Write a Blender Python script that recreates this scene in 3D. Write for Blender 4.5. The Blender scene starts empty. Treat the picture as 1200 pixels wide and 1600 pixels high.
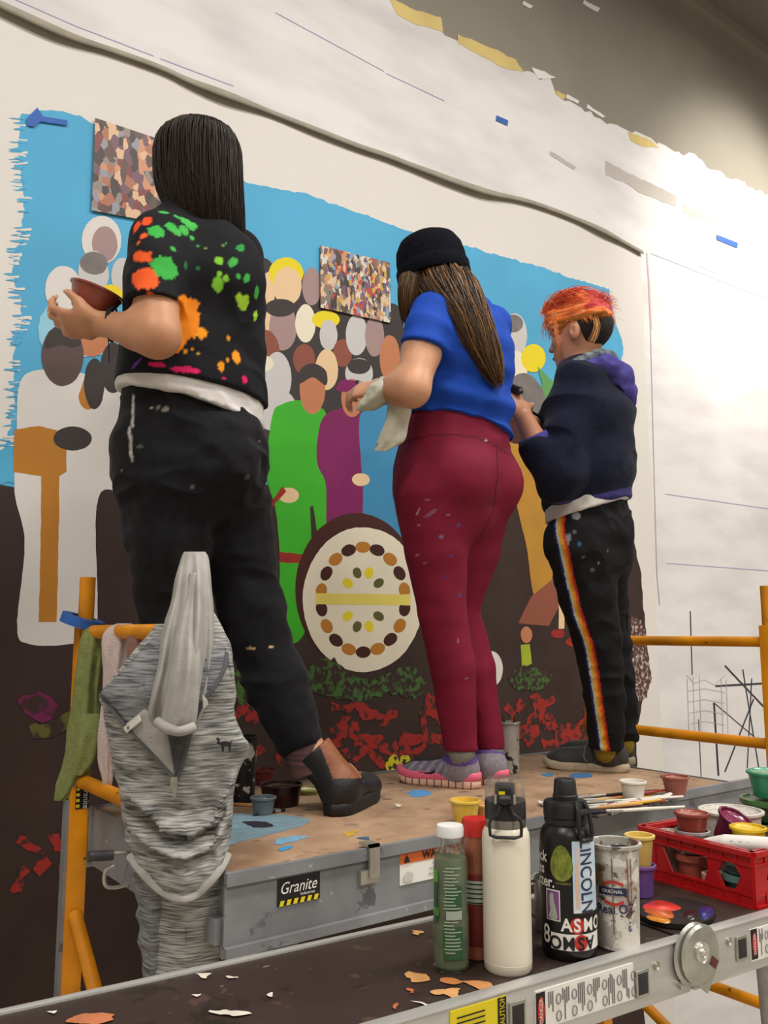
import bpy, bmesh, math, random
import numpy as np
from mathutils import Vector, Matrix

random.seed(7); rng = np.random.default_rng(7)
scene = bpy.context.scene
COL = scene.collection

# ------------------------------------------------------------------ camera
F_PX = 1350.0; PITCH = math.radians(7.9); YAW = math.radians(36.7)
CAM = np.array([0.0, 0.0, 1.52])
FW = np.array([math.sin(YAW)*math.cos(PITCH), math.cos(YAW)*math.cos(PITCH), math.sin(PITCH)])
RT = np.array([math.cos(YAW), -math.sin(YAW), 0.0]); UP = np.cross(RT, FW)
HD = np.array([math.sin(YAW), math.cos(YAW), 0.0])          # horizontal heading
ZU = np.array([0, 0, 1.0])
cd = bpy.data.cameras.new('camera'); cam = bpy.data.objects.new('camera', cd); COL.objects.link(cam)
cam.location = CAM; cam.rotation_euler = (math.pi/2 + PITCH, 0, -YAW)
cd.sensor_fit = 'VERTICAL'; cd.sensor_height = 32.0; cd.lens = 32.0*F_PX/1600.0
cd.clip_start = 0.05; cd.clip_end = 100
scene.camera = cam

# ------------------------------------------------------------------ world, lights, exposure
world = bpy.data.worlds.new('world'); scene.world = world; world.use_nodes = True
world.node_tree.nodes['Background'].inputs[0].default_value = (1.0, 0.95, 0.88, 1)
world.node_tree.nodes['Background'].inputs[1].default_value = 0.10
vs = scene.view_settings
vs.view_transform = 'Standard'; vs.look = 'None'; vs.gamma = 1.0; vs.use_curve_mapping = False
vs.exposure = 0.0
LAMPS = [(-1.2, 0.2), (1.8, 0.2), (4.8, 0.2), (-1.2, -2.8), (1.8, -2.8), (4.8, -2.8)]
for lx, ly in LAMPS:
    ld = bpy.data.lights.new('ceiling_tube_light', 'AREA'); ld.shape = 'RECTANGLE'; ld.size = 1.5; ld.size_y = 0.6
    ld.energy = 80; ld.color = (1.0, 0.965, 0.91)
    lo = bpy.data.objects.new('ceiling_tube_light', ld); COL.objects.link(lo); lo.location = (lx, ly, 4.9)
# wall-washing spotlight on the ceiling track beside the right part of the wall
sd = bpy.data.lights.new('track_spot_light', 'SPOT'); sd.energy = 400; sd.spot_size = math.radians(52); sd.spot_blend = 0.9
sd.color = (1.0, 0.94, 0.85); sd.shadow_soft_size = 0.12
so = bpy.data.objects.new('track_spot_light', sd); COL.objects.link(so); so.location = (5.0, 0.7, 4.85)
so.rotation_euler = (Vector((4.5, 2.55, 3.72)) - Vector(so.location)).to_track_quat('-Z', 'Y').to_euler()

# ------------------------------------------------------------------ helpers
def P(px, py, w):
    return CAM + (FW + RT*(px-600)/F_PX - UP*(py-800)/F_PX)*w
def onz(px, py, z):
    d = FW + RT*(px-600)/F_PX - UP*(py-800)/F_PX
    return CAM + d*(z-CAM[2])/d[2]
def ony(px, py, y):
    d = FW + RT*(px-600)/F_PX - UP*(py-800)/F_PX
    return CAM + d*y/d[1]
def proj(V):
    v = np.asarray(V, float) - CAM; w = v@FW
    return 600+F_PX*(v@RT)/w, 800-F_PX*(v@UP)/w
def lin(h):
    if isinstance(h, str):
        h = h.lstrip('#'); c = [int(h[i:i+2], 16)/255 for i in (0, 2, 4)]
    else: c = [x/255 for x in h]
    return tuple(x/12.92 if x <= .04045 else ((x+.055)/1.055)**2.4 for x in c)
def nrm(v):
    v = np.asarray(v, float); return v/(np.linalg.norm(v)+1e-12)

MATS = {}
def mat(name, col, rough=.6, var=.0, vscale=8, bump=0, bscale=40, metal=0, spec=.5, col2=None, stretch=None, trans=0, alpha=1, attr=False, sss=0, sheen=0, emit=0, vmix=None, coat=0, detail=4, ior=1.45):
    """procedural principled material: base colour varied by noise, optional bump"""
    if name in MATS: return MATS[name]
    m = bpy.data.materials.new(name); m.use_nodes = True; nt = m.node_tree; N = nt.nodes; L = nt.links
    b = N['Principled BSDF']; c = lin(col)
    b.inputs['Roughness'].default_value = rough; b.inputs['Metallic'].default_value = metal
    b.inputs['Specular IOR Level'].default_value = spec
    b.inputs['Transmission Weight'].default_value = trans; b.inputs['Alpha'].default_value = alpha
    b.inputs['IOR'].default_value = ior
    if sss:
        b.inputs['Subsurface Weight'].default_value = sss; b.inputs['Subsurface Radius'].default_value = (.012, .004, .002); b.inputs['Subsurface Scale'].default_value = 1
    if sheen: b.inputs['Sheen Weight'].default_value = sheen
    if coat: b.inputs['Coat Weight'].default_value = coat
    tc = N.new('ShaderNodeTexCoord'); mp = N.new('ShaderNodeMapping'); L.new(tc.outputs['Object'], mp.inputs[0])
    if stretch: mp.inputs['Scale'].default_value = stretch
    nz = N.new('ShaderNodeTexNoise'); nz.inputs['Scale'].default_value = vscale; nz.inputs['Detail'].default_value = detail
    L.new(mp.outputs[0], nz.inputs['Vector'])
    mx = N.new('ShaderNodeMix'); mx.data_type = 'RGBA'
    if attr:
        at = N.new('ShaderNodeAttribute'); at.attribute_name = 'Col'
        hv = N.new('ShaderNodeMix'); hv.data_type = 'RGBA'; hv.blend_type = 'MULTIPLY'; hv.inputs[0].default_value = 1
        rp = N.new('ShaderNodeMapRange'); rp.inputs['To Min'].default_value = 1-var; rp.inputs['To Max'].default_value = 1+var
        rp.inputs['From Min'].default_value = .3; rp.inputs['From Max'].default_value = .7
        L.new(nz.outputs['Fac'], rp.inputs['Value']); L.new(at.outputs['Color'], hv.inputs[6]); L.new(rp.outputs[0], hv.inputs[7])
        L.new(hv.outputs[2], b.inputs['Base Color'])
    else:
        if col2 is None:
            k = 1-var; k2 = 1+var
            ca = tuple(min(1, x*k) for x in c); cb = tuple(min(1, x*k2) for x in c)
        else: ca, cb = c, lin(col2)
        mx.inputs[6].default_value = (*ca, 1); mx.inputs[7].default_value = (*cb, 1)
        rp = N.new('ShaderNodeMapRange'); lo_, hi_ = vmix or (.3, .7)
        rp.inputs['From Min'].default_value = lo_; rp.inputs['From Max'].default_value = hi_
        L.new(nz.outputs['Fac'], rp.inputs['Value']); L.new(rp.outputs[0], mx.inputs[0]); L.new(mx.outputs[2], b.inputs['Base Color'])
    if emit: b.inputs['Emission Color'].default_value = (*c, 1); b.inputs['Emission Strength'].default_value = emit
    if bump:
        n2 = N.new('ShaderNodeTexNoise'); n2.inputs['Scale'].default_value = bscale; n2.inputs['Detail'].default_value = 3
        L.new(mp.outputs[0], n2.inputs['Vector'])
        bp = N.new('ShaderNodeBump'); bp.inputs['Strength'].default_value = bump; bp.inputs['Distance'].default_value = .004
        L.new(n2.outputs['Fac'], bp.inputs['Height']); L.new(bp.outputs[0], b.inputs['Normal'])
    MATS[name] = m
    return m
def spatter(name, base, spots, rough=.6, bump=.15, metal=0, spec=.5, soft=.03):
    """base material with several layers of irregular paint spots: spots = [(colour, scale, threshold, seed offset)]"""
    if name in MATS: return MATS[name]
    m = mat(name, base, rough, var=.22, vscale=9, bump=bump, metal=metal, spec=spec); nt = m.node_tree; N = nt.nodes; L = nt.links
    b = N['Principled BSDF']; cur = b.inputs['Base Color'].links[0].from_socket
    tc = [n for n in N if n.type == 'TEX_COORD'][0]
    for col, sc, th, off in spots:
        mp = N.new('ShaderNodeMapping'); mp.inputs['Location'].default_value = (off, off*1.7, off*.6); L.new(tc.outputs['Object'], mp.inputs[0])
        nz = N.new('ShaderNodeTexNoise'); nz.inputs['Scale'].default_value = sc; nz.inputs['Detail'].default_value = 5; nz.inputs['Roughness'].default_value = .6
        L.new(mp.outputs[0], nz.inputs['Vector'])
        rp = N.new('ShaderNodeMapRange'); rp.inputs['From Min'].default_value = th; rp.inputs['From Max'].default_value = th+soft
        L.new(nz.outputs['Fac'], rp.inputs['Value'])
        mx = N.new('ShaderNodeMix'); mx.data_type = 'RGBA'; L.new(rp.outputs[0], mx.inputs[0]); L.new(cur, mx.inputs[6])
        mx.inputs[7].default_value = (*lin(col), 1); cur = mx.outputs[2]
    L.new(cur, b.inputs['Base Color'])
    return m

WLOC = {}
def tag(o, label=None, cat=None, group=None, kind=None):
    if label: o['label'] = label
    if cat: o['category'] = cat
    if group: o['group'] = group
    if kind: o['kind'] = kind
    return o
def empty(name, loc, label=None, cat=None, group=None):
    o = bpy.data.objects.new(name, None); o.empty_display_size = .05; COL.objects.link(o)
    o.location = loc; WLOC[o.name] = np.array(loc, float)
    return tag(o, label, cat, group)
def obj(name, V, Fc, m, parent=None, smooth=True, colors=None, origin=None):
    """one mesh object from WORLD coordinates, parented under its thing"""
    V = np.asarray(V, float)
    base = WLOC[parent.name] if parent is not None else np.zeros(3)
    o_w = np.array(origin, float) if origin is not None else (base if parent is not None else np.array([V[:, 0].mean(), V[:, 1].mean(), V[:, 2].min()]))
    me = bpy.data.meshes.new(name)
    Vl = (V-o_w)
    if isinstance(Fc, np.ndarray):
        n, k = Fc.shape
        me.vertices.add(len(Vl)); me.vertices.foreach_set('co', Vl.astype(np.float32).ravel())
        me.loops.add(n*k); me.loops.foreach_set('vertex_index', Fc.astype(np.int32).ravel())
        me.polygons.add(n); me.polygons.foreach_set('loop_start', np.arange(0, n*k, k, dtype=np.int32))
        me.update(calc_edges=True); me.validate()
    else:
        me.from_pydata([tuple(v) for v in Vl], [], [tuple(f) for f in Fc]); me.update()
    if smooth: me.polygons.foreach_set('use_smooth', np.ones(len(me.polygons), bool))
    if colors is not None:
        ca = me.color_attributes.new('Col', 'FLOAT_COLOR', 'POINT')
        c4 = np.ones((len(V), 4), np.float32); c4[:, :3] = colors; ca.data.foreach_set('color', c4.ravel())
    if m is not None: me.materials.append(m)
    o = bpy.data.objects.new(name, me); COL.objects.link(o)
    if parent is not None: o.parent = parent
    o.location = o_w-base; WLOC[o.name] = o_w
    return o
def sharp(o, ang=40):
    o.data.set_sharp_from_angle(angle=math.radians(ang)); return o
class MB:
    """collects simple shapes into one mesh (one part)"""
    def __init__(s): s.V = []; s.F = []
    def add(s, V, F):
        o = len(s.V); s.V += [tuple(v) for v in V]; s.F += [tuple(i+o for i in f) for f in F]; return s
    def box(s, lo, hi): return s.obox((np.array(lo)+np.array(hi))/2, (np.array(hi)-np.array(lo))/2)
    def obox(s, c, half, X=(1, 0, 0), Y=(0, 1, 0), Z=(0, 0, 1), bev=0):
        c = np.array(c, float); X, Y, Z = map(nrm, (X, Y, Z)); h = np.array(half, float)
        b = min(bev, *(h*.9)) if bev else 0
        if not b:
            V = [c+X*h[0]*i+Y*h[1]*j+Z*h[2]*k for i in (-1, 1) for j in (-1, 1) for k in (-1, 1)]
            return s.add(V, [(0, 1, 3, 2), (4, 6, 7, 5), (0, 4, 5, 1), (2, 3, 7, 6), (0, 2, 6, 4), (1, 5, 7, 3)])
        bm = bmesh.new(); bmesh.ops.create_cube(bm, size=2)
        for v in bm.verts: v.co = Vector((v.co.x*h[0], v.co.y*h[1], v.co.z*h[2]))
        bmesh.ops.bevel(bm, geom=bm.edges[:], offset=b, segments=2, affect='EDGES', profile=.6)
        bm.verts.index_update()
        V = [c+X*v.co.x+Y*v.co.y+Z*v.co.z for v in bm.verts]; Fc = [[v.index for v in f.verts] for f in bm.faces]; bm.free()
        return s.add(V, Fc)
    def beam(s, a, b, wx, wz, up=(0, 0, 1), bev=.003):
        a = np.array(a, float); b = np.array(b, float); Y = nrm(b-a); X = nrm(np.cross(Y, up)); Z = np.cross(X, Y)
        return s.obox((a+b)/2, (wx/2, np.linalg.norm(b-a)/2, wz/2), X, Y, Z, bev)
    def tube(s, pts, r, seg=12, cap=True, flat=None):
        V, Fc = tube_geo(pts, r, seg, cap, flat); return s.add(V, Fc)
    def lathe(s, prof, c, seg=32, axis=(0, 0, 1), closed=False):
        V, Fc = lathe_geo(prof, c, seg, axis); return s.add(V, Fc)
    def prism(s, poly, c, X, Y, t):
        """2-D polygon in plane (X,Y) at c, extruded by t along X x Y"""
        c = np.array(c, float); X = np.array(X, float); Y = np.array(Y, float); Nn = nrm(np.cross(X, Y)); n = len(poly)
        V = [c+X*p[0]+Y*p[1] for p in poly]+[c+X*p[0]+Y*p[1]+Nn*t for p in poly]
        Fc = [tuple(range(n-1, -1, -1)), tuple(range(n, 2*n))]+[(i, (i+1) % n, n+(i+1) % n, n+i) for i in range(n)]
        return s.add(V, Fc)
    def build(s, name, m, parent=None, smooth=True, ang=35, origin=None):
        o = obj(name, np.array(s.V), s.F, m, parent, smooth, origin=origin)
        if smooth: sharp(o, ang)
        return o
def frames(pts):
    pts = np.asarray(pts, float); T = np.gradient(pts, axis=0); T /= np.linalg.norm(T, axis=1)[:, None]+1e-12
    ref = np.array([0, 0, 1.0]) if abs(T[0][2]) < .9 else np.array([1.0, 0, 0])
    X = nrm(np.cross(T[0], ref)); Xs = []
    for t in T:
        X = nrm(X-t*(X@t)); Xs.append(X)
    Xs = np.array(Xs); return T, Xs, np.cross(T, Xs)
def tube_geo(pts, r, seg=12, cap=True, flat=None):
    pts = np.asarray(pts, float); n = len(pts); T, X, Y = frames(pts)
    r = np.broadcast_to(np.asarray(r, float), (n,)); a = np.arange(seg)*2*np.pi/seg; f = flat or 1
    V = (pts[:, None]+r[:, None, None]*(np.cos(a)[None, :, None]*X[:, None]+f*np.sin(a)[None, :, None]*Y[:, None])).reshape(-1, 3)
    Fc = [(i*seg+j, i*seg+(j+1) % seg, (i+1)*seg+(j+1) % seg, (i+1)*seg+j) for i in range(n-1) for j in range(seg)]
    if cap: Fc += [tuple(range(seg-1, -1, -1)), tuple(range((n-1)*seg, n*seg))]
    return V, Fc
def axes_of(axis):
    Z = nrm(axis); X = nrm(np.cross((0, 1, 0) if abs(Z[1]) < .9 else (1, 0, 0), Z)); return X, np.cross(Z, X), Z
def lathe_geo(prof, c, seg=32, axis=(0, 0, 1)):
    X, Y, Z = axes_of(axis); c = np.array(c, float); V = []; n = len(prof)
    for r, z in prof:
        for k in range(seg):
            a = 2*math.pi*k/seg; V.append(c+Z*z+(X*math.cos(a)+Y*math.sin(a))*r)
    Fc = [(i*seg+j, i*seg+(j+1) % seg, (i+1)*seg+(j+1) % seg, (i+1)*seg+j) for i in range(n-1) for j in range(seg)]
    if prof[0][0] > 1e-6: Fc.append(tuple(range(seg-1, -1, -1)))
    if prof[-1][0] > 1e-6: Fc.append(tuple(range((n-1)*seg, n*seg)))
    return V, Fc
def spline(pts, n):
    """Catmull-Rom resample of rows (any dimension)"""
    p = np.asarray(pts, float); m = len(p); t = np.linspace(0, m-1, n); i = np.minimum(t.astype(int), m-2); f = (t-i)[:, None]
    g = lambda k: p[np.clip(k, 0, m-1)]
    p0, p1, p2, p3 = g(i-1), g(i), g(i+1), g(i+2)
    return .5*(2*p1+(p2-p0)*f+(2*p0-5*p1+4*p2-p3)*f**2+(3*p1-p0-3*p2+p3)*f**3)
def text_geo(s, size=1, extrude=0, sx=1, bold=0):
    cu = bpy.data.curves.new('t', 'FONT'); cu.body = s; cu.size = size; cu.align_x = 'CENTER'; cu.align_y = 'CENTER'
    cu.extrude = extrude; cu.offset = bold; cu.resolution_u = 4
    o = bpy.data.objects.new('t', cu); COL.objects.link(o); dg = bpy.context.evaluated_depsgraph_get(); dg.update()
    me = bpy.data.meshes.new_from_object(o.evaluated_get(dg)); V = np.array([v.co[:] for v in me.vertices]).reshape(-1, 3); Fc = [tuple(p.vertices) for p in me.polygons]
    bpy.data.objects.remove(o); bpy.data.curves.remove(cu); bpy.data.meshes.remove(me)
    V[:, 0] *= sx
    return V, Fc
def flat_text(name, s, size, c, X, Y, m, parent, off=.0006, sx=1, bold=0):
    V, Fc = text_geo(s, size, 0, sx, bold); X = nrm(X); Y = nrm(Y); Nn = np.cross(X, Y)
    return obj(name, np.array(c)+V[:, :1]*X+V[:, 1:2]*Y+Nn*off, Fc, m, parent, smooth=False)
def subdiv(V, Fc, cuts=2):
    bm = bmesh.new(); vs_ = [bm.verts.new(v) for v in V]
    for f in Fc:
        try: bm.faces.new([vs_[i] for i in f])
        except ValueError: pass
    bmesh.ops.triangulate(bm, faces=bm.faces[:])
    for _ in range(cuts):
        es = [e for e in bm.edges if e.calc_length() > .006]
        if es: bmesh.ops.subdivide_edges(bm, edges=es, cuts=1); bmesh.ops.triangulate(bm, faces=bm.faces[:])
    bm.verts.index_update(); V2 = np.array([v.co[:] for v in bm.verts]); F2 = [[v.index for v in f.verts] for f in bm.faces]; bm.free()
    return V2, F2
def wrap(V, c, r, az0, z0):
    """lay a flat (x,y) drawing around a vertical cylinder: x = arc length from azimuth az0, y = height"""
    a = az0+V[:, 0]/r
    return np.stack([c[0]+r*np.cos(a), c[1]+r*np.sin(a), c[2]+z0+V[:, 1]], 1)

# value noise and SDF surface-nets mesher (used for people, clothes, shoes)
def hash3(i, j, k):
    h = (i*73856093) ^ (j*19349663) ^ (k*83492791); h = (h ^ (h >> 13))*1274126177; return ((h ^ (h >> 16)) & 0xffff)/65535.0
def vnoise(Q):
    Q = np.asarray(Q, float); I = np.floor(Q).astype(np.int64); f = Q-I; f = f*f*(3-2*f); out = 0
    for a in (0, 1):
        for b in (0, 1):
            for c in (0, 1):
                out = out+hash3(I[:, 0]+a, I[:, 1]+b, I[:, 2]+c)*np.where(a, f[:, 0], 1-f[:, 0])*np.where(b, f[:, 1], 1-f[:, 1])*np.where(c, f[:, 2], 1-f[:, 2])
    return out*2-1
class SDF:
    """records shapes, then samples them on a grid that just fits and meshes the surface"""
    def __init__(s, lo, hi, h): s.h = h; s.ops = []; s.blo = np.full(3, 1e9); s.bhi = np.full(3, -1e9)
    def grow(s, lo, hi): s.blo = np.minimum(s.blo, lo); s.bhi = np.maximum(s.bhi, hi)
    def blk(s, lo, hi):
        i0 = np.clip(((np.array(lo)-s.lo)/s.h).astype(int)-2, 0, s.n); i1 = np.clip(((np.array(hi)-s.lo)/s.h).astype(int)+3, 0, s.n)
        sl = tuple(slice(a, b) for a, b in zip(i0, i1))
        g = [(s.lo[d]+np.arange(i0[d], i1[d])*s.h).astype(np.float32) for d in range(3)]
        return sl, g[0][:, None, None], g[1][None, :, None], g[2][None, None, :]
    def put(s, sl, d, k, op='u'):
        a = s.a[sl]
        if op == 'u':
            if k: hh = np.clip(.5+.5*(a-d)/k, 0, 1); s.a[sl] = a+(d-a)*hh-k*hh*(1-hh)
            else: s.a[sl] = np.minimum(a, d)
        else: s.a[sl] = np.maximum(a, -d)
    def seg_d(s, p0, p1, r0, r1, U, X, Y, Z):
        d = p1-p0; ln = np.linalg.norm(d)+1e-9; T = d/ln; U = np.array(U, float); U = U-T*(U@T)
        if np.linalg.norm(U) < 1e-3: U = np.cross(T, (0.3, .9, .1))
        U = nrm(U); W = np.cross(T, U)
        x, y, z = X-p0[0], Y-p0[1], Z-p0[2]
        t = x*T[0]+y*T[1]+z*T[2]; u = x*U[0]+y*U[1]+z*U[2]; v = x*W[0]+y*W[1]+z*W[2]
        tc = np.clip(t/ln, 0, 1); e = t-tc*ln; a = r0[0]+(r1[0]-r0[0])*tc; b = r0[1]+(r1[1]-r0[1])*tc; mn = np.minimum(a, b)
        return ((np.sqrt((u/a)**2+(v/b)**2+(e/mn)**2)-1)*mn).astype(np.float32)
    def chain(s, pts, radii, U=(1, 0, 0), k=.02, op='u'):
        """tapered limb or trunk through several elliptic sections: r = radius or (radius along U, radius across)"""
        pts = [np.array(p, float) for p in pts]; radii = [np.broadcast_to(r, (2,)) for r in radii]; m = max(r.max() for r in radii)
        lo, hi = np.min(pts, 0)-m, np.max(pts, 0)+m
        if op == 'u': s.grow(lo, hi)
        def run():
            sl, X, Y, Z = s.blk(lo-k-2*s.h, hi+k+2*s.h); acc = None
            if 0 in s.a[sl].shape: return
            for i in range(len(pts)-1):
                d = s.seg_d(pts[i], pts[i+1], radii[i], radii[i+1], U, X, Y, Z)
                if acc is None: acc = d
                else: hh = np.clip(.5+.5*(acc-d)/.01, 0, 1); acc = acc+(d-acc)*hh-.01*hh*(1-hh)
            s.put(sl, acc, k, op)
        s.ops.append(run); return s
    def ecap(s, p0, p1, r0, r1, U=(1, 0, 0), k=.02, op='u'): return s.chain([p0, p1], [r0, r1], U, k, op)
    def ell(s, c, r, A=None, k=.02, op='u'):
        c = np.array(c, float); r = np.array(r, float); A = np.eye(3) if A is None else np.array(A)
        if op == 'u': s.grow(c-r.max(), c+r.max())
        def run():
            m = r.max()+k+2*s.h; sl, X, Y, Z = s.blk(c-m, c+m)
            if 0 in s.a[sl].shape: return
            x, y, z = X-c[0], Y-c[1], Z-c[2]
            q = np.sqrt(sum(((x*A[i][0]+y*A[i][1]+z*A[i][2])/r[i])**2 for i in range(3)))
            s.put(sl, ((q-1)*r.min()).astype(np.float32), k, op)
        s.ops.append(run); return s
    def cut(s, p, nv, c=None, rad=None):
        """remove everything on the +n side of a plane (optionally only inside a ball)"""
        p = np.array(p, float); nv = nrm(nv)
        if c is None and abs(nv[2]) > .999:
            if nv[2] > 0: s.zmax = p[2]
            else: s.zmin = p[2]
        def run():
            if c is None: sl, X, Y, Z = s.blk(s.lo, s.lo+s.n*s.h)
            else: c_ = np.array(c, float); sl, X, Y, Z = s.blk(c_-rad, c_+rad)
            if 0 in s.a[sl].shape: return
            d = (X-p[0])*nv[0]+(Y-p[1])*nv[1]+(Z-p[2])*nv[2]
            if c is not None: d = np.where((X-c_[0])**2+(Y-c_[1])**2+(Z-c_[2])**2 < rad*rad, d, -1)
            s.a[sl] = np.maximum(s.a[sl], d.astype(np.float32))
        s.ops.append(run); return s
    def sample(s):
        lo, hi = s.blo.copy(), s.bhi.copy(); hi[2] = min(hi[2], getattr(s, 'zmax', 1e9)); lo[2] = max(lo[2], getattr(s, 'zmin', -1e9))
        s.lo = lo-4*s.h; s.n = np.ceil((hi+4*s.h-s.lo)/s.h).astype(int)+1; s.a = np.full(s.n, 1.0, np.float32)
        for f in s.ops: f()
    def mesh(s):
        s.sample(); a = s.a; ins = a < 0; n = s.n; c = np.zeros(n-1, np.int8)
        for i in (0, 1):
            for j in (0, 1):
                for k in (0, 1): c += ins[i:n[0]-1+i, j:n[1]-1+j, k:n[2]-1+k]
        act = np.argwhere((c > 0) & (c < 8)); idx = np.full(n-1, -1, np.int32); idx[tuple(act.T)] = np.arange(len(act))
        sm = np.zeros((len(act), 3)); ct = np.zeros(len(act)); cs = [(i, j, k) for i in (0, 1) for j in (0, 1) for k in (0, 1)]
        val = {q: a[act[:, 0]+q[0], act[:, 1]+q[1], act[:, 2]+q[2]] for q in cs}
        for q in cs:
            for d in range(3):
                if q[d]: continue
                q2 = list(q); q2[d] = 1; v0 = val[q]; v1 = val[tuple(q2)]; on = (v0 < 0) != (v1 < 0)
                t = np.where(on, v0/np.where(on, v0-v1, 1), 0); pt = np.tile(np.array(q, float), (len(act), 1)); pt[:, d] += t
                sm += pt*on[:, None]; ct += on
        V = s.lo+(act+sm/ct[:, None])*s.h; Fs = []
        for d in range(3):
            e1, e2 = [x for x in range(3) if x != d]
            A = ins; sl0 = [slice(None)]*3; sl1 = [slice(None)]*3; sl0[d] = slice(0, -1); sl1[d] = slice(1, None)
            ed = np.argwhere(A[tuple(sl0)] != A[tuple(sl1)]); ok = (ed[:, e1] > 0) & (ed[:, e2] > 0) & (ed[:, e1] < n[e1]-1) & (ed[:, e2] < n[e2]-1); ed = ed[ok]
            fl = A[tuple(ed.T)]; off = np.zeros((4, 3), int); off[1, e1] = -1; off[2, e1] = -1; off[2, e2] = -1; off[3, e2] = -1
            Q = np.stack([idx[tuple((ed+o).T)] for o in off], 1)
            fl2 = fl if d != 1 else ~fl
            Q[~fl2] = Q[~fl2][:, ::-1]; Fs.append(Q)
        Fc = np.concatenate(Fs); Fc = Fc[(Fc >= 0).all(1)]
        return V, Fc
def largest(V, Fc):
    """keep only the biggest connected piece"""
    lab = np.arange(len(V))
    for _ in range(400):
        m_ = lab[Fc].min(1); new = lab.copy(); [np.minimum.at(new, Fc[:, i], m_) for i in range(4)]; new = new[new]
        if (new == lab).all(): break
        lab = new
    best = np.bincount(lab).argmax(); keep = lab == best; idx = np.cumsum(keep)-1
    return V[keep], idx[Fc[keep[Fc[:, 0]]]]
def vnormals(V, Fc):
    n = np.cross(V[Fc[:, 2]]-V[Fc[:, 0]], V[Fc[:, 3]]-V[Fc[:, 1]]); N = np.zeros_like(V)
    for i in range(4):
        for d in range(3): N[:, d] += np.bincount(Fc[:, i], n[:, d], len(V))
    return N/(np.linalg.norm(N, axis=1)[:, None]+1e-12)
def relax(V, Fc, it=2, f=.5):
    for _ in range(it):
        S = np.zeros_like(V); c = np.zeros(len(V))
        for i in range(4):
            for j in (1, 3):
                for d in range(3): S[:, d] += np.bincount(Fc[:, i], V[Fc[:, (i+j) % 4], d], len(V))
                c += np.bincount(Fc[:, i], None, len(V))
        V = V*(1-f)+f*S/np.maximum(c, 1)[:, None]
    return V
def wrinkle(V, Fc, amp, scale=(18, 18, 18), oct2=.5, ridge=True, seed=0.0):
    N = vnormals(V, Fc); Q = V*np.array(scale)+seed; w = vnoise(Q+.6*vnoise(Q*.7+9)[:, None]); w2 = vnoise(Q*2.3+5)
    if ridge: w = 1-2*np.abs(w); 
    return V+N*(amp*(w+oct2*w2))[:, None]
# ================================================================== the room
WY = 2.55; Z0 = -0.45; ZC = 5.1; DECK = 1.10; PLANK = 1.08
def struct(name, mb, m): return tag(mb.build(name, m, smooth=False, origin=(0, 0, Z0)), kind='structure')
M_grey = mat('wall_grey_paint', '#8f897d', .8, var=.10, vscale=1.3, bump=.08, bscale=60)
M_white = mat('primer_white', '#e6e3e2', .75, col2='#cfcaca', vmix=(.42, .78), vscale=2.2, bump=.12, bscale=22, stretch=(1, 1, 3))
M_canvas = mat('canvas_white', '#dfdbd5', .85, var=.02, vscale=2, bump=.06, bscale=300)
wall = struct('wall_back', MB().box((-5, WY, Z0), (9, WY+.2, ZC)), M_grey)
struct('wall_left', MB().box((-5.2, -6, Z0), (-5, WY+.2, ZC)), mat('side_wall_paint', '#cfc9c0', .8, var=.05, vscale=1))
struct('wall_right', MB().box((9, -6, Z0), (9.2, WY+.2, ZC)), MATS['side_wall_paint'])
struct('wall_front', MB().box((-5.2, -6.2, Z0), (9.2, -6, ZC)), MATS['side_wall_paint'])
struct('floor', MB().box((-5.2, -6.2, Z0-.1), (9.2, WY+.2, Z0)), spatter('concrete_floor', '#b9b1a4', [('#8c8478', 6, .62, 3), ('#e0dbd0', 14, .68, 9)], .7))
struct('ceiling', MB().box((-5.2, -6.2, ZC), (9.2, WY+.2, ZC+.1)), mat('ceiling_paint', '#77716a', .9, var=.05, vscale=2))
tr = struct('trim_1', MB().box((-5, WY-.05, ZC-.07), (9, WY, ZC)), M_grey)
for i, (lx, ly) in enumerate(LAMPS):
    c = empty('ceiling_light', (lx, ly, 4.95), 'long ceiling tube fixture out of view above the painters', 'ceiling light', 'ceiling tube fixtures')
    MB().box((lx-.8, ly-.35, 4.95), (lx+.8, ly+.35, 5.02)).build('housing', mat('fixture_white', '#e8e8e6', .5, var=.02), c)
    for s in (-.5, .5): MB().tube([(lx+s, ly, 5.02), (lx+s, ly, ZC)], .01, 8).build('hanger_rod', MATS['fixture_white'], c)

def ragged(poly, amp=.004, step=.012, closed=True, freq=60, seed=0.0, blur=0):
    """subdivide a wall polygon (x,z) and roughen it like a brushed paint edge"""
    p = np.asarray(poly, float); q = []
    for i in range(len(p)):
        a, b = p[i], p[(i+1) % len(p)]; n = max(1, int(np.linalg.norm(b-a)/step)); n = min(n, 400)
        for t in np.arange(n)/n: q.append(a+(b-a)*t)
    q = np.array(q)
    if amp:
        Q = np.stack([q[:, 0]*freq, q[:, 1]*freq, np.full(len(q), seed)], 1)
        q = q+np.stack([vnoise(Q), vnoise(Q+31)], 1)*amp+np.stack([vnoise(Q*.2), vnoise(Q*.2+7)], 1)*amp
    return q
def smooth_closed(p, n):
    p = np.asarray(p, float); k = len(p); ext = np.concatenate([p[-2:], p, p[:3]]); s = spline(ext, (len(ext)-1)*8+1)
    return s[2*8:(2+k)*8]
LAYER = [0]
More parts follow.
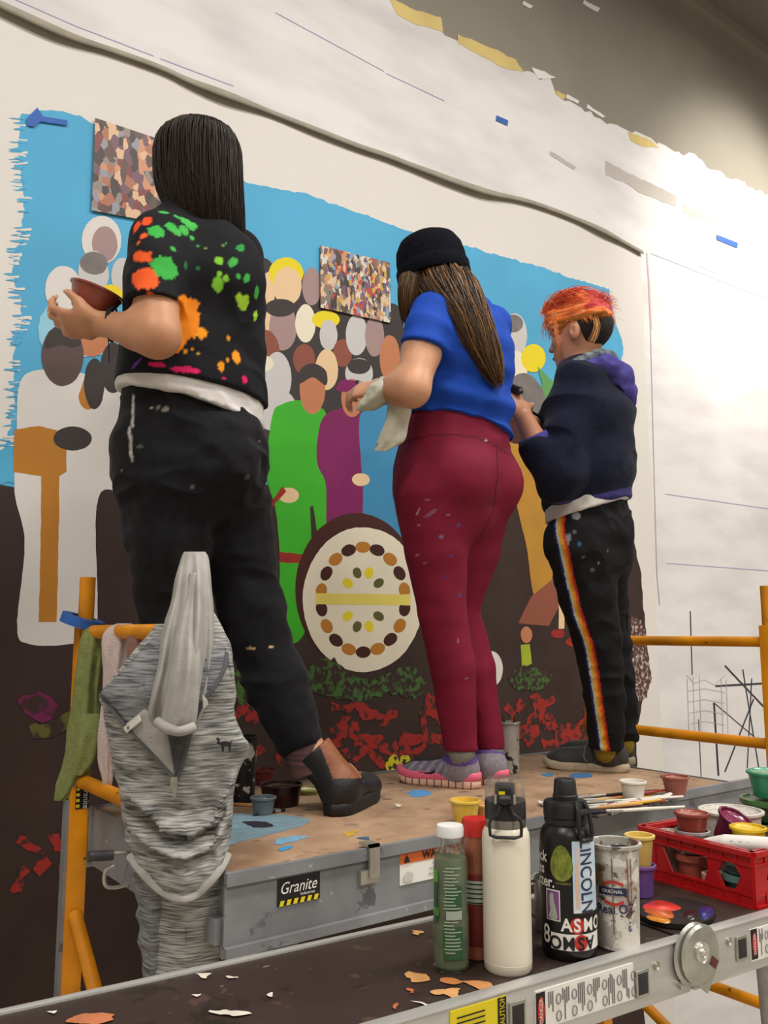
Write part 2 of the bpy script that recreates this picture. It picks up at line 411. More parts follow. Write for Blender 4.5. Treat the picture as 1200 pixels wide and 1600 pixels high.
def paint(name, px, m, parent, amp=.0012, smooth=False, freq=60, wall_xy=False, base=.0022, step=.012):
    """a flat painted shape on the wall, outline given in photo pixels"""
    LAYER[0] += 1
    q = np.array(px, float) if wall_xy else np.array([ony(x, y, WY)[[0, 2]] for x, y in px])
    if smooth: q = smooth_closed(q, 8)
    q = ragged(q, amp, step, freq=freq, seed=LAYER[0]*3.3)
    Y = WY-base-LAYER[0]*.000014
    V = np.stack([q[:, 0], np.full(len(q), Y), q[:, 1]], 1)
    ar = .5*np.sum(q[:, 0]*np.roll(q[:, 1], -1)-np.roll(q[:, 0], -1)*q[:, 1])
    idx = list(range(len(q)));  idx = idx if ar > 0 else idx[::-1]
    return obj(name, V, [tuple(idx)], m, parent, smooth=False)
def ellipse(cx, cy, rx, ry, n=28, rot=0):
    a = np.arange(n)*2*math.pi/n; c, s = math.cos(rot), math.sin(rot); x = np.cos(a)*rx; y = np.sin(a)*ry
    return np.stack([cx+x*c-y*s, cy+x*s+y*c], 1)

# --- white primer coat with ragged upper edge, yellow and grey left-overs (parts of the wall)
edge = [(560, -60), (605, -8), (640, 22), (690, 48), (700, 62), (750, 80), (800, 105), (822, 118), (862, 122), (868, 146), (905, 168), (945, 190), (968, 200), (1000, 212), (1030, 224), (1052, 236), (1088, 244), (1104, 262), (1130, 274), (1160, 286), (1180, 296), (1200, 306)]
top = [ony(x, y, WY)[[0, 2]] for x, y in edge]
paint('primer_coat', [(-5, Z0), (9, Z0), (9, 4.2)]+[tuple(t) for t in top[::-1]]+[(-5, 4.15)], M_white, wall, amp=.018, freq=26, wall_xy=True, base=.001, step=.012)
M_yel = mat('old_yellow_paint', '#d9c27e', .8, var=.08, vscale=7)
for poly in ([(604, -6), (640, 14), (688, 28), (692, 50), (655, 42), (620, 24)], [(712, 52), (760, 72), (805, 92), (818, 112), (790, 106), (740, 80), (714, 66)], [(980, 205), (1010, 216), (1030, 232), (1005, 230), (985, 220)], [(868, 142), (885, 150), (880, 156), (870, 150)]):
    paint('old_paint_patch', poly, M_yel, wall, amp=.006, freq=30)
M_gp = mat('grey_brush_patch', '#bcb5ae', .8, var=.06)
for poly in ([(945, 252), (985, 272), (1056, 306), (1056, 324), (1000, 302), (980, 288), (946, 274)], [(1067, 320), (1100, 334), (1146, 352), (1148, 364), (1100, 346), (1068, 332)], [(860, 236), (900, 262), (896, 266), (858, 242)]):
    paint('grey_brush_patch', poly, M_gp, wall, amp=.004, freq=40)
M_wp = mat('white_dab', '#e9e6e2', .8, var=.03)
for poly in ([(818, 2), (832, 10), (828, 14), (816, 8)], [(912, 0), (938, 14), (934, 20), (910, 6)], [(830, 106), (850, 112), (868, 122), (840, 124)], [(885, 148), (905, 158), (903, 162), (884, 154)], [(917, 163), (945, 182), (940, 184), (916, 168)]):
    paint('white_dab', poly, M_wp, wall, amp=.003, freq=50)
M_dkg = mat('dark_wall_streak', '#6f6a60', .8, var=.06)
0 and paint('dark_wall_streak', [(1040, 120), (1046, 130), (1072, 170), (1078, 240), (1045, 205)], mat('grey_streak', '#857f73', .8, var=.05), wall, amp=.006, freq=20)
M_pencil = mat('blue_pencil', '#a9adce', .8, var=.1); M_char = mat('charcoal_line', '#3c3a42', .9, var=.1); M_thin = mat('graphite_line', '#b4b0ac', .9, var=.1)
def stroke(px, wpx, m, parent=wall, name='pencil_line'):
    px = np.array(px, float); T = np.gradient(px, axis=0); T /= np.linalg.norm(T, axis=1)[:, None]; Nn = np.stack([-T[:, 1], T[:, 0]], 1)*wpx/2
    return paint(name, np.concatenate([px+Nn, (px-Nn)[::-1]]), m, parent, amp=.0004, freq=120)
for l in ([(1016, 396), (1197, 467)], [(1039, 772), (1200, 795)], [(1041, 880), (1200, 892)], [(20, -2), (120, 42), (240, 88)], [(250, 92), (365, 135)], [(430, 20), (600, 112)], [(603, 115), (694, 158)], [(1090, 415), (1120, 428)]): stroke(l, 1.2, M_pencil)
for l, w in (([(1078, 955), (1081, 1054)], 1.6), ([(1132, 1040), (1200, 1112)], 2.6), ([(1117, 1072), (1190, 1068)], 3), ([(1115, 1098), (1122, 1212)], 2.8), ([(1160, 1046), (1185, 1200)], 1.8), ([(1177, 1092), (1132, 1206)], 2.2), ([(1174, 1060), (1167, 1200)], 1.6), ([(1115, 1098), (1200, 1170)], 1.4), ([(1091, 1124), (1095, 1215)], 1.2)):
    stroke(l, w, M_char, name='charcoal_line')
for k in range(5):
    y = 1080+k*17; stroke([(1073+k*2, y), (1100, y-4), (1132, y+2)], .8, M_thin, name='graphite_line')
for x in (1073, 1082, 1092, 1126, 1134): stroke([(x, 1052+abs(x-1100)*.3), (x+3, 1145)], .8, M_thin, name='graphite_line')
stroke([(1072, 1055), (1085, 1068), (1100, 1062), (1115, 1070), (1132, 1056)], .8, M_thin, name='graphite_line')
stroke([(1012, 420), (1016, 520), (1019, 640), (1022, 760), (1026, 900), (1030, 945)], 1.3, M_thin, name='graphite_line')
stroke([(1010, 395), (1014, 450), (1017, 515)], 2.2, mat('pink_smear', '#c9b3ae', .8, var=.08), name='pink_smear')

# --- strips of blue masking tape
M_tape = mat('blue_tape', '#2f62b5', .6, var=.08, vscale=30, bump=.1)
def slab(name, px, th, m, parent=None, off=.004):
    q = [ony(x, y, WY) for x, y in px]; V = [(a[0], WY-off, a[2]) for a in q]+[(a[0], WY-off-th, a[2]) for a in q]; n = len(q)
    Fc = [tuple(range(n)), tuple(range(2*n-1, n-1, -1))]+[(i, n+i, n+(i+1) % n, (i+1) % n) for i in range(n)]
    return obj(name, V, Fc, m, parent, smooth=False)
tag(slab('masking_tape', [(775, 181), (793, 189), (792, 197), (774, 189)], .001, M_tape), 'short strip of blue tape high on the bare white wall above the knit cap', 'tape', 'blue tape strips')
tag(slab('masking_tape', [(1119, 367), (1152, 380), (1151, 388), (1119, 375)], .001, M_tape), 'longer strip of blue tape at the right edge of the white wall', 'tape', 'blue tape strips')

# ================================================================== the canvas and its painting (plain stand-in shapes)
lip = [(-160, -62), (-60, -18), (0, 10), (100, 55), (175, 80), (250, 107), (300, 130), (380, 160), (450, 187), (550, 226), (600, 243), (660, 266), (750, 298), (830, 317), (920, 352), (1000, 394)]
LX = [ony(x, y, WY)[[0, 2]] for x, y in lip]
canvas = empty('mural_canvas', (2.0, WY-.002, Z0), 'large white canvas sheet with a half painted crowd under a blue sky', 'mural')
right = [ony(x, y, WY)[[0, 2]] for x, y in ((1004, 470), (1010, 640), (1018, 760), (1022, 900), (1026, 1000))]
cpoly = [(LX[0][0]-.6, Z0), (right[-1][0]+.01, Z0)]+[tuple(r) for r in right[::-1]]+[tuple(l) for l in LX[::-1]]+[(LX[0][0]-.6, LX[0][1])]
paint('canvas_sheet', cpoly, M_canvas, canvas, amp=.001, wall_xy=True, base=.002)
L3 = spline(LX, 120); wob = vnoise(np.stack([L3[:, 0]*5, L3[:, 0]*0, L3[:, 0]*0], 1))
prof = [(-.03, .004), (-.004, .006), (.003, .012), (.001, .019), (-.012, .024), (-.022, .022)]
V = []; Fc = []
for i, (x, z) in enumerate(L3):
    for dz, out in prof: V.append((x, WY-.0005-out*(1+.35*wob[i]), z+dz*(1+.3*wob[i])))
k = len(prof)
for i in range(len(L3)-1):
    for j in range(k-1): Fc.append((i*k+j, (i+1)*k+j, (i+1)*k+j+1, i*k+j+1))
o = obj('folded_edge', V, Fc, mat('canvas_back', '#9c9687', .9, var=.12, vscale=9), canvas)
md = o.modifiers.new('thick', 'SOLIDIFY'); md.thickness = .002
M = {}
def pm(n, h, var=.05, vs=3, rough=.7): M[n] = mat('paint_'+n, h, rough, var=var, vscale=vs, bump=.05, bscale=50); return M[n]
pm('sky', '#52aad4', .10, 2.2); pm('brown', '#362521', .22, 5); pm('white', '#dbd6d1', .03); pm('ochre', '#b97a26', .06); pm('dark', '#3a3230', .1); pm('skin_dark', '#5a4846', .06)
pm('beige', '#e8c79c', .04); pm('pale', '#c9c6c4', .04); pm('yellow', '#e8d31c', .04); pm('mauve', '#a58a87', .06); pm('redbrown', '#8d4f3d', .07); pm('green', '#3cb022', .06, 6); pm('magenta', '#7d1459', .08, 6)
pm('blue', '#3a88b4', .06, 6); pm('tan', '#c07b54', .05); pm('black', '#26221f', .1); pm('olive', '#5c5a28', .2); pm('foliage', '#3f6330', .3, 30); pm('red', '#98271f', .3, 40); pm('cream', '#e9e0c9', .03); pm('maroon', '#42190f', .12)
pm('brass', '#b9872f', .12, 5); pm('hill', '#5f9a56', .06); pm('grey', '#77716f', .15, 20); pm('skyl', '#8fc6dc', .06)
sky = [(30, 178), (75, 172), (110, 180), (180, 205), (260, 240), (385, 283), (470, 302), (560, 335), (640, 362), (740, 388), (840, 415), (900, 438), (950, 452), (962, 500), (974, 545), (968, 575), (940, 620), (940, 800), (0, 800), (-40, 760), (-25, 720), (5, 700), (24, 640), (20, 560), (34, 500), (16, 420), (40, 340), (28, 250)]
paint('painted_sky', sky, M['sky'], canvas, amp=.008, freq=55, step=.007)
RB_ = random.Random(8)
for k in range(110):      # dry brush tongues along the left and upper borders of the sky
    y = RB_.uniform(185, 740); x = np.interp(y, [178, 250, 340, 420, 500, 560, 640, 700, 740], [30, 28, 40, 16, 34, 20, 24, 5, -20]); l = RB_.uniform(6, 18); h_ = RB_.uniform(.8, 3); out = RB_.random() < .6
    x0 = x-l if out else x-l*.5; paint('brush_tongue', [(x0, y), (x0+l*.3, y-h_*.5), (x0+l+6, y-h_), (x0+l+6, y+h_), (x0+l*.4, y+h_*.6)], M['sky'] if out else M_canvas, canvas, amp=.003, freq=90)
for k in range(0):
    x = RB_.uniform(60, 940); y = np.interp(x, [30, 75, 180, 260, 385, 560, 740, 900, 950], [178, 172, 205, 240, 283, 335, 388, 438, 452]); l = RB_.uniform(14, 50); h_ = RB_.uniform(1.5, 4); sl_ = .28; out = True; dy = -RB_.uniform(-1, 4)
    paint('brush_tongue', [(x-l/2, y-l/2*sl_+dy), (x, y-h_+dy), (x+l/2, y+l/2*sl_+dy), (x, y+h_+dy)], M['sky'] if out else M_canvas, canvas, amp=.003, freq=90)
paint('painted_sky_edge', [(0, 700), (22, 712), (26, 756), (-60, 760), (-60, 705)], M['sky'], canvas, amp=.006, freq=45)
bl = ony(-60, 757, WY)[[0, 2]]; pts = [ony(x, y, WY)[[0, 2]] for x, y in ((300, 757), (620, 757), (860, 760), (975, 780), (1000, 900), (1008, 980), (1014, 1040), (1004, 1090), (992, 1150))]
paint('painted_ground', [(bl[0]-.3, Z0+.02), (3.3, Z0+.02)]+[tuple(q) for q in pts[::-1]]+[tuple(bl), (bl[0]-.3, bl[1])], M['brown'], canvas, amp=.007, wall_xy=True, freq=40)
paint('painted_smear', [(985, 960), (1004, 972), (1010, 1010), (1016, 1060), (1010, 1090), (990, 1100)], mat('paint_smear', '#5a3a36', .8, col2='#cfc6c0', vscale=60, vmix=(.5, .68)), canvas, amp=.008, freq=80)
paint('painted_cloud', [(80, 478), (130, 480), (190, 500), (190, 540), (130, 560), (70, 545), (60, 510)], M['skyl'], canvas, smooth=True, amp=.006)
def figure(body, head, mb, mh, hair=None, mhair=None):
    paint('painted_figure', body, M[mb], canvas, smooth=True)
    if head: paint('painted_head', ellipse(*head), M[mh], canvas)
    if hair: paint('painted_hair', hair, M[mhair], canvas, smooth=True)
# back row of plain heads, left
for cx, cy, rx, ry, c in ((98, 452, 28, 36, 'white'), (158, 376, 31, 38, 'white'), (163, 382, 20, 28, 'mauve'), (145, 428, 24, 36, 'pale'), (146, 412, 22, 18, 'grey'), (190, 432, 17, 28, 'pale'), (172, 464, 20, 19, 'yellow'), (143, 530, 26, 28, 'tan')):
    paint('painted_head', ellipse(cx, cy, rx, ry), M[c], canvas)
figure([(34, 592), (90, 578), (150, 590), (190, 610), (200, 760), (152, 780), (150, 985), (110, 1006), (45, 1006), (26, 980), (38, 850), (22, 770), (26, 680)], (97, 556, 33, 48), 'white', 'skin_dark', [(70, 545), (75, 520), (97, 510), (120, 520), (126, 538), (110, 544), (95, 540)], 'dark')
paint('painted_panel', [(22, 672), (60, 666), (102, 676), (104, 738), (92, 745), (88, 972), (60, 972), (64, 745), (20, 738)], M['ochre'], canvas)
paint('painted_panel', [(150, 790), (200, 750), (240, 800), (240, 1010), (152, 985)], M['brown'], canvas)
figure([(122, 622), (140, 575), (160, 570), (158, 600), (140, 640)], None, 'ochre', None)
paint('painted_shape', ellipse(147, 600, 16, 40), M['dark'], canvas); paint('painted_shape', ellipse(113, 686, 30, 19), M['dark'], canvas)
paint('painted_head', ellipse(176, 575, 20, 40), M['dark'], canvas)
# crowd in the middle: a dark mass with plain ovals
paint('painted_crowd', [(395, 440), (430, 440), (470, 430), (520, 445), (600, 470), (628, 500), (630, 660), (560, 660), (500, 650), (440, 660), (400, 720)], M['dark'], canvas, smooth=True)
for cx, cy, rx, ry, c in ((406, 452, 24, 36, 'beige'), (402, 416, 22, 14, 'dark'), (446, 428, 27, 25, 'yellow'), (448, 448, 22, 30, 'beige'), (486, 448, 15, 30, 'mauve'), (402, 505, 22, 46, 'beige'), (441, 512, 22, 36, 'mauve'), (437, 482, 24, 14, 'dark'), (415, 560, 22, 44, 'redbrown'), (476, 506, 16, 30, 'cream'), (508, 500, 22, 14, 'yellow'), (512, 524, 14, 24, 'pale'), (534, 552, 15, 22, 'redbrown'), (556, 524, 17, 32, 'pale'), (584, 526, 15, 32, 'mauve'), (474, 562, 17, 24, 'redbrown'), (509, 578, 18, 32, 'beige'), (560, 584, 22, 24, 'pale'), (560, 573, 18, 12, 'dark'), (608, 560, 16, 36, 'tan'), (432, 592, 22, 42, 'pale'), (428, 640, 34, 34, 'pale'), (412, 568, 14, 12, 'cream')):
    paint('painted_head', ellipse(cx, cy, rx, ry), M[c], canvas)
figure([(424, 650), (440, 632), (470, 626), (498, 636), (510, 655), (506, 720), (512, 860), (486, 880), (474, 990), (436, 994), (436, 880), (430, 800), (416, 740)], (487, 610, 20, 38), 'green', 'tan', [(466, 600), (468, 578), (488, 568), (508, 580), (508, 602), (488, 590)], 'dark')
paint('painted_shape', [(483, 792), (488, 790), (500, 870), (486, 872)], M['brown'], canvas)
paint('painted_hand', ellipse(450, 774, 16, 12), M['beige'], canvas); paint('painted_cuff', [(418, 790), (440, 760), (446, 768), (424, 792)], M['red'], canvas)
paint('painted_belt', [(436, 862), (476, 866), (476, 880), (436, 878)], M['red'], canvas, amp=.002)
figure([(500, 660), (525, 640), (550, 640), (566, 660), (566, 850), (514, 850), (508, 760), (494, 720)], (549, 622, 17, 30), 'magenta', 'tan', [(524, 606), (535, 594), (560, 598), (564, 612), (530, 612)], 'magenta')
figure([(560, 660), (575, 640), (605, 634), (640, 650), (650, 850), (574, 850), (566, 760)], None, 'blue', None)
paint('painted_hand', ellipse(563, 750, 14, 10), M['beige'], canvas)
# round plain disc in front
paint('painted_rim', ellipse(556, 922, 96, 120, 48), M['maroon'], canvas)
paint('painted_disc', ellipse(566, 937, 94, 113, 48), M['cream'], canvas)
for k in range(18):
    a = k*2*math.pi/18+.17; paint('painted_dab', ellipse(566+66*math.cos(a), 937+82*math.sin(a), 9, 12, 14, a), M['ochre' if k % 2 else 'maroon'], canvas)
for k in range(10):
    a = k*2*math.pi/10; paint('painted_dab', ellipse(566+30*math.cos(a), 937+44*math.sin(a), 9, 7, 12, a), M['olive' if k % 2 else 'yellow'], canvas)
paint('painted_band', [(492, 927), (640, 929), (640, 946), (492, 944)], mat('paint_paleyellow', '#e6d568', .7, var=.06), canvas)
# right-hand figures
for cx, cy, rx, ry, c in ((803, 524, 19, 34, 'pale'), (800, 506, 16, 14, 'grey'), (805, 575, 18, 26, 'cream'), (832, 560, 19, 22, 'yellow')):
    paint('painted_head', ellipse(cx, cy, rx, ry), M[c], canvas)
paint('painted_hill', [(838, 572), (872, 606), (885, 700), (810, 690), (830, 640), (846, 600)], M['hill'], canvas)
paint('painted_crowd', [(795, 600), (825, 585), (850, 620), (840, 660), (795, 690)], M['grey'], canvas, smooth=True)
figure([(785, 690), (830, 665), (862, 700), (866, 800), (862, 900), (848, 934), (832, 928), (822, 860), (806, 790)], (806, 668, 22, 26), 'brass', 'maroon')
paint('painted_skirt', [(828, 932), (868, 900), (876, 940), (856, 978), (808, 974)], M['redbrown'], canvas)
paint('painted_head', ellipse(821, 992, 9, 13), M['tan'], canvas); paint('painted_figure', [(812, 1008), (826, 1006), (830, 1044), (814, 1046)], mat('paint_lime', '#a3b32c', .7, var=.08), canvas)
for p in ((870, 990), (893, 1003)): paint('painted_shoe', ellipse(p[0], p[1], 11, 7), M['red'], canvas); paint('painted_leg', [(p[0]+2, p[1]-60), (p[0]+12, p[1]-60), (p[0]+10, p[1]-8), (p[0]+1, p[1]-8)], M['beige'], canvas)
paint('painted_shape', ellipse(766, 1045, 18, 28), M['white'], canvas); paint('painted_shape', ellipse(738, 962, 10, 26), M['white'], canvas)
# loose dabs along the bottom: foliage, red and yellow flowers
R = random.Random(5)
def dabs(n, x0, x1, y0, y1, r0, r1, m, name):
    for _ in range(n):
        paint(name, ellipse(R.uniform(x0, x1), R.uniform(y0, y1), R.uniform(r0, r1), R.uniform(r0, r1)*.8, 12), M[m], canvas, amp=.006, freq=70)
def dry(name, h, sc=38, lo=.46, hi=.54): return mat(name, '#362521', .75, col2=h, vscale=sc, vmix=(lo, hi), detail=6, bump=.1)
M_dr, M_dg, M_dy = dry('drybrush_red', '#9c2620', 34, .40, .50), dry('drybrush_green', '#42672f', 48, .47, .55), dry('drybrush_yellow', '#c9c024', 40, .44, .5)
def brushed(px, wpx, m, name):
    px = spline(np.array(px, float), 14); T = np.gradient(px, axis=0); T /= np.linalg.norm(T, axis=1)[:, None]; Nn = np.stack([-T[:, 1], T[:, 0]], 1)*wpx/2
    return paint(name, np.concatenate([px+Nn, (px-Nn)[::-1]]), m, canvas, amp=.010, freq=60, step=.008)
RF = random.Random(21); fl_ = []
for x0, x1, n in ((366, 446, 9), (508, 700, 24), (784, 936, 20), (20, 110, 5)):
    for k in range(n):
        x = x0+(x1-x0)*(k+.5)/n; y = (1340 if x1 < 200 else 1142)+RF.uniform(-44, 46); a = RF.uniform(-.9, .9)+(.6 if k % 2 else -.6); r = RF.uniform(11, 24); c_ = RF.uniform(-6, 6)
        fl_.append(([(x-r*math.cos(a), y-r*math.sin(a)), (x+c_, y+c_*.7), (x+r*math.cos(a), y+r*math.sin(a))], RF.uniform(9, 19)))
for l, w in fl_:
    brushed(l, w, M_dr, 'painted_flowers')
for poly in ([(362, 1060), (400, 1040), (436, 1052), (440, 1080), (400, 1098), (364, 1096)], [(470, 1050), (520, 1032), (570, 1060), (620, 1044), (660, 1056), (650, 1090), (600, 1084), (540, 1096), (490, 1084)], [(795, 1052), (830, 1040), (860, 1054), (850, 1072), (805, 1074)]):
    paint('painted_leaves', poly, M_dg, canvas, smooth=True, amp=.012, freq=50)
paint('painted_flowers', ellipse(612, 1196, 11, 16), M_dy, canvas, amp=.008); paint('painted_flowers', ellipse(634, 1190, 9, 12), M_dy, canvas, amp=.008)
paint('painted_flowers', ellipse(62, 1106, 28, 24), dry('drybrush_plum', '#6d1c4c', 24, .40, .5), canvas, amp=.012); brushed([(45, 1145), (80, 1135), (112, 1115)], 20, dry('drybrush_olive', '#5e5c24', 26, .42, .52), 'painted_leaves')
# torn bit of tape by the sky's corner
t = slab('masking_tape', [(40, 188), (57, 170), (66, 184), (104, 190), (104, 198), (62, 192), (52, 200), (42, 198)], .001, M_tape, off=.008); tag(t, 'torn scrap of blue tape at the upper left corner of the painted sky', 'tape', 'blue tape strips')
# reference prints taped to the canvas: plain mottled stand-ins
def collage(name, cols, scale):
    """mottled patchwork of flat colours, like a busy printed sheet seen from afar"""
    m = mat(name, cols[0], .45, var=.3, vscale=scale*1.5); nt = m.node_tree; N = nt.nodes; L = nt.links; b = N['Principled BSDF']
    tc = [n for n in N if n.type == 'TEX_COORD'][0]; nz = N.new('ShaderNodeTexNoise'); nz.inputs['Scale'].default_value = scale*.9; nz.inputs['Detail'].default_value = 3
    mp = N.new('ShaderNodeMapping'); mp.inputs['Scale'].default_value = (1.25, 1, .8); L.new(tc.outputs['Object'], mp.inputs[0]); L.new(mp.outputs[0], nz.inputs['Vector'])
    ad = N.new('ShaderNodeMix'); ad.data_type = 'VECTOR'; ad.inputs[0].default_value = .03; L.new(mp.outputs[0], ad.inputs[4]); L.new(nz.outputs['Color'], ad.inputs[5])
    cur = None
    for k, (sc, th) in enumerate(((scale, 0), (scale*2.1, .45))):
        vo = N.new('ShaderNodeTexVoronoi'); vo.inputs['Scale'].default_value = sc; L.new(ad.outputs[1], vo.inputs['Vector']); sp = N.new('ShaderNodeSeparateColor'); L.new(vo.outputs['Color'], sp.inputs[0])
        cr_ = N.new('ShaderNodeValToRGB'); cr_.color_ramp.interpolation = 'CONSTANT'; el = cr_.color_ramp.elements
        for i, h in enumerate(cols):
            e_ = el[i] if i < 2 else el.new(i/len(cols)); e_.position = i/len(cols); e_.color = (*lin(h), 1)
        L.new(sp.outputs[0], cr_.inputs[0])
        if cur is None: cur = cr_.outputs[0]
        else:
            gt = N.new('ShaderNodeMath'); gt.operation = 'GREATER_THAN'; gt.inputs[1].default_value = th; L.new(sp.outputs[1], gt.inputs[0]); mx = N.new('ShaderNodeMix'); mx.data_type = 'RGBA'; L.new(gt.outputs[0], mx.inputs[0]); L.new(cur, mx.inputs[6]); L.new(cr_.outputs[0], mx.inputs[7]); cur = mx.outputs[2]
    L.new(cur, b.inputs['Base Color']); return m
def print_sheet(px, lab, seed, cols):
    th = .0015; q = [ony(x, y, WY) for x, y in px]; q = [(a[0], WY-.012, a[2]) for a in q]; V = q+[(a[0], a[1]+th, a[2]) for a in q]
    o = obj('reference_print', V, [(3, 2, 1, 0), (4, 5, 6, 7)]+[(i, (i+1) % 4, 4+(i+1) % 4, 4+i) for i in range(4)], collage('collage%d' % seed, cols, 20 if seed == 1 else 32), None, smooth=False)
    tag(o, lab, 'print', 'paper prints on the mural')
print_sheet([(147, 187), (262, 225), (256, 352), (141, 331)], 'mottled paper print taped behind the black shirted painter head', 1, ['#8e8f9b', '#c98d68', '#a8694a', '#5a4036', '#3b2c2a', '#d8b08c', '#8a8078', '#7d3330', '#6f4a58'])
print_sheet([(498, 385), (606, 412), (608, 506), (498, 482)], 'busy multicoloured paper print taped left of the knit cap', 2, ['#7d746c', '#c98d68', '#8a5a3c', '#4a3a34', '#2f2826', '#d8b890', '#b33a34', '#c9a035', '#6a4c66', '#7fa0b5', '#d8cfc0'])
# ================================================================== yellow rolling scaffold
M_ysteel = spatter('yellow_steel', '#d98a08', [('#7a4c10', 26, .68, 2), ('#3a2a18', 45, .70, 5)], .45, .1)
M_gsteel = spatter('grey_steel', '#7e7f82', [('#a9a9a8', 30, .68, 1), ('#5f5f63', 18, .64, 4)], .5, .1)
M_dsteel = mat('dark_steel', '#4b4a4c', .5, var=.15, vscale=20, metal=.3)
M_zinc = mat('zinc', '#b9b6ab', .35, var=.12, vscale=30, metal=.8)
M_deck = spatter('deck_plywood', '#a5866a', [('#8d6f56', 4, .52, 1.2), ('#765844', 9, .60, 5.5), ('#b79c80', 7, .60, 8.1), ('#4a3c34', 20, .61, 2.2), ('#5f4a3c', 7, .62, 31), ('#cfc4b6', 34, .70, 6.7), ('#7c4d40', 26, .71, 15.1)], .75, .3, soft=.12)
scaf = empty('scaffold', (1.6, 1.8, Z0), 'yellow steel rolling scaffold with grey deck rails and paint stained plywood deck', 'scaffold')
LXF, RXF = .70, 2.53; YN, YF = 1.45, 2.16; YL = 1.545
def post(x, y, zt, name='post'):
    o = MB().beam((x, y, Z0+.12), (x, y, zt-.12), .044, .044, (1, 0, 0), .004).build(name, M_ysteel, scaf)
    MB().tube([(x, y, zt-.14), (x, y, zt)], .019, 14).build('post_pin', M_ysteel, o)
    MB().tube([(x-.02, y, Z0+.06), (x+.02, y, Z0+.06)], .06, 20).build('caster_wheel', mat('rubber_black', '#1d1c1c', .7, var=.1), o)
    MB().box((x-.024, y-.02, Z0+.06), (x+.024, y+.02, Z0+.14)).build('caster_fork', M_zinc, o)
    return o
for x, y, zt in ((LXF, YL, 1.66), (LXF, YF+.02, 1.655), (RXF, YN-.02, 1.66), (RXF, YF-.04, 1.66)): post(x, y, zt)
def hbar(x, z, ya=YN, yb=YF, r=.0165, name='rail', dz=0):
    return MB().tube([(x, ya, z), (x, yb, z+dz)], r, 14).build(name, M_ysteel, scaf)
hbar(LXF, 1.52, YL, name="guard_rail"); hbar(LXF, 1.165, YL); hbar(LXF, .62, YL); hbar(LXF, .1, YL)
hbar(RXF, 1.49, name='guard_rail'); hbar(RXF, 1.185); hbar(RXF, .43); hbar(RXF, .0)
MB().tube([(LXF, YF, .86), (LXF, YL, .40)], .0165, 14).build('diagonal_brace', M_ysteel, scaf)
MB().tube([(RXF, YF, .40), (RXF, YN, .05)], .0165, 14).build('diagonal_brace', M_ysteel, scaf)
for x, y in ((LXF, YF+.02), (LXF, YL)):   # punched ladder strips beside the left posts
    MB().box((x-.028, y-.012, .1), (x-.022, y+.02, 1.12)).build('side_strip', M_gsteel, scaf)
DX0, DX1, DY0, DY1 = .735, 2.285, 1.42, 2.16
MB().obox(((DX0+DX1)/2, (DY0+DY1)/2, DECK-.009), ((DX1-DX0)/2-.004, (DY1-DY0)/2-.012, .009), bev=.002).build('deck_board', M_deck, scaf)
for y, s in ((DY0, 1), (DY1, -1)):     # C-shaped side rails with a top lip
    b = MB(); zt = DECK+.004
    b.box((LXF+.02, y, zt-.022), (RXF-.02, y+s*.012, zt) if s > 0 else (RXF-.02, y, zt)) if s > 0 else b.box((LXF+.02, y-.012, zt-.022), (RXF-.02, y, zt))
    o = b.build('top_lip', M_gsteel, scaf, smooth=False)
    b = MB(); ya, yb = (y+.008, y+.013) if s > 0 else (y-.013, y-.008)
    b.box((LXF+.02, ya, zt-.125), (RXF-.02, yb, zt-.02)).box((LXF+.02, min(y-.003, yb), zt-.14), (RXF-.02, max(y+.02, yb), zt-.123) if s > 0 else (RXF-.02, y+.003, zt-.123))
    b.build('side_rail', M_gsteel, scaf, smooth=False)
for x in (DX0-.006, DX1+.002): MB().box((x, DY0+.015, DECK-.13), (x+.006, DY1-.015, DECK+.002)).build('end_plate', M_gsteel, scaf, smooth=False)
# clip on the front rail
cx = onz(588, 1330, DECK)[0]
MB().box((cx-.012, DY0-.008, DECK-.05), (cx+.012, DY0-.002, DECK+.012)).box((cx-.012, DY0-.008, DECK+.006), (cx+.012, DY0+.03, DECK+.012)).build('rail_clip', M_zinc, scaf, smooth=False)
MB().box((cx-.03, DY0-.004, DECK-.06), (cx+.012, DY0+.008, DECK-.035)).build('rail_clip', M_zinc, scaf, smooth=False)
# grey leg stub, brackets and hook handles under the deck
q = ony(467, 1450, DY0+.02)
MB().tube([(q[0], DY0+.05, DECK-.3), (q[0], DY0+.05, DECK-.13)], .014, 14).build('support_leg', M_gsteel, scaf)
q = ony(345, 1465, DY0+.02); MB().box((q[0]-.012, DY0+.02, q[2]-.012), (q[0]+.012, DY0+.06, q[2]+.03)).build('bracket', M_gsteel, scaf, smooth=False)
def hook(px, yy): MB().tube(spline([ony(x, y, yy) for x, y in px], 24), .0042, 8).build('hook_handle', M_zinc, scaf)
hook([(360, 1462), (378, 1459), (394, 1460), (395, 1470), (394, 1500)], DY0+.03); hook([(345, 1498), (352, 1488), (356, 1490)], DY0+.03)
hook([(178, 1352), (166, 1360), (163, 1376), (168, 1386), (185, 1386), (204, 1380)], 1.9)
MB().tube([ony(138, 1338, 1.9), ony(176, 1336, 1.9)], .011, 12).build('spring', M_dsteel, scaf)
MB().tube([ony(176, 1333, 1.9), ony(215, 1331, 1.9)], .004, 8).build('spring_rod', M_zinc, scaf)
MB().beam((.735, 2.08, .60), (1.02, 1.75, .99), .02, .03, bev=.002).build('grey_brace', M_gsteel, scaf)
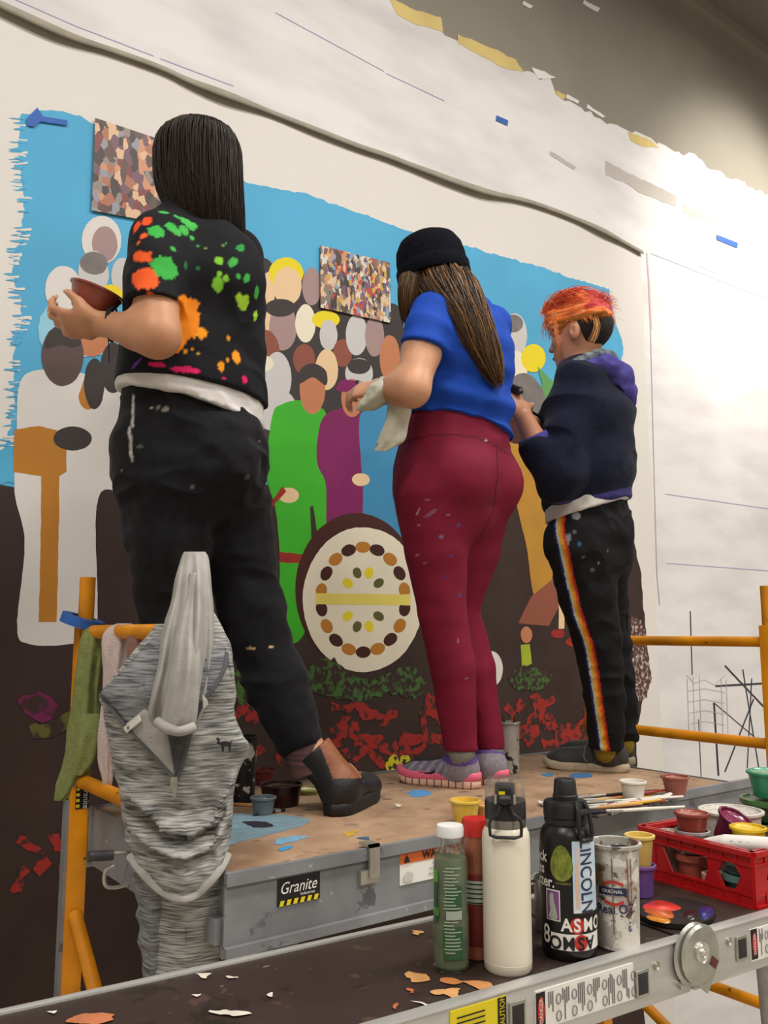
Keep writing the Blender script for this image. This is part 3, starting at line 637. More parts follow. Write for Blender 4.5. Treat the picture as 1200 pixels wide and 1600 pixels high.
# flat print on the rail: maker's plate and warning plate
M_blk = mat('print_black', '#17161a', .5, var=.05); M_wht = mat('print_white', '#e9e6df', .5, var=.03); M_ylw = mat('print_yellow', '#e2cd1b', .5, var=.04); M_org = mat('print_orange', '#c9632a', .5, var=.06); M_red = mat('print_red', '#c3322b', .5, var=.05)
M_txt = mat('print_text_grey', '#6f6b68', .6, var=.1)
def plate(name, c, X, Y, w, h, m, parent, off=0.0, th=.0008):
    X = nrm(X); Y = nrm(Y); Nn = np.cross(X, Y); c = np.array(c)+Nn*off
    return MB().obox(c, (w/2, h/2, th), X, Y, Nn).build(name, m, parent, smooth=False)
yq = DY0+.008
def on_rail(px, py): return ony(px, py, yq)
a, b = on_rail(433, 1390), on_rail(499, 1388); c = (a+b)/2; w = b[0]-a[0]; X, Yv = np.array([1, 0, 0.]), np.array([0, 0, 1.])
pl = plate('maker_plate', c, X, Yv, w, .046, M_blk, scaf, .001)
flat_text('lettering', 'Granite', .030, c+np.array([0, 0, .006]), X, (.25, 0, 1), M_wht, pl, .003, sx=.85)
flat_text('lettering', 'Industries', .008, c+np.array([.018, 0, -.008]), X, Yv, M_wht, pl, .003)
for k in range(6):
    x = c[0]-w/2+w*(k+.2)/6.2; MB().prism([(0, -.005), (.008, -.005), (.011, .004), (.003, .004)], (x, yq-.003, c[2]-.018), X, Yv, .0006).build('hazard_stripe', M_ylw, pl, smooth=False)
a, b = on_rail(624, 1355), on_rail(735, 1340); c = (a+b)/2; w = b[0]-a[0]
pl = plate('warning_plate', c, X, Yv, w, .060, M_wht, scaf, .001)
plate('warning_band', c+np.array([0, 0, .02]), X, Yv, w, .020, M_org, pl, .0025, .0004)
flat_text('lettering', 'WARNING', .020, c+np.array([.012, 0, .020]), X, Yv, M_blk, pl, .0042, sx=1.05, bold=.0006)
MB().prism([(-.008, -.006), (.008, -.006), (0, .008)], (c[0]-w/2+.016, yq-.0046, c[2]+.019), X, Yv, .0004).build('warning_triangle', M_blk, pl, smooth=False)
for k, s in enumerate(('ALWAYS ENGAGE', 'HOLD DOWN LATCH', 'MOVEMENT IS LOCKED')): flat_text('lettering', s, .0085, c+np.array([.018, 0, .002-.011*k]), X, Yv, M_txt, pl, .0035, sx=.9)
MB().prism([(-.012, -.012), (.010, -.012), (.012, .002), (-.002, .008), (-.012, .0)], (c[0]-w/2+.02, yq-.004, c[2]-.013), X, Yv, .0003).build('pictogram', mat('print_pale', '#c9c5bf', .6, var=.05), pl, smooth=False)
# small plate on the far left post
c = np.array([LXF, YF-.0025, 1.0]); c = ony(125, 1245, YF-.0025); pl = plate('post_plate', (LXF+.004, YF-.0025, c[2]), X, Yv, .032, .055, M_blk, scaf, .001)
V, Fc = text_geo('Granite', .02, 0, .9); obj('lettering', np.array([LXF+.012, YF-.006, c[2]])+V[:, :1]*np.array([0, 0, -1.])+V[:, 1:2]*np.array([1., 0, 0]), Fc, M_wht, pl, smooth=False)
for k in range(4): MB().box((LXF-.011, YF-.0056, c[2]-.024+k*.013), (LXF-.003, YF-.005, c[2]-.017+k*.013)).build('hazard_stripe', M_ylw, pl, smooth=False)
for x, y, s in ((LXF, YN, 1), ):
    pass
# ring of blue tape on the far left post
t = empty('masking_tape', (LXF, YF+.02, 1.53), 'roll of blue tape slipped over the far left yellow post', 'tape')
MB().lathe([(.030, -.012), (.052, -.012), (.052, .012), (.030, .012), (.030, -.012)], (LXF-.012, YF+.01, 1.545), 32, (.25, -.2, 1)).build('tape_roll', M_tape, t)

# ================================================================== aluminium folding work platform in front
M_alu = mat('aluminium', '#c9c8c4', .38, var=.10, vscale=8, metal=.55, stretch=(1, 10, 10))
M_pl = spatter('plank_brown', '#33241f', [('#22170f', 7, .58, 3), ('#4a362d', 16, .62, 6), ('#c98a4e', 17, .725, 9), ('#e2d8cc', 24, .735, 14), ('#b5653c', 20, .735, 21), ('#8a8580', 44, .70, 25)], .55, .2)
A0 = onz(0, 1581, PLANK); A1 = onz(676, 1432, PLANK); B0 = onz(633, 1598, PLANK); B1 = onz(1000, 1493, PLANK)
dv = nrm(A1-A0)*.5+nrm(B1-B0)*.5; dv[2] = 0; dv = nrm(dv); nv = np.array([dv[1], -dv[0], 0])   # dv along, nv towards camera
org = (A0+A1)/2; wid = float((B0-org)@nv+(B1-org)@nv)/2
hg = onz(1078, 1470, PLANK); sH = float((hg-org)@dv)      # hinge station
def pk(s, t, z=0): return org+dv*s+nv*t+np.array([0, 0, z])
plat = empty('work_platform', tuple(pk(.3, wid/2, Z0-PLANK)), 'folding aluminium work platform with brown paint stained top in the foreground', 'platform')
S0, S1 = -.55, sH+.62
def slabk(s0, s1, t0, t1, z0, z1, name, m, par=plat, bev=.002):
    return MB().obox(pk((s0+s1)/2, (t0+t1)/2, (z0+z1)/2), ((s1-s0)/2, (t1-t0)/2, (z1-z0)/2), dv, -nv, ZU, bev).build(name, m, par)
for s0, s1 in ((S0, sH-.004), (sH+.004, S1)):
    slabk(s0, s1, .012, wid-.012, -.012, .0, 'deck_panel', M_pl)
    slabk(s0, s1, 0, .012, -.065, .003, 'back_rail', M_alu)
    slabk(s0, s1, wid-.012, wid+.002, -.068, .002, 'front_rail', M_alu)
    slabk(s0, s1, wid-.018, wid+.003, .002, .005, 'top_edge', M_alu)
for s in (S0+.3, sH-.35, sH+.3): slabk(s, s+.03, .012, wid-.012, -.06, -.014, 'cross_member', M_alu)
# hinge: two discs on the front rail
def disc(c, r, t, m, name, ax=nv, prof=None): return MB().lathe(prof or [(0, 0), (r-.004, 0), (r, .003), (r, t-.003), (r-.004, t), (0, t)], c, 36, ax).build(name, m, plat)
M_hinge = mat('hinge_steel', '#b9bab2', .3, var=.2, vscale=25, metal=.85)
hc = pk(sH, wid+.004, -.016)
disc(hc, .043, .006, M_hinge, 'hinge_plate'); d2 = disc(hc+nv*.006+dv*.006, .041, .007, M_hinge, 'hinge_plate')
disc(hc+nv*.013+dv*.004+ZU*.004, .014, .003, mat('hinge_boss', '#d5d4cc', .25, var=.1, metal=.8), 'hinge_boss'); disc(hc+nv*.016+dv*.004+ZU*.004, .006, .003, MATS['hinge_boss'], 'hinge_pin')
MB().obox(hc+nv*.0085+dv*.020-ZU*.024, (.017, .026, .002), nrm(dv*.8-ZU*.6), nrm(dv*.6+ZU*.8), nv, .001).build('hinge_lug', M_hinge, plat)
MB().obox(hc+nv*.0138+dv*.030-ZU*.014, (.007, .006, .0006), nrm(dv*.8-ZU*.6), nrm(dv*.6+ZU*.8), nv).build('hinge_sticker', mat('rust_sticker', '#5d2b22', .6, var=.2), plat)
M_hole = mat('slot_dark', '#2b2a2a', .6, var=.2)
for px, py in ((808, 1587), (1003, 1536), (1158, 1481)):
    q = ony(px, py, .0001) if False else None
    d = FW+RT*(px-600)/F_PX-UP*(py-800)/F_PX; t = ((pk(0, wid+.003)-CAM)@nv)/(d@nv); c = CAM+d*t
    sl = MB().obox(c+nv*.0008, (.013, .0175, .0015), dv, ZU, nv, .006).build('rung_slot', M_hinge, plat)
    MB().obox(c+nv*.0024, (.0095, .0135, .0006), dv, ZU, nv, .003).build('slot_hole', M_hole, sl)
def railpt(px, py):
    d = FW+RT*(px-600)/F_PX-UP*(py-800)/F_PX; t = ((pk(0, wid+.0025)-CAM)@nv)/(d@nv); return CAM+d*t
for px, py in ((1025, 1508), (1062, 1538), (1108, 1520), (1138, 1470)): disc(railpt(px, py), .0055, .002, M_zinc, 'rivet')
# stickers on the rail
a = railpt(703, 1600); b = railpt(790, 1583); c = (a+b)/2; w = np.linalg.norm(b-a)
pl = plate('caution_sticker', c-ZU*.001, dv, ZU, w, .036, M_ylw, plat, .0005); 
e = pk(0, 0); cb = c+dv*(w/2-.007); plate('caution_band', cb, dv, ZU, .013, .034, M_blk, pl, .0018, .0003)
V, Fc = text_geo('CAUTION', .011, 0, .8); obj('lettering', cb+nv*.0026+V[:, :1]*ZU+V[:, 1:2]*(-dv), Fc, M_ylw, pl, smooth=False)
for k in range(3): plate('text_line', c-dv*.012-ZU*(.006*k-.008), dv, ZU, w*.5, .0015, M_blk, pl, .0018, .0002)
def safety(pxa, pxb, seed):
    a = railpt(*pxa); b = railpt(*pxb); c = (a+b)/2; w = np.linalg.norm(b-a); pl = plate('safety_sticker', c, dv, ZU, w, .046, M_wht, plat, .0005)
    cb = a+dv*.008; bd = plate('danger_band', cb, dv, ZU, .015, .043, M_blk, pl, .0018, .0003)
    MB().lathe([(0, 0), (.0055, 0), (.0055, .0004), (0, .0004)], cb+nv*.0024, 20, nv)
    a_ = np.arange(20)*2*math.pi/20; obj('danger_oval', [cb+nv*.0026+dv*.0055*math.cos(t)+ZU*.017*math.sin(t) for t in a_], [tuple(range(20))], M_red, pl, smooth=False)
    V, Fc = text_geo('DANGER', .008, 0, .9); obj('lettering', cb+nv*.0030+V[:, :1]*ZU+V[:, 1:2]*(-dv), Fc, M_wht, pl, smooth=False)
    rr = random.Random(seed); s = .022; k = 0
    while s < w-.006:
        if k % 5 == 3:
            cc = a+dv*(s+.006)
            for zz in (-.012, .008):
                MB().tube([cc+nv*.0025+dv*.004*math.cos(t)+ZU*(zz+.006*math.sin(t)) for t in np.linspace(0, 2*math.pi, 14)], .0006, 5).build('pictogram', M_txt, pl)
            s += .014
        else:
            h = rr.uniform(.012, .038); plate('text_line', a+dv*s+ZU*((.019-h/2)*rr.choice((1, -1, 1))), dv, ZU, .0016, h, M_txt, pl, .0018, .0002); s += .0034
        k += 1
safety((836, 1581), (989, 1531), 3); safety((1172, 1476), (1260, 1452), 4)
# legs of the platform
for s, sg in ((S0+.06, -1), (S1-.08, 1)):
    for t in (.02, wid-.02):
        MB().beam(pk(s, t, -.06), pk(s+sg*.10, t, Z0-PLANK+.01), .03, .022, dv).build('leg', M_alu, plat)
    MB().tube([pk(s+sg*.05, .02, -.75), pk(s+sg*.05, wid-.02, -.75)], .012, 12).build('leg_rung', M_alu, plat)
# thrown orange and white flakes lying on the top (flat paint)
# ================================================================== cups, bottles, tools
def plastic(name, h, rough=.35, var=.1): return mat('plastic_'+name, h, rough, var=var, vscale=30, coat=.1)
def cup(name, base, rt, rb, h, wallm, label, cat, group=None, fill=None, fm=None, lidm=None, rim=.003, tilt=None, seg=32, spat=None):
    """open tapered cup: outer wall, inner wall, rim, painted contents"""
    base = np.array(base, float); ax = nrm(tilt) if tilt is not None else ZU
    e = empty(name, tuple(base), label, cat, group); t = .0018
    prof = [(rb*.92, 0), (rb, .002), (rt-rim*.3, h-.006), (rt+rim, h-.005), (rt+rim, h-.001), (rt, h), (rt-t, h-.001), (rb-t, .004), (0, .003)]
    MB().lathe(prof, base, seg, ax).build('cup_wall', wallm, e, ang=30)
    if fm is not None:
        z = h*(fill or .8); r = rb+(rt-rb)*z/h-t*1.2
        V, Fc = lathe_geo([(0, z), (r*.5, z+.0006), (r*.96, z+.0002), (r, z+.0022)], base, seg, ax); V = np.array(V); V += np.outer(vnoise(V*70)*.0012, ax)
        obj('paint_fill', V, Fc[:-1], fm, e)
    if lidm is not None:
        MB().lathe([(0, h+.001), (rt-.004, h+.001), (rt-.002, h+.004), (rt+.004, h+.004), (rt+.004, h-.006), (rt+.002, h-.006)], base, seg, ax).build('lid', lidm, e)
    return e
G1 = 'small paint cups on the scaffold deck'; G2 = 'paint cups in and behind the red crate'
wet = lambda n, h: mat('wet_'+n, h, .25, var=.25, vscale=60, bump=.2, bscale=50, coat=.5)
cup('paint_cup', onz(727, 1287, DECK), .0325, .024, .052, mat('yellow_cup_plastic', '#d9b22a', .3, var=.2, vscale=30, col2='#e6c96a'), 'translucent yellow paint cup on the deck behind the red cap bottle', 'cup', G1, .6, wet('yellow', '#d7a818'))
cup('paint_cup', onz(759, 1282, DECK), .021, .017, .036, plastic('tan', '#cfa06a'), 'tiny tan paint cup half hidden beside the yellow cup', 'cup', G1, .8, wet('tan', '#d9a35c'))
cup('paint_cup', onz(990, 1253, DECK), .031, .023, .052, plastic('white', '#e3dfd2'), 'white paint cup standing by the brushes on the deck', 'cup', G1, .5, wet('white', '#dedad0'))
cup('paint_cup', onz(1056, 1243, DECK), .034, .024, .05, plastic('rose', '#9c5a4e'), 'dusty rose paint cup near the right end of the deck', 'cup', G1, .85, wet('rose', '#a8654f'))
cup('paint_bowl', onz(439, 1258, DECK), .051, .043, .052, plastic('oxblood', '#2c1210', .3), 'dark oxblood paint bowl beside the black boot', 'bowl', G1, .8, wet('oxblood', '#3a1413'))
cup('paint_cup', onz(411, 1272, DECK), .028, .022, .040, plastic('slate', '#5f676d'), 'slate grey paint cup in front of the dark bowl', 'cup', G1, .75, wet('slate', '#4f5a61'))
cup('paint_cup', onz(408, 1228, DECK), .036, .028, .045, mat('clear_red', '#6b2522', .2, var=.2, alpha=.75), 'clear red stained cup behind the dark bowl', 'cup', G1, .5, wet('red', '#4a1512'))
cup('jar_lid', onz(481, 1240, DECK), .030, .028, .014, plastic('olive', '#8c8a4c'), 'shallow olive lid of paint lying behind the boot heel', 'lid', G1, .6, wet('cream', '#c9c39a'))
M_sp1 = spatter('spattered_tin', '#a8a39a', [('#1f1d1d', 22, .56, 1), ('#e2ddd3', 26, .62, 4), ('#6d2a28', 40, .68, 7)], .45, .2)
def brush(parent_pt, top, m, label, name='paintbrush', group='paintbrushes', tip='#4a3a2a', bristle_up=False):
    a, b = np.array(parent_pt, float), np.array(top, float); e = empty(name, tuple(a), label, 'brush', group); L = b-a
    MB().tube([a, a+L*.4, a+L*.66], [.0026, .0042, .0036], 10).build('handle', m, e)
    MB().tube([a+L*.66, a+L*.83], [.0042, .0046], 10).build('ferrule', M_zinc, e)
    MB().tube([a+L*.83, a+L*.93, b], [.0046, .0052, .0015], 10).build('bristles', mat('bristle_'+tip.strip('#'), tip, .8, var=.2), e)
    return e
M_hy = mat('handle_yellow', '#d8a92a', .4, var=.1); M_hb = mat('handle_black', '#221f20', .4, var=.1); M_hw = mat('handle_wood', '#b98a52', .5, var=.15); M_hr = mat('handle_red', '#a83a2c', .4, var=.1)
b = onz(797, 1207, DECK); cup('brush_tin', b, .031, .028, .150, M_sp1, 'paint spattered tin of brushes behind the maroon leggings', 'tin', None, .3, wet('grime', '#2a2725'))
for i, (dx, dy, m) in enumerate(((.03, .0, M_hy), (-.012, .012, M_hb), (.012, -.012, M_hw))):
    brush(b+np.array([dx*.2, dy*.2, .01]), b+np.array([dx*1.1, dy, .172]), m, ['yellow handled brush', 'black handled brush', 'wooden brush'][i]+' standing in the tin behind the leggings')
b = onz(377, 1252, DECK); cup('brush_tin', b, .037, .033, .160, spatter('dripped_black_tin', '#211f1f', [('#cfc8bd', 20, .58, 2), ('#8d877e', 35, .64, 8)], .45, .2), 'black tin with white drips half hidden behind the grey hoodie', 'tin', None, .5, wet('black', '#161515'))
brush(onz(352, 1258, DECK)+ZU*.004, onz(420, 1263, DECK)+ZU*.004, M_hw, 'wooden brush lying on the deck beside the hoodie', tip='#2a2320')
brush(onz(396, 1276, DECK)+ZU*.004, onz(446, 1268, DECK)+ZU*.004, M_hb, 'black brush lying in front of the dark bowl', tip='#161414')
# brushes and palette strip on the right of the deck
R = random.Random(11)
for k in range(11):
    y = 1247+k*2.4; x0 = 880+R.uniform(0, 40); x1 = x0+R.uniform(100, 150)
    a = onz(x1, y-6+R.uniform(-4, 2), DECK)+ZU*(.005+.0045*(k % 3)); b = onz(x0, y+6+R.uniform(-2, 3), DECK)+ZU*(.005+.0045*((k+1) % 3))
    brush(a, b, (M_hw, M_hb, M_hr, M_hy, MATS['plastic_white'])[k % 5], ('wooden', 'black', 'red', 'yellow', 'white')[k % 5]+' handled brush with '+('slate', 'grey', 'brown')[k % 3]+' bristles in the loose pile on the deck', group='loose brush pile', tip=('#2c2a33', '#8f8880', '#3d2a22')[k % 3])
rg = [onz(x, y, DECK)+ZU*.010 for x, y in ((910, 1270), (945, 1266), (985, 1261), (1020, 1255), (1048, 1248))]
V, Fc = tube_geo(spline(rg, 30), [.006+.006*math.sin(math.pi*i/29) for i in range(30)], 14, True, .6); V = np.array(V); V[:, 2] += vnoise(V*60)*.003
tag(obj('rolled_rag', V, Fc, spatter('rag_stained', '#cfc6bc', [('#8a7f86', 40, .6, 1), ('#c98f7a', 55, .64, 5)], .9, .4)), 'stained white rag rolled along the deck edge under the brushes', 'rag')
V, Fc = tube_geo(spline([onz(x, y, DECK)+ZU*.007 for x, y in ((842, 1257), (858, 1262), (874, 1264))], 14), [.004+.008*math.sin(math.pi*i/13) for i in range(14)], 12, True, .5); V = np.array(V); V[:, 2] += vnoise(V*80)*.003
tag(obj('crumpled_paper', V, Fc, mat('crumple_white', '#dcd8d2', .8, var=.15, vscale=60, bump=.5)), 'crumpled white paper scrap on the deck left of the black bottle', 'paper')
tag(obj('palette_board', *(lambda b: (np.array(b.V), b.F))(MB().obox(onz(975, 1262, DECK)+ZU*.0025, (.15, .035, .0025), (1, .04, 0), (-.04, 1, 0), ZU, .001)), spatter('palette_stained', '#5b4c44', [('#2a2528', 30, .5, 2), ('#c9bfb5', 34, .62, 4), ('#b5532f', 44, .68, 6)], .6, .3)), 'stained palette board lying under the brush pile', 'board')

# blue spill and dabs of paint on the deck (flat paint, parts of the scaffold)
def spill(px, h, name, parent=scaf, z=DECK, sm=True):
    q = np.array([onz(x, y, z)[:2] for x, y in px]); q = smooth_closed(q, 8) if sm else q; q = ragged(q, .0045, .004, freq=110, seed=px[0][0])
    SP[0] += 1; V = np.c_[q, np.full(len(q), z+.0004+SP[0]*.00008)]; ar = .5*np.sum(q[:, 0]*np.roll(q[:, 1], -1)-np.roll(q[:, 0], -1)*q[:, 1])
    idx = list(range(len(q))); return obj(name, V, [tuple(idx if ar > 0 else idx[::-1])], mat('spill_'+h.strip('#'), h, .5, var=.15, vscale=40), parent, smooth=False)
SP = [0]
spill([(330, 1278), (400, 1272), (480, 1278), (470, 1292), (420, 1304), (360, 1320), (320, 1330)], '#7e9aa6', 'paint_spill')
spill([(380, 1284), (410, 1284), (428, 1292), (400, 1294), (388, 1290)], '#2c2a30', 'paint_spill')
for px, h in (([(637, 1238), (660, 1234), (674, 1240), (650, 1246)], '#4b8fc4'), ([(432, 1312), (470, 1306), (480, 1309), (440, 1320)], '#7fb0d0'), ([(536, 1302), (556, 1297), (556, 1302), (540, 1308)], '#cda23a'), ([(560, 1310), (578, 1308), (576, 1312)], '#3f5f86'), ([(845, 1210), (862, 1208), (860, 1214)], '#3f7fa8'), ([(893, 1210), (920, 1208), (925, 1214), (900, 1216)], '#3a74a5'), ([(455, 1322), (440, 1330), (434, 1326)], '#4aa0d8'), ([(617, 1256), (628, 1259), (620, 1262)], '#d8cfc0')):
    spill(px, h, 'paint_dab')
for px, h in (([(635, 1520), (668, 1524), (672, 1532), (650, 1534)], '#c9955a'), ([(688, 1530), (720, 1532), (716, 1538), (692, 1537)], '#c07a45'), ([(725, 1533), (762, 1538), (760, 1550), (735, 1543)], '#c98a55'), ([(672, 1553), (705, 1548), (722, 1548), (715, 1556), (735, 1562), (712, 1571), (700, 1558), (680, 1560)], '#cf9a62'), ([(645, 1456), (664, 1460), (652, 1463)], '#c9995f'), ([(637, 1545), (650, 1548), (640, 1555)], '#b9673c'), ([(640, 1567), (668, 1572), (672, 1578), (650, 1570)], '#ddd6cc'), ([(618, 1573), (624, 1572), (620, 1580)], '#b9673c'), ([(105, 1592), (140, 1585), (180, 1587), (160, 1598), (110, 1600)], '#b9714a'), ([(305, 1526), (325, 1524), (318, 1531)], '#d8cdbd'), ([(353, 1528), (372, 1527), (362, 1533)], '#d8cdbd'), ([(325, 1582), (365, 1580), (390, 1588), (350, 1590)], '#d9d0c2'), ([(74, 1582), (84, 1582), (80, 1587)], '#e0dacd'), ([(412, 1558), (426, 1556), (420, 1562)], '#d8d2c6'), ([(300, 1555), (318, 1554), (308, 1558)], '#d8cdbd')):
    spill(px, h, 'paint_flake', plat, PLANK)

# --- green juice bottle
c = onz(705, 1512, PLANK); vdir = math.atan2(-c[1], -c[0]); e = empty('juice_bottle', tuple(c), 'small bottle of green juice with a white cap at the left', 'bottle')
prof = [(0, 0), (.020, 0), (.0235, .004), (.0245, .03), (.0240, .06), (.0225, .09), (.0235, .12), (.0225, .138), (.0165, .155), (.0140, .162), (.0140, .172)]
MB().lathe([(r*.93 if i else 0, z+.002) for i, (r, z) in enumerate(prof[:8])]+[(0, .1385)], c, 40).build('juice', mat('green_juice', '#4a5a40', .4, var=.25, vscale=16, col2='#6f7d5c', stretch=(1, 1, 2.5)), e)
MB().lathe(prof, c, 40).build('glass_body', mat('bottle_clear', '#e6efe4', .08, var=.02, trans=.9, alpha=.35, ior=1.3), e)
MB().lathe([(.0165, .168), (.0185, .168), (.0188, .178), (.0175, .182), (0, .183)], c, 40).build('cap', plastic('capwhite', '#e6e6e4', .4, .03), e)
M_lp = mat('label_pale', '#a3b09f', .6, var=.08); M_lg = mat('label_green', '#5e9a35', .6, var=.08)
def wlabel(name, x0, x1, y0, y1, m, par, c, r, az, off=.0006):
    nx = max(2, int(abs(x1-x0)/.003)); xs = np.linspace(x0, x1, nx); V = []; [V.extend([(x, y0), (x, y1)]) for x in xs]
    V = wrap(np.array(V), c, r+off, az, 0); return obj(name, V, [(2*i, 2*i+2, 2*i+3, 2*i+1) for i in range(nx-1)], m, par, smooth=True)
rr = random.Random(2); z = .135
M_dkgreen = mat('label_darkgreen', '#2f5a35', .6, var=.15)
wlabel('label_panel', -.006, .016, .082, .108, M_dkgreen, e, c, .0243, vdir)
wlabel('label_panel', -.010, .017, .018, .058, M_dkgreen, e, c, .0243, vdir)
wlabel('label_panel', -.006, .016, .067, .078, M_lp, e, c, .0243, vdir)
for k in range(26):
    z -= .0042
    if .066 < z < .079: continue
    wlabel('label_line', -.010+rr.uniform(0, .003), rr.uniform(.004, .015), z, z+.0016, M_lp, e, c, .0247, vdir)
wlabel('label_band', -.026, -.018, .112, .128, M_lg, e, c, .0243, vdir); wlabel('label_band', -.026, -.017, .07, .08, M_lg, e, c, .0243, vdir)
wlabel('label_band', -.027, -.020, .06, .112, M_dkgreen, e, c, .0241, vdir)
# --- red capped bottle
c = onz(747, 1494, PLANK); vdir = math.atan2(-c[1], -c[0]); e = empty('juice_bottle', tuple(c), 'red capped bottle of brown drink behind the white flask', 'bottle')
MB().lathe([(0, 0), (.022, 0), (.0255, .004), (.0255, .10), (.0235, .125), (.0245, .135), (.0205, .155), (.0185, .160), (.0185, .166)], c, 40).build('bottle_body', mat('brown_drink', '#7a3f2c', .2, var=.25, vscale=20, col2='#955a40', coat=.5), e)
MB().lathe([(.0185, .160), (.0200, .160), (.0205, .168), (.0205, .178), (.0190, .182), (0, .183)], c, 40).build('cap', plastic('capred', '#c52a23', .4, .05), e)
MB().lathe([(.0259, .02), (.0262, .021), (.0262, .112), (.0259, .113)], c, 40).build('label_sleeve', mat('maroon_label', '#6a1f1c', .5, var=.15, vscale=40), e)
wlabel('nutrition_panel', -.022, .02, .075, .105, M_lp, e, c, .0266, vdir)
for k in range(5): wlabel('label_line', -.020+.001*k, .008, .100-.006*k, .1015-.006*k, M_blk, e, c, .0270, vdir)
# --- white flask
c = onz(794, 1513, PLANK); vdir = math.atan2(-c[1], -c[0]); e = empty('insulated_flask', tuple(c), 'tall cream white insulated flask with clear lid and black carry loop', 'flask')
MB().lathe([(0, 0), (.0295, 0), (.0315, .003), (.0318, .0125), (.0314, .013), (.0318, .0135), (.0320, .02), (.0320, .166), (.0310, .174), (.0285, .179), (.0272, .181)], c, 56).build('flask_body', mat('cream_enamel', '#e6decb', .35, var=.02, vscale=6, coat=.15), e)
MB().lathe([(.0272, .179), (.0275, .192), (.0275, .193)], c, 40).build('steel_collar', mat('steel_soft', '#9d9a92', .3, var=.08, metal=.8), e)
MB().lathe([(.0272, .192), (.0276, .192), (.0276, .214), (.0265, .216), (0, .216)], c, 40).build('lid_band', plastic('lidblack', '#1f1e20', .4), e)
MB().lathe([(.0274, .214), (.0272, .228), (.0262, .238), (.0225, .244), (0, .245)], c, 40).build('clear_lid', mat('clear_smoke', '#c9c9c6', .1, var=.02, trans=.8, alpha=.4, ior=1.2), e)
MB().lathe([(0, .214), (.014, .214), (.013, .236), (0, .237)], c, 24).build('spout', plastic('lidblack', '#1f1e20', .4), e)
tc = np.array([math.cos(vdir), math.sin(vdir), 0]); tr_ = np.array([-math.sin(vdir), math.cos(vdir), 0])
def fl(x, z, o=.031): return c+tc*o+tr_*x+ZU*z
MB().tube([fl(-.007, .220), fl(.007, .220)], .007, 16).build('hinge_barrel', plastic('lidblack', '#1f1e20', .4), e)
MB().obox(fl(0, .229, .028), (.009, .002, .006), tr_, tc, ZU, .001).build('latch', plastic('lidblack', '#1f1e20', .4), e)
for s in (-1, 1): MB().obox(fl(.0125*s, .221), (.0016, .003, .006), tr_, tc, ZU, .001).build('latch_pin', M_zinc, e)
MB().obox(fl(-.004, .2285, .0305), (.004, .0008, .0022), tr_, tc, ZU).build('latch_mark', M_ylw, e)
lp = [(-.006, .214), (-.010, .203), (-.019, .197), (-.021, .190), (-.020, .176), (-.012, .1735), (.012, .1735), (.020, .176), (.021, .190), (.019, .197), (.010, .203), (.006, .214)]
MB().tube([fl(x, z, .036) for x, z in lp], .0023, 10).build('carry_loop', plastic('lidblack', '#1f1e20', .4), e)
# --- black bottle with stickers
c = onz(890, 1490, PLANK); RB = .0375; vdir = math.atan2(-c[1], -c[0]); e = empty('water_bottle', tuple(c), 'large black water bottle covered in stickers', 'bottle')
M_bb = mat('black_powdercoat', '#121214', .35, var=.1, vscale=60, bump=.05, bscale=400)
MB().lathe([(0, 0), (.034, 0), (.0365, .004), (RB, .012), (RB, .150), (.0365, .160), (.033, .168), (.0285, .173), (.0280, .178)], c, 56).build('bottle_body', M_bb, e)
M_bp = plastic('bottleblack', '#18181a', .5)
MB().lathe([(.0285, .174), (.0300, .175), (.0305, .180), (.0290, .183), (.0310, .184), (.0312, .200), (.0295, .204), (.0175, .206), (.0175, .212), (.0165, .213), (.0150, .232), (.0135, .234), (0, .234)], c, 44).build('screw_cap', M_bp, e)
az = vdir+.75
def bd(t, z, r): return c+np.array([math.cos(az+t), math.sin(az+t), 0])*r+ZU*z
MB().tube([bd(-.25, .203, .020), bd(-.25, .204, .031), bd(-.27, .196, .036), bd(-.3, .166, .0405), bd(-.22, .158, .0405), bd(.22, .158, .0405), bd(.3, .166, .0405), bd(.27, .196, .036), bd(.25, .204, .031), bd(.25, .203, .020)], .0032, 8).build('carry_strap', M_bp, e)
MB().tube([bd(-.27, .194, .036), bd(.27, .194, .036)], .004, 8).build('strap_bar', M_bp, e)
def wtext(s, size, x, y, m, par, sx=1, rot=0, flipx=False, bold=0, off=.0012, name='lettering'):
    V, Fc = text_geo(s, size, 0, sx, bold); V, Fc = subdiv(V, Fc, 3)
    if flipx: V[:, 0] *= -1
    ca, sa = math.cos(rot), math.sin(rot); X = V[:, 0]*ca-V[:, 1]*sa+x; Y = V[:, 0]*sa+V[:, 1]*ca+y
    return obj(name, wrap(np.stack([X, Y], 1), c, RB+off, vdir, 0), Fc, m, par, smooth=False)
# x runs left to right as the camera sees the bottle
wtext('Black', .020, -.050, .133, M_wht, e, .9, bold=.0004); wtext('Lives', .020, -.054, .117, M_wht, e, .9, bold=.0004); wtext('Matter.', .020, -.045, .101, M_wht, e, .9, bold=.0004)
a_ = np.arange(40)*2*math.pi/40; lf = np.stack([.0155*np.cos(a_)*(1-.25*np.sin(a_)), .0235*np.sin(a_)], 1)
V = wrap(np.vstack([[(-.008, .128)], lf+np.array([-.008, .128])]), c, RB+.0008, vdir, 0); obj('leaf_sticker', V, [(0, 1+i, 1+(i+1) % 40) for i in range(40)], mat('leaf_green', '#4c5a1c', .6, var=.5, vscale=160, col2='#8a9136', stretch=(1, 1, .6)), e)
wtext('LINDBERG', .0045, -.006, .1015, mat('sticker_olive', '#8a8a34', .6), e)
LX0, LX1 = .007, .056
pl = wlabel('plate_sticker', LX0, LX1, .064, .157, mat('plate_sky', '#9fc3df', .45, var=.15, vscale=30, col2='#dfe3e8'), e, c, RB, vdir)
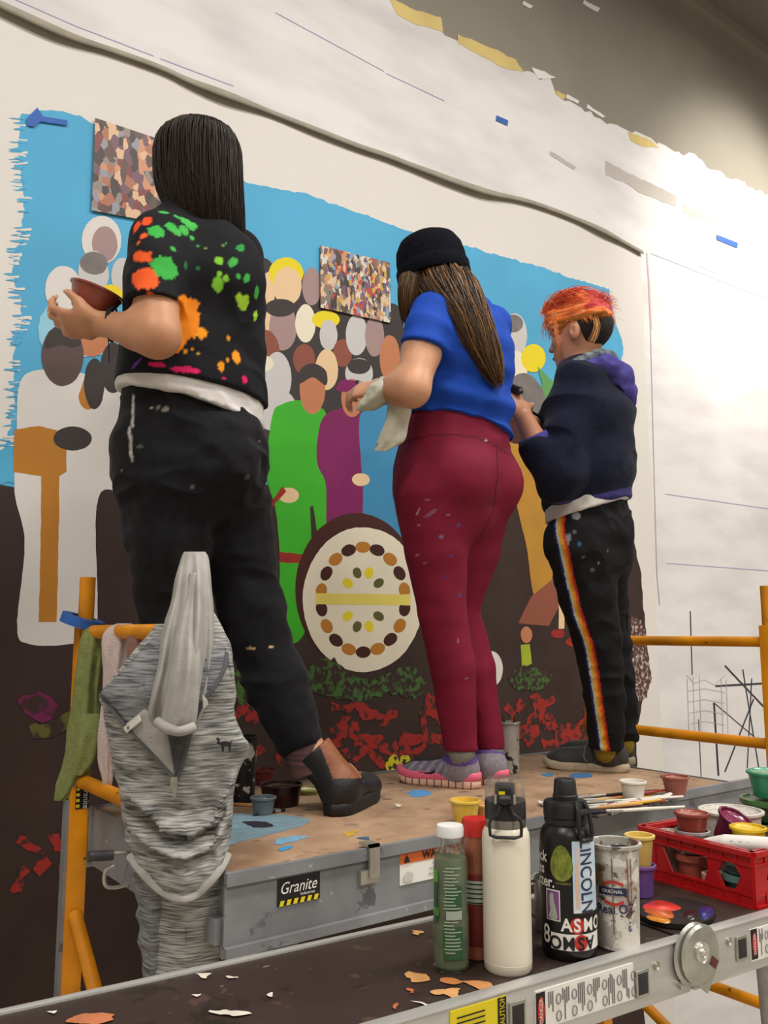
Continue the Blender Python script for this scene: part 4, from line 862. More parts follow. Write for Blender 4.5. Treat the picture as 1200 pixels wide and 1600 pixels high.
wlabel('plate_stripe', LX0+.004, LX0+.009, .070, .150, mat('plate_sunset', '#d8b28a', .5, var=.2, vscale=40, col2='#cfd3de'), e, c, RB, vdir, .0009)
wtext('LINCOLN', .029, .0275, .1105, mat('print_indigo', '#2b3355', .5), e, .76, -math.pi/2, bold=.0003)
wlabel('plum_sticker', -.033, -.011, .052, .092, M_wht, e, c, RB, vdir); wlabel('plum_field', -.0315, -.0125, .0535, .0905, mat('plum', '#7d4a86', .5, var=.1), e, c, RB, vdir, .0010)
V = wrap(smooth_closed(np.array([(-.028, .056), (-.016, .055), (-.017, .068), (-.020, .078), (-.021, .087), (-.026, .086), (-.027, .075), (-.026, .066)]), 8), c, RB+.0013, vdir, 0); obj('pale_shape', V, [tuple(range(len(V)))], M_lp, e, smooth=False)
wlabel('banner_sticker', -.012, .056, .037, .059, M_blk, e, c, RB, vdir, .0005)
wlabel('banner_sticker', -.026, .056, .016, .037, M_wht, e, c, RB, vdir, .0007)
for xx, yy in ((.0115, .048), (.0165, .0262)): V = wrap(np.vstack([[(xx, yy)], np.stack([xx+.0098*np.cos(a_), yy+.0105*np.sin(a_)], 1)]), c, RB+.0011, vdir, 0); obj('red_dot', V, [(0, 1+i, 1+(i+1) % 40) for i in range(40)], M_red, e)
for s, x in (('A', -.003), ('S', .0115), ('M', .0285), ('O', .047)):
    wtext(s, .023, x, .048, M_wht, e, .95, bold=.0006, off=.0016)
    wtext(s, .023, .028-x, .0262, M_blk, e, .95, math.pi, bold=.0006, off=.0016)
wtext('8', .034, -.034, .032, M_wht, e, .8, bold=.0003)
# --- spattered plastic cup
c = onz(966, 1477, PLANK); vdir = math.atan2(-c[1], -c[0])
sp = spatter('spattered_cup', '#b9b3a8', [('#dcd7cd', 22, .48, 1), ('#8d6f55', 20, .58, 4), ('#2f4a7c', 30, .63, 7), ('#a9859c', 24, .62, 11), ('#5a534c', 55, .60, 15), ('#9c4536', 60, .66, 19)], .5, .15)
e = cup('paint_pot', c, .0345, .0300, .142, sp, 'grey plastic pot crusted with paint drips right of the black bottle', 'pot', None, .9, wet('navy', '#15192a'))
def rcup(z): return .030+(.0345-.030)*z/.142
M_nv = mat('print_navy', '#232b52', .55, var=.15)
wlabel('logo_band', -.026, .014, .076, .086, M_nv, e, c, rcup(.08), vdir, .0012)
for y0, s in ((.088, 1), (.070, -1)):
    xs = np.linspace(-.018, .010, 12); V = []; [V.extend([(x, y0+s*.004*math.sin(math.pi*i/11)), (x, y0+s*(.004+.004*math.sin(math.pi*i/11)))]) for i, x in enumerate(xs)]
    obj('logo_arc', wrap(np.array(V), c, rcup(.08)+.0013, vdir, 0), [(2*i, 2*i+2, 2*i+3, 2*i+1)[::s] for i in range(11)], M_red, e)
RB0 = RB; RB = rcup(.06); wtext('Real OZ', .017, -.002, .057, M_nv, e, .95, .06, bold=.0003, off=.0016); RB = rcup(.08); wtext('ORIGINAL', .0065, -.006, .081, M_wht, e, 1, 0, off=.0018); RB = RB0
for x in (-.006, .016, .021):
    w_ = .0016; wlabel('paint_drip', x, x+w_, .03+x, .125, mat('drip_brown%d' % int(x*1000), '#6f665c' if x < 0 else '#7d4a3c', .5, var=.2), e, c, rcup(.075)+.001, vdir, .0012)
# --- steel mug behind, tub, cups
c = onz(866, 1452, PLANK); e = empty('steel_mug', tuple(c), 'steel mug with wire handle behind the black bottle', 'mug')
MB().lathe([(0, 0), (.026, 0), (.028, .003), (.0285, .075), (.0295, .076), (.0275, .075), (.027, .004), (0, .004)], c, 40).build('mug_body', mat('steel_soft', '#9d9a92', .3), e)
MB().tube(spline([c-RT*.026+ZU*.07, c-RT*.036+ZU*.068, c-RT*.044+ZU*.05, c-RT*.042+ZU*.03, c-RT*.027+ZU*.018], 24), .003, 10).build('handle', mat('steel_soft', '#9d9a92', .3), e)
cup('deli_tub', onz(954, 1392, PLANK), .0385, .033, .075, mat('clear_plastic', '#cfc8bd', .2, var=.1, alpha=.55), 'clear plastic tub behind the spattered pot', 'tub', None, .4, wet('greige', '#8d837a'))
b = onz(1003, 1400, PLANK); cup('paint_cup', b, .0225, .018, .052, plastic('violet', '#6b4a8c'), 'violet paint cup holding a yellow one beside the spattered pot', 'cup', G2, .8, wet('violet', '#5b3a7c'))
cup('paint_cup', b+ZU*.045, .0225, .017, .055, plastic('straw', '#d9bd6a'), 'straw yellow paint cup stacked in the violet cup', 'cup', G2, .8, wet('straw', '#d9b14a'))
# --- palette with wet paint
e = empty('paint_palette', tuple(onz(1058, 1434, PLANK)), 'black palette of red orange and blue paint behind the round hinge', 'palette')
q = smooth_closed(np.array([onz(x, y, PLANK)[:2] for x, y in ((1000, 1424), (1030, 1412), (1070, 1412), (1112, 1424), (1116, 1440), (1090, 1452), (1046, 1452), (1004, 1440))]), 8)
MB().prism([tuple(p) for p in q], (0, 0, PLANK+.0015), (1, 0, 0), (0, 1, 0), .007).build('tray', plastic('trayblack', '#1e1a1a', .5), e, ang=30)
for px, h, z in (([(1006, 1422), (1026, 1416), (1050, 1420), (1066, 1428), (1040, 1434), (1008, 1430)], '#cc3a30', .0095), ([(1006, 1431), (1030, 1428), (1050, 1434), (1052, 1444), (1024, 1440)], '#c4622f', .0092), ([(1012, 1440), (1046, 1446), (1044, 1452), (1016, 1446)], '#d98a2c', .0096), ([(1092, 1428), (1112, 1426), (1114, 1438), (1098, 1446)], '#2c3170', .0094), ([(1070, 1434), (1090, 1432), (1088, 1444), (1070, 1446)], '#2a2026', .0090)):
    q = smooth_closed(np.array([onz(x, y, PLANK)[:2] for x, y in px]), 8); n = len(q); c0 = q.mean(0); V = np.vstack([np.c_[q, np.full(n, PLANK+.008)], np.c_[c0+(q-c0)*.85, np.full(n, PLANK+z+.001)]])
    obj('paint_blob', V, [(i, (i+1) % n, n+(i+1) % n, n+i) for i in range(n)]+[tuple(range(n, 2*n))], wet('p'+h.strip('#'), h), e)

# ================================================================== red crate
cn = onz(1180, 1421, PLANK); cl = onz(1004, 1368, PLANK)           # near and far corner of its left end
u = nrm(cl-cn); Lc = float(np.linalg.norm(cl-cn)); v = np.array([-u[1], u[0], 0]); v = v if v@dv > 0 else -v   # u across plank, v along
HC = .088; LL = .43
crate = empty('crate', tuple(cn), 'red plastic crate of paint cups at the right end', 'crate')
M_cr = mat('crate_red', '#b8161a', .35, var=.08, vscale=12, coat=.1)
def hexa(x0, x1, y0, y1, k): m_ = (y0+y1)/2; return [(x0, m_), (x0+k, y0), (x1-k, y0), (x1, m_), (x1-k, y1), (x1, m_)]
def side(a, X, L, name, holes):
    """crate side in its own plane with cut-through hexagonal windows and ribs"""
    Nn = np.cross(X, ZU); bm = bmesh.new(); out = [(0, 0), (L, 0), (L, HC), (0, HC)]
    def loop(p): vs_ = [bm.verts.new((x, y, 0)) for x, y in p]; return [bm.edges.new((vs_[i], vs_[(i+1) % len(p)])) for i in range(len(p))]
    es = loop(out)
    for hpoly in holes: es += loop(hpoly)
    bmesh.ops.triangle_fill(bm, use_beauty=True, use_dissolve=False, edges=es)
    bm.verts.index_update(); V2 = np.array([w.co[:] for w in bm.verts]); F2 = [[w.index for w in f.verts] for f in bm.faces]; bm.free()
    def inside(p, poly):
        r = False; n = len(poly)
        for i in range(n):
            x1_, y1_ = poly[i]; x2_, y2_ = poly[(i+1) % n]
            if (y1_ > p[1]) != (y2_ > p[1]) and p[0] < (x2_-x1_)*(p[1]-y1_)/(y2_-y1_)+x1_: r = not r
        return r
    F2 = [f for f in F2 if not any(inside(V2[f].mean(0)[:2], hp) for hp in holes)]
    o = obj(name, a+V2[:, :1]*X+V2[:, 1:2]*ZU, F2, M_cr, crate, smooth=False); md = o.modifiers.new('t', 'SOLIDIFY'); md.thickness = .003; md.offset = 0
    b = MB()
    for y, d in ((.002, .006), (HC-.004, .008), (HC-.022, .004), (.020, .003)): b.obox(a+X*L/2+ZU*y, (L/2, d, .0022 if d < .008 else .004), X, Nn, ZU)
    b.build('rim_rib', M_cr, o, smooth=False)
    for k in range(int(L/.028)+1):
        x = min(L, k*.028); zs = [(0, .022), (HC-.024, HC)]
        if not any(min(q[0] for q in hp)-.002 < x < max(q[0] for q in hp)+.002 for hp in holes): zs = [(0, HC)]
        b = MB()
        for z0_, z1_ in zs: b.obox(a+X*x+ZU*(z0_+z1_)/2, (.0012, .004, (z1_-z0_)/2), X, Nn, ZU)
        b.build('rib', M_cr, o, smooth=False)
    for hp in holes:
        MB().tube([a+X*p[0]+ZU*p[1] for p in hp+hp[:1]], .0022, 6, False).build('window_rim', M_cr, o)
    return o
h1 = [(.020, .046), (.036, .016), (.052, .016), (.068, .044), (.052, .070), (.038, .070)]
h2 = [(.083, .044), (.096, .016), (.158, .016), (.182, .064), (.182, .070), (.086, .070)]
side(cn, u, Lc, 'end_panel', [h1, h2])
h3 = [[(x, .043), (x+.02, .016), (x+.055, .016), (x+.075, .043), (x+.055, .070), (x+.02, .070)] for x in (.03, .13, .23, .33)]
side(cn, v, LL, 'side_panel', h3); side(cn+u*Lc, v, LL, 'side_panel', h3); side(cn+v*LL, u, Lc, 'end_panel', [h1, h2])
MB().obox(cn+u*Lc/2+v*LL/2+ZU*.004, (Lc/2, LL/2, .002), u, v, ZU).build('base', M_cr, crate, smooth=False)
def cr(a, b, z=.007): return cn+u*a*Lc+v*b+ZU*z
# cups inside and behind (positions along the end panel, then along the plank)
cup('paint_cup', cr(.87, .035), .025, .023, .068, plastic('greige', '#a89c93'), 'greige lidded cup in the back corner of the red crate', 'cup', G2, lidm=plastic('greigelid', '#a58d86'))
cup('paint_cup', cr(.88, .098), .024, .022, .05, plastic('moss', '#7a7f70'), 'moss grey cup low in the red crate', 'cup', G2, .8, wet('moss', '#5f6656'))
b = cr(.62, .034); cup('paint_cup', b, .028, .024, .042, plastic('terracotta', '#a0503f'), 'terracotta lidded cup at the bottom of the stack in the crate', 'cup', G2, lidm=plastic('terracotta', '#a0503f'))
cup('paint_cup', b+ZU*.048, .028, .022, .038, plastic('palegrey', '#9a9794'), 'pale grey paint cup under the brick red one in the crate', 'cup', G2, .7, wet('grey', '#8a8784'))
cup('paint_cup', b+ZU*.076, .0275, .0215, .040, plastic('brick', '#8a3a30'), 'brick red paint cup on top of the stack in the crate', 'cup', G2, .92, wet('brick', '#a0523f'))
cup('paint_cup', cr(.56, .108), .028, .024, .055, plastic('smoke', '#6a6664'), 'smoke grey lidded cup under the tipped wine cup', 'cup', G2, lidm=plastic('smoke', '#6a6664'))
cup('paint_cup', cr(.56, .104, .070), .028, .021, .050, plastic('wine', '#6d1c40'), 'wine coloured paint cup tipped over in the crate', 'cup', G2, .85, wet('wine', '#7a2348'), tilt=RT*.35-HD*.45+ZU)
b = cr(.27, .080); cup('paint_cup', b, .035, .031, .058, plastic('graphite', '#45474a'), 'graphite cup under the bright yellow one in the crate', 'cup', G2, lidm=plastic('graphite', '#45474a'))
cup('paint_cup', b+ZU*.063, .028, .023, .038, plastic('lemon', '#d9b416'), 'bright yellow paint cup perched in the crate above the paint tube', 'cup', G2, .9, wet('lemon', '#e0bd25'))
cup('paint_cup', cr(.60, .008+.025, .007), .0, .0, .0, None, '', '') if False else None
cup('paint_cup', cr(.40, .026), .019, .017, .020, plastic('pinklid', '#b07f78'), 'pink lidded cup seen through the crate window', 'cup', G2, lidm=plastic('pinkpale', '#c4a29a'))
cup('paint_cup', cr(.20, .026), .021, .019, .030, plastic('teal', '#1f4a4c'), 'dark teal lidded cup seen through the hexagon window', 'cup', G2, lidm=plastic('tealid', '#5c8078'))
cup('paint_cup', cr(.20, .026, .041), .020, .018, .022, plastic('moss2', '#39544a'), 'green grey lidded cup stacked on the teal one', 'cup', G2, lidm=plastic('mosslid', '#6c8a7c'))
# paint tube lying on the crate rim
a0 = P(1098, 1314, 1.50); b0 = P(1215, 1322, 1.42); e = empty('paint_tube', tuple((a0+b0)/2), 'white paint tube lying on the corner of the red crate', 'tube')
pth = spline([a0, a0*.7+b0*.3, a0*.4+b0*.6, b0], 24); V, Fc = tube_geo(pth, [.004+.014*min(1, i/8)*(1 if i < 20 else 1) for i in range(24)], 16, True, .75)
obj('tube_body', V, Fc, mat('tube_white', '#e6e2dd', .35, var=.05, vscale=20), e)
V, Fc = text_geo('COL', .028, 0, .8, .0008); ax_ = nrm(b0-a0); upv = nrm(np.cross(RT, FW)); tn = nrm(np.cross(ax_, upv)); upv = np.cross(tn, ax_); tn = tn if tn@FW < 0 else -tn
obj('lettering', a0*.45+b0*.55+V[:, :1]*ax_+V[:, 1:2]*upv*.7+tn*.0155, Fc, M_blk, e, smooth=False)
# tubs at the back of the crate
cup('paint_tub', cr(.75, .185), .054, .048, .100, plastic('milky', '#d5cfc6', .4), 'large milky white tub at the back of the red crate', 'tub', G2, .95, wet('milky', '#c9c2b8'), rim=.005)
b = cr(.74, .310)
cup('paint_tub', b, .058, .050, .062, plastic('bluegrey', '#6f8088'), 'blue grey tub at the bottom of the stack by the right edge', 'tub', G2, lidm=plastic('bluegrey', '#6f8088'))
cup('paint_tub', b+ZU*.068, .056, .047, .036, plastic('forest', '#2f5a2c'), 'forest green tub in the middle of the stack by the right edge', 'tub', G2, lidm=plastic('forest2', '#3f6b35'))
cup('paint_tub', b+ZU*.110+RT*.006, .048, .038, .050, plastic('jade', '#2f8a66'), 'jade green tub on top of the stack by the right edge', 'tub', G2, .95, wet('jade', '#4fa07e'))
# ================================================================== hanging cloths
class Drape:
    """hanging cloth: closed loft through rows (photo y, left x, right x, depth, half thickness) with vertical folds"""
    def __init__(s, rows, nf=5, amp=.12, seed=0, seg=72, n=90, shear=0, crease=0):
        R_ = spline(rows, n); s.R = R_; V = []; a = np.arange(seg)*2*np.pi/seg
        for i, (y, xl, xr, w, th) in enumerate(R_):
            t = i/(n-1); xc, hw = (xl+xr)/2, (xr-xl)/2
            ph = seed+1.3*math.sin(2.2*t+seed)
            fold = 1+amp*min(1, .15+t*2)*(np.sin(nf*a+ph)*.7+.5*np.sin((nf*2-1)*a+ph*1.7+2*t))
            X = xc+hw*np.cos(a); Wd = w-th*np.sin(a)*fold*np.abs(np.sin(a))**.0
            for x, wd in zip(X, Wd): V.append(P(x, y, wd))
        V = np.array(V); Fc = [(i*seg+j, (i+1)*seg+j, (i+1)*seg+(j+1) % seg, i*seg+(j+1) % seg) for i in range(n-1) for j in range(seg)]
        Fc += [tuple(range(seg)), tuple(range(n*seg-1, (n-1)*seg-1, -1))]
        s.V, s.F, s.seg, s.n = V, Fc, seg, n
    def noise(s, amp, sc, seed=0):
        Q = s.V*np.array(sc)+seed; d = (1-2*np.abs(vnoise(Q+.5*vnoise(Q*.6)[:, None])))*amp+vnoise(Q*2.7)*amp*.4
        C0 = s.V.reshape(s.n, s.seg, 3).mean(1, keepdims=True); D = s.V.reshape(s.n, s.seg, 3)-C0; D[:, :, 2] = 0; D /= np.linalg.norm(D, axis=2, keepdims=True)+1e-9
        s.V = s.V+D.reshape(-1, 3)*d[:, None]; return s
    def front(s, px, py):
        ys = s.R[:, 0]; g = lambda k: np.interp(py, ys, s.R[:, k]); xl, xr, w, th = g(1), g(2), g(3), g(4)
        q = max(0, 1-((px-(xl+xr)/2)/((xr-xl)/2+1e-6))**2); return w-th*math.sqrt(q)
    def build(s, name, m, parent): return obj(name, s.V, s.F, m, parent)
def heather(name, a, b, sc=(7, 7, 110)):
    return mat(name, a, .95, col2=b, vscale=3.2, stretch=sc, bump=.4, bscale=30, detail=6, vmix=(.36, .62), spec=.2)
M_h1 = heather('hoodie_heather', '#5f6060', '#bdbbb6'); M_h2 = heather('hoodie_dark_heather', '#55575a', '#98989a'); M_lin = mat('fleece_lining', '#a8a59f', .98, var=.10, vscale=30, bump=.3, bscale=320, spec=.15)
hood = empty('hoodie', tuple(P(300, 1520, 1.55)), 'grey heathered hoodie with open zip hung over the near scaffold post', 'hoodie')
body = Drape([(975, 246, 340, 1.62, .035), (1005, 222, 357, 1.6, .05), (1040, 190, 364, 1.58, .055), (1085, 157, 366, 1.57, .06), (1110, 163, 364, 1.57, .06), (1150, 168, 380, 1.57, .065), (1165, 170, 387, 1.57, .065), (1200, 178, 375, 1.57, .066), (1240, 188, 364, 1.57, .07), (1290, 196, 361, 1.57, .07), (1330, 201, 356, 1.555, .070), (1355, 214, 349, 1.54, .070), (1380, 236, 332, 1.53, .062), (1404, 270, 300, 1.522, .048)], 4, .10, .8)
# two deep sagging folds and a few soft drag lines across the belly
Vb = body.V; pp = np.array([proj(v) for v in Vb]); fr_ = np.clip(((Vb-CAM)@FW*-1+1.575)/.03, 0, 1); dsp = np.zeros(len(Vb))
for cx_, cy_, A_ in (([180, 205, 232, 262, 300, 335, 362, 390], [1238, 1246, 1266, 1298, 1306, 1286, 1232, 1200], .030), ([190, 212, 240, 285, 330, 356, 390], [1282, 1300, 1324, 1342, 1326, 1292, 1260], .024), ([175, 200, 235, 250], [1196, 1204, 1196, 1188], .010)):
    t_ = pp[:, 1]-np.interp(pp[:, 0], cx_, cy_); en = np.clip((pp[:, 0]-cx_[0])/15, 0, 1)*np.clip((cx_[-1]-pp[:, 0])/15, 0, 1)
    dsp += A_*en*np.where(t_ < 0, np.exp(-(t_/20)**2), -.55*np.exp(-(t_/16)**2))
dsp += .004*np.sin((pp[:, 1]+.9*(pp[:, 0]-280)*np.where(pp[:, 0] > 290, -1, .5))/7+vnoise(Vb*12)*1.5)*np.clip((pp[:, 1]-1200)/60, 0, 1)*np.clip((1390-pp[:, 1])/40, 0, 1)
Vb -= np.outer(dsp*fr_, HD); body.noise(.0035, (16, 16, 22), 3)
body.build('body', M_h1, hood)
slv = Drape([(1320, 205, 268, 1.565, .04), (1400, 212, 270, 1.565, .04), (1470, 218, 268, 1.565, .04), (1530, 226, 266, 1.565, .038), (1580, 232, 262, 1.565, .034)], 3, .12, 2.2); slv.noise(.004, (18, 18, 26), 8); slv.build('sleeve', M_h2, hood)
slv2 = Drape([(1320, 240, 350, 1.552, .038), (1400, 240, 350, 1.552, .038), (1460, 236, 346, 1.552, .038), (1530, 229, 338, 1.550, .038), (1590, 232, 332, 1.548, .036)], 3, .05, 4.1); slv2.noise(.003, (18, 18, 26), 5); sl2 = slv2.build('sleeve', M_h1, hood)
MB().tube([P(292-(y-1400)*.02, y, slv2.front(292, y)-.002) for y in range(1400, 1580, 12)], .0012, 6).build('seam', M_h2, sl2)
hd = Drape([(862, 288, 320, 1.62, .012), (872, 283, 325, 1.62, .026), (905, 274, 330, 1.60, .042), (950, 264, 334, 1.58, .05), (1000, 250, 334, 1.56, .06), (1045, 242, 330, 1.545, .06), (1085, 232, 324, 1.53, .06), (1115, 228, 316, 1.525, .05), (1138, 236, 306, 1.525, .035)], 5, .34, .3, 96); hd.noise(.0012, (30, 30, 12), 2); hd.build('hood', M_lin, hood)
hd2 = Drape([(895, 296, 310, 1.572, .012), (940, 288, 310, 1.548, .014), (985, 276, 310, 1.515, .020), (1030, 268, 314, 1.490, .028), (1080, 260, 312, 1.475, .028), (1120, 252, 308, 1.47, .03), (1136, 248, 304, 1.47, .026), (1147, 256, 298, 1.47, .012)], 4, .2, 1.2, 64); hd2.build('hood_flap', M_lin, hood)
MB().tube(spline([P(x, y, w) for x, y, w in ((247, 1128, 1.465), (262, 1138, 1.443), (282, 1142, 1.44), (303, 1136, 1.455))], 20), .009, 12).build('hood_hem', M_lin, hood)
sd_ = Drape([(955, 322, 334, 1.60, .012), (985, 318, 350, 1.585, .02), (1010, 322, 358, 1.575, .024), (1050, 340, 366, 1.57, .02), (1085, 352, 360, 1.57, .008)], 3, .15, 2); sd_.build('hood_side', M_h1, hood)
def patch(px, m, name, par, off, n=26, src=body):
    """a piece of cloth lying on the front of a draped body"""
    q = np.array(px, float); c = q.mean(0); k = len(q); rings = 7; V = []; 
    q = np.concatenate([np.linspace(q[i], q[(i+1) % k], 8, endpoint=False) for i in range(k)]); k = len(q)
    for r in range(rings+1):
        for p in q: x, y = c+(p-c)*(r+1e-3)/rings; V.append(P(x, y, src.front(x, y)-off))
    Fc = [(r*k+i, (r+1)*k+i, (r+1)*k+(i+1) % k, r*k+(i+1) % k) for r in range(rings) for i in range(k)]
    o = obj(name, V, Fc, m, par); md = o.modifiers.new('t', 'SOLIDIFY'); md.thickness = .003; return o
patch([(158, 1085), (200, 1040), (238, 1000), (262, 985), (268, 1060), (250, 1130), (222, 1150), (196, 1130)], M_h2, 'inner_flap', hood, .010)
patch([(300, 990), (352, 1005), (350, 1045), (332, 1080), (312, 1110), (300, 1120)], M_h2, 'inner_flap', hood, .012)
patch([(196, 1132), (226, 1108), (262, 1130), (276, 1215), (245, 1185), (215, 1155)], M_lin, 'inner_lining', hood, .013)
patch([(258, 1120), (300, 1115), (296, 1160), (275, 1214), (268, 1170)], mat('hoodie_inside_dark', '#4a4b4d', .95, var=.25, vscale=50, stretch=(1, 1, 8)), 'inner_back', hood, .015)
M_zip = mat('zip_tape', '#4f5052', .7, var=.2, vscale=200)
for pts in ([(157, 1085), (176, 1110), (200, 1138), (228, 1168), (252, 1194), (273, 1218)], [(354, 1020), (350, 1045), (336, 1072), (318, 1096), (304, 1125), (294, 1160), (284, 1196), (276, 1218)]):
    MB().tube(spline([P(x, y, body.front(x, y)-.018) for x, y in pts], 40), .0042, 8, True, .6).build('zip_tape', M_zip, hood)
zp = MB().obox(P(272, 1222, body.front(272, 1222)-.020), (.006, .004, .009), RT, HD, ZU, .002).build('zip_slider', M_zinc, hood); MB().obox(P(273, 1236, body.front(273, 1236)-.022), (.0035, .002, .010), RT, HD, ZU, .001).build('zip_pull', M_zinc, zp)
M_tg = mat('label_tag', '#d9d6ce', .7, var=.06)
for px in ([(194, 1137), (218, 1117), (222, 1126), (199, 1145)], [(316, 1085), (323, 1092), (325, 1100), (317, 1108)]): patch(px, M_tg, 'care_tag', hood, .022)
MB().obox(P(203, 1135, body.front(203, 1135)-.0245), (.006, .0005, .0025), RT*.8+ZU*.55, HD, ZU*.8-RT*.55).build('tag_print', M_txt, hood)
ms = [(341, 1152), (344, 1156), (343, 1160), (347, 1159), (352, 1158), (360, 1160), (364, 1154), (361, 1163), (360, 1174), (357.5, 1174), (357, 1166), (350, 1166), (349.5, 1175), (347, 1175), (346, 1166), (342, 1163), (338, 1162), (340, 1158), (337, 1154)]
obj('embroidered_mark', [P(x, y, body.front(x, y)-.0075) for x, y in ms], [tuple(range(len(ms)))[::-1]], mat('embroidery_navy', '#24262e', .9, var=.1), hood, smooth=False)
MB().tube(spline([P(x, y, body.front(x, y)-.004) for x, y in ((205, 1338), (220, 1358), (240, 1380), (262, 1396), (285, 1404), (306, 1396), (328, 1376), (344, 1356), (354, 1336))], 40), .010, 12, True, .8).build('hem_band', M_lin, hood)

t = empty('hand_towel', tuple(P(110, 1250, 2.06)), 'olive green terry towel hung over the left guard rail', 'towel')
M_tw = mat('terry_olive', '#87905a', .98, var=.14, vscale=60, bump=.7, bscale=260, spec=.1); 
d1 = Drape([(978, 146, 162, 2.10, .012), (984, 134, 168, 2.10, .028), (1010, 124, 164, 2.09, .03), (1060, 119, 156, 2.08, .028), (1110, 112, 154, 2.08, .026), (1160, 103, 152, 2.08, .024), (1200, 95, 140, 2.08, .02), (1235, 87, 124, 2.08, .014), (1251, 84, 104, 2.08, .006)], 4, .3, .4, 64); d1.noise(.004, (22, 22, 9), 1); d1.build('towel_body', M_tw, t)
d1b = Drape([(1115, 128, 156, 2.05, .008), (1150, 118, 154, 2.045, .014), (1190, 112, 146, 2.045, .012), (1212, 112, 128, 2.045, .006)], 3, .2, 2, 48); d1b.build('towel_fold', M_tw, t)
t = empty('hand_towel', tuple(P(165, 1235, 1.95)), 'pale pink terry towel hung between the green towel and the hoodie', 'towel')
M_tp = mat('terry_pink', '#cfbdb8', .98, var=.10, vscale=60, bump=.7, bscale=260, spec=.1)
d2 = Drape([(974, 184, 204, 1.98, .012), (982, 170, 209, 1.97, .026), (1005, 160, 204, 1.96, .028), (1060, 160, 194, 1.95, .026), (1110, 158, 184, 1.95, .024), (1150, 152, 180, 1.95, .022), (1190, 154, 176, 1.95, .018), (1220, 160, 174, 1.95, .012), (1238, 163, 171, 1.95, .005)], 4, .3, 1.9, 56); d2.noise(.004, (24, 24, 10), 4); d2.build('towel_body', M_tp, t)
t = empty('cleaning_cloth', tuple(P(216, 1045, 1.85)), 'dusty brown cloth over the rail half hidden by the hoodie', 'cloth')
d3 = Drape([(976, 212, 226, 1.89, .01), (984, 202, 236, 1.88, .024), (1010, 199, 238, 1.87, .022), (1040, 200, 232, 1.87, .016), (1054, 204, 226, 1.87, .006)], 3, .2, .9, 40); d3.build('cloth_body', mat('cloth_brown', '#8d6a60', .95, var=.15, vscale=50, bump=.4), t)
# ================================================================== people
def face_axes(deg):
    a = math.radians(deg); Fd = HD*math.cos(a)-RT*math.sin(a); Ld = -HD*math.sin(a)-RT*math.cos(a); return Fd, Ld
def grid_for(pts, pad, h): return SDF(None, None, h)
def head_sdf(s, c, Fd, Ld, U, k=1.0):
    A = np.array([Fd, Ld, U]); q = lambda x, y, z: c+(Fd*x+Ld*y+U*z)*k
    E = lambda p, r, kk=.015, op='u': s.ell(q(*p), np.array(r)*k, A, kk*k, op)
    E((-.014, 0, .030), (.097, .076, .092)); E((.030, 0, -.020), (.062, .060, .080), .03); E((.045, 0, -.070), (.042, .045, .040), .03); E((.066, 0, -.096), (.022, .024, .018), .02)
    E((.074, 0, .022), (.024, .052, .016), .02)
    for sg in (1, -1):
        E((.062, .036*sg, -.022), (.026, .022, .020), .02); E((.094, .031*sg, .004), (.012, .016, .009), .008, 's')
        E((-.004, .077*sg, -.008), (.020, .010, .032), .006); E((.002, .088*sg, -.006), (.010, .007, .018), .003, 's')
    s.ecap(q(.084, 0, .006), q(.104, 0, -.030), .008*k, .0115*k, Ld, .010*k); E((.092, .010, -.034), (.010, .008, .007), .006); E((.092, -.010, -.034), (.010, .008, .007), .006)
    E((.087, 0, -.060), (.012, .022, .0065), .006); E((.084, 0, -.072), (.012, .020, .0075), .006)
    return q
def face_parts(parent, q, Fd, Ld, U, k, hair_col):
    me_ = mat('eye_white', '#d9d4cc', .2, var=.02); mi = mat('eye_dark', '#2a1d16', .2, var=.05); ml = mat('lip_rose', '#9c5a50', .45, var=.08); mb = mat('brow_'+hair_col.strip('#'), hair_col, .8, var=.1)
    for sg in (1, -1):
        e = MB().lathe([(0, -.011*k), (.006*k, -.0095*k), (.0105*k, -.004*k), (.0105*k, .004*k), (.006*k, .0095*k), (0, .011*k)], q(.083, .031*sg, .004), 16, Fd).build('eye', me_, parent)
        MB().lathe([(0, .0100*k), (.004*k, .0095*k), (.0052*k, .0088*k)], q(.0838, .031*sg, .004), 12, Fd).build('iris', mi, e)
        MB().tube(spline([q(.090, .014*sg, .022), q(.0935, .030*sg, .027), q(.082, .049*sg, .022)], 10), [.001+.0022*math.sin(math.pi*(i+.5)/10) for i in range(10)], 6).build('eyebrow', mb, parent)
    MB().tube(spline([q(.082, .022, -.0655), q(.0965, .008, -.064), q(.0985, 0, -.0655), q(.0965, -.008, -.064), q(.082, -.022, -.0655)], 14), [.0012+.0030*math.sin(math.pi*i/13) for i in range(14)], 6).build('mouth', ml, parent)
def rot_about(v, ax, a):
    ax = nrm(ax); return v*math.cos(a)+np.cross(ax, v)*math.sin(a)+ax*(ax@v)*(1-math.cos(a))
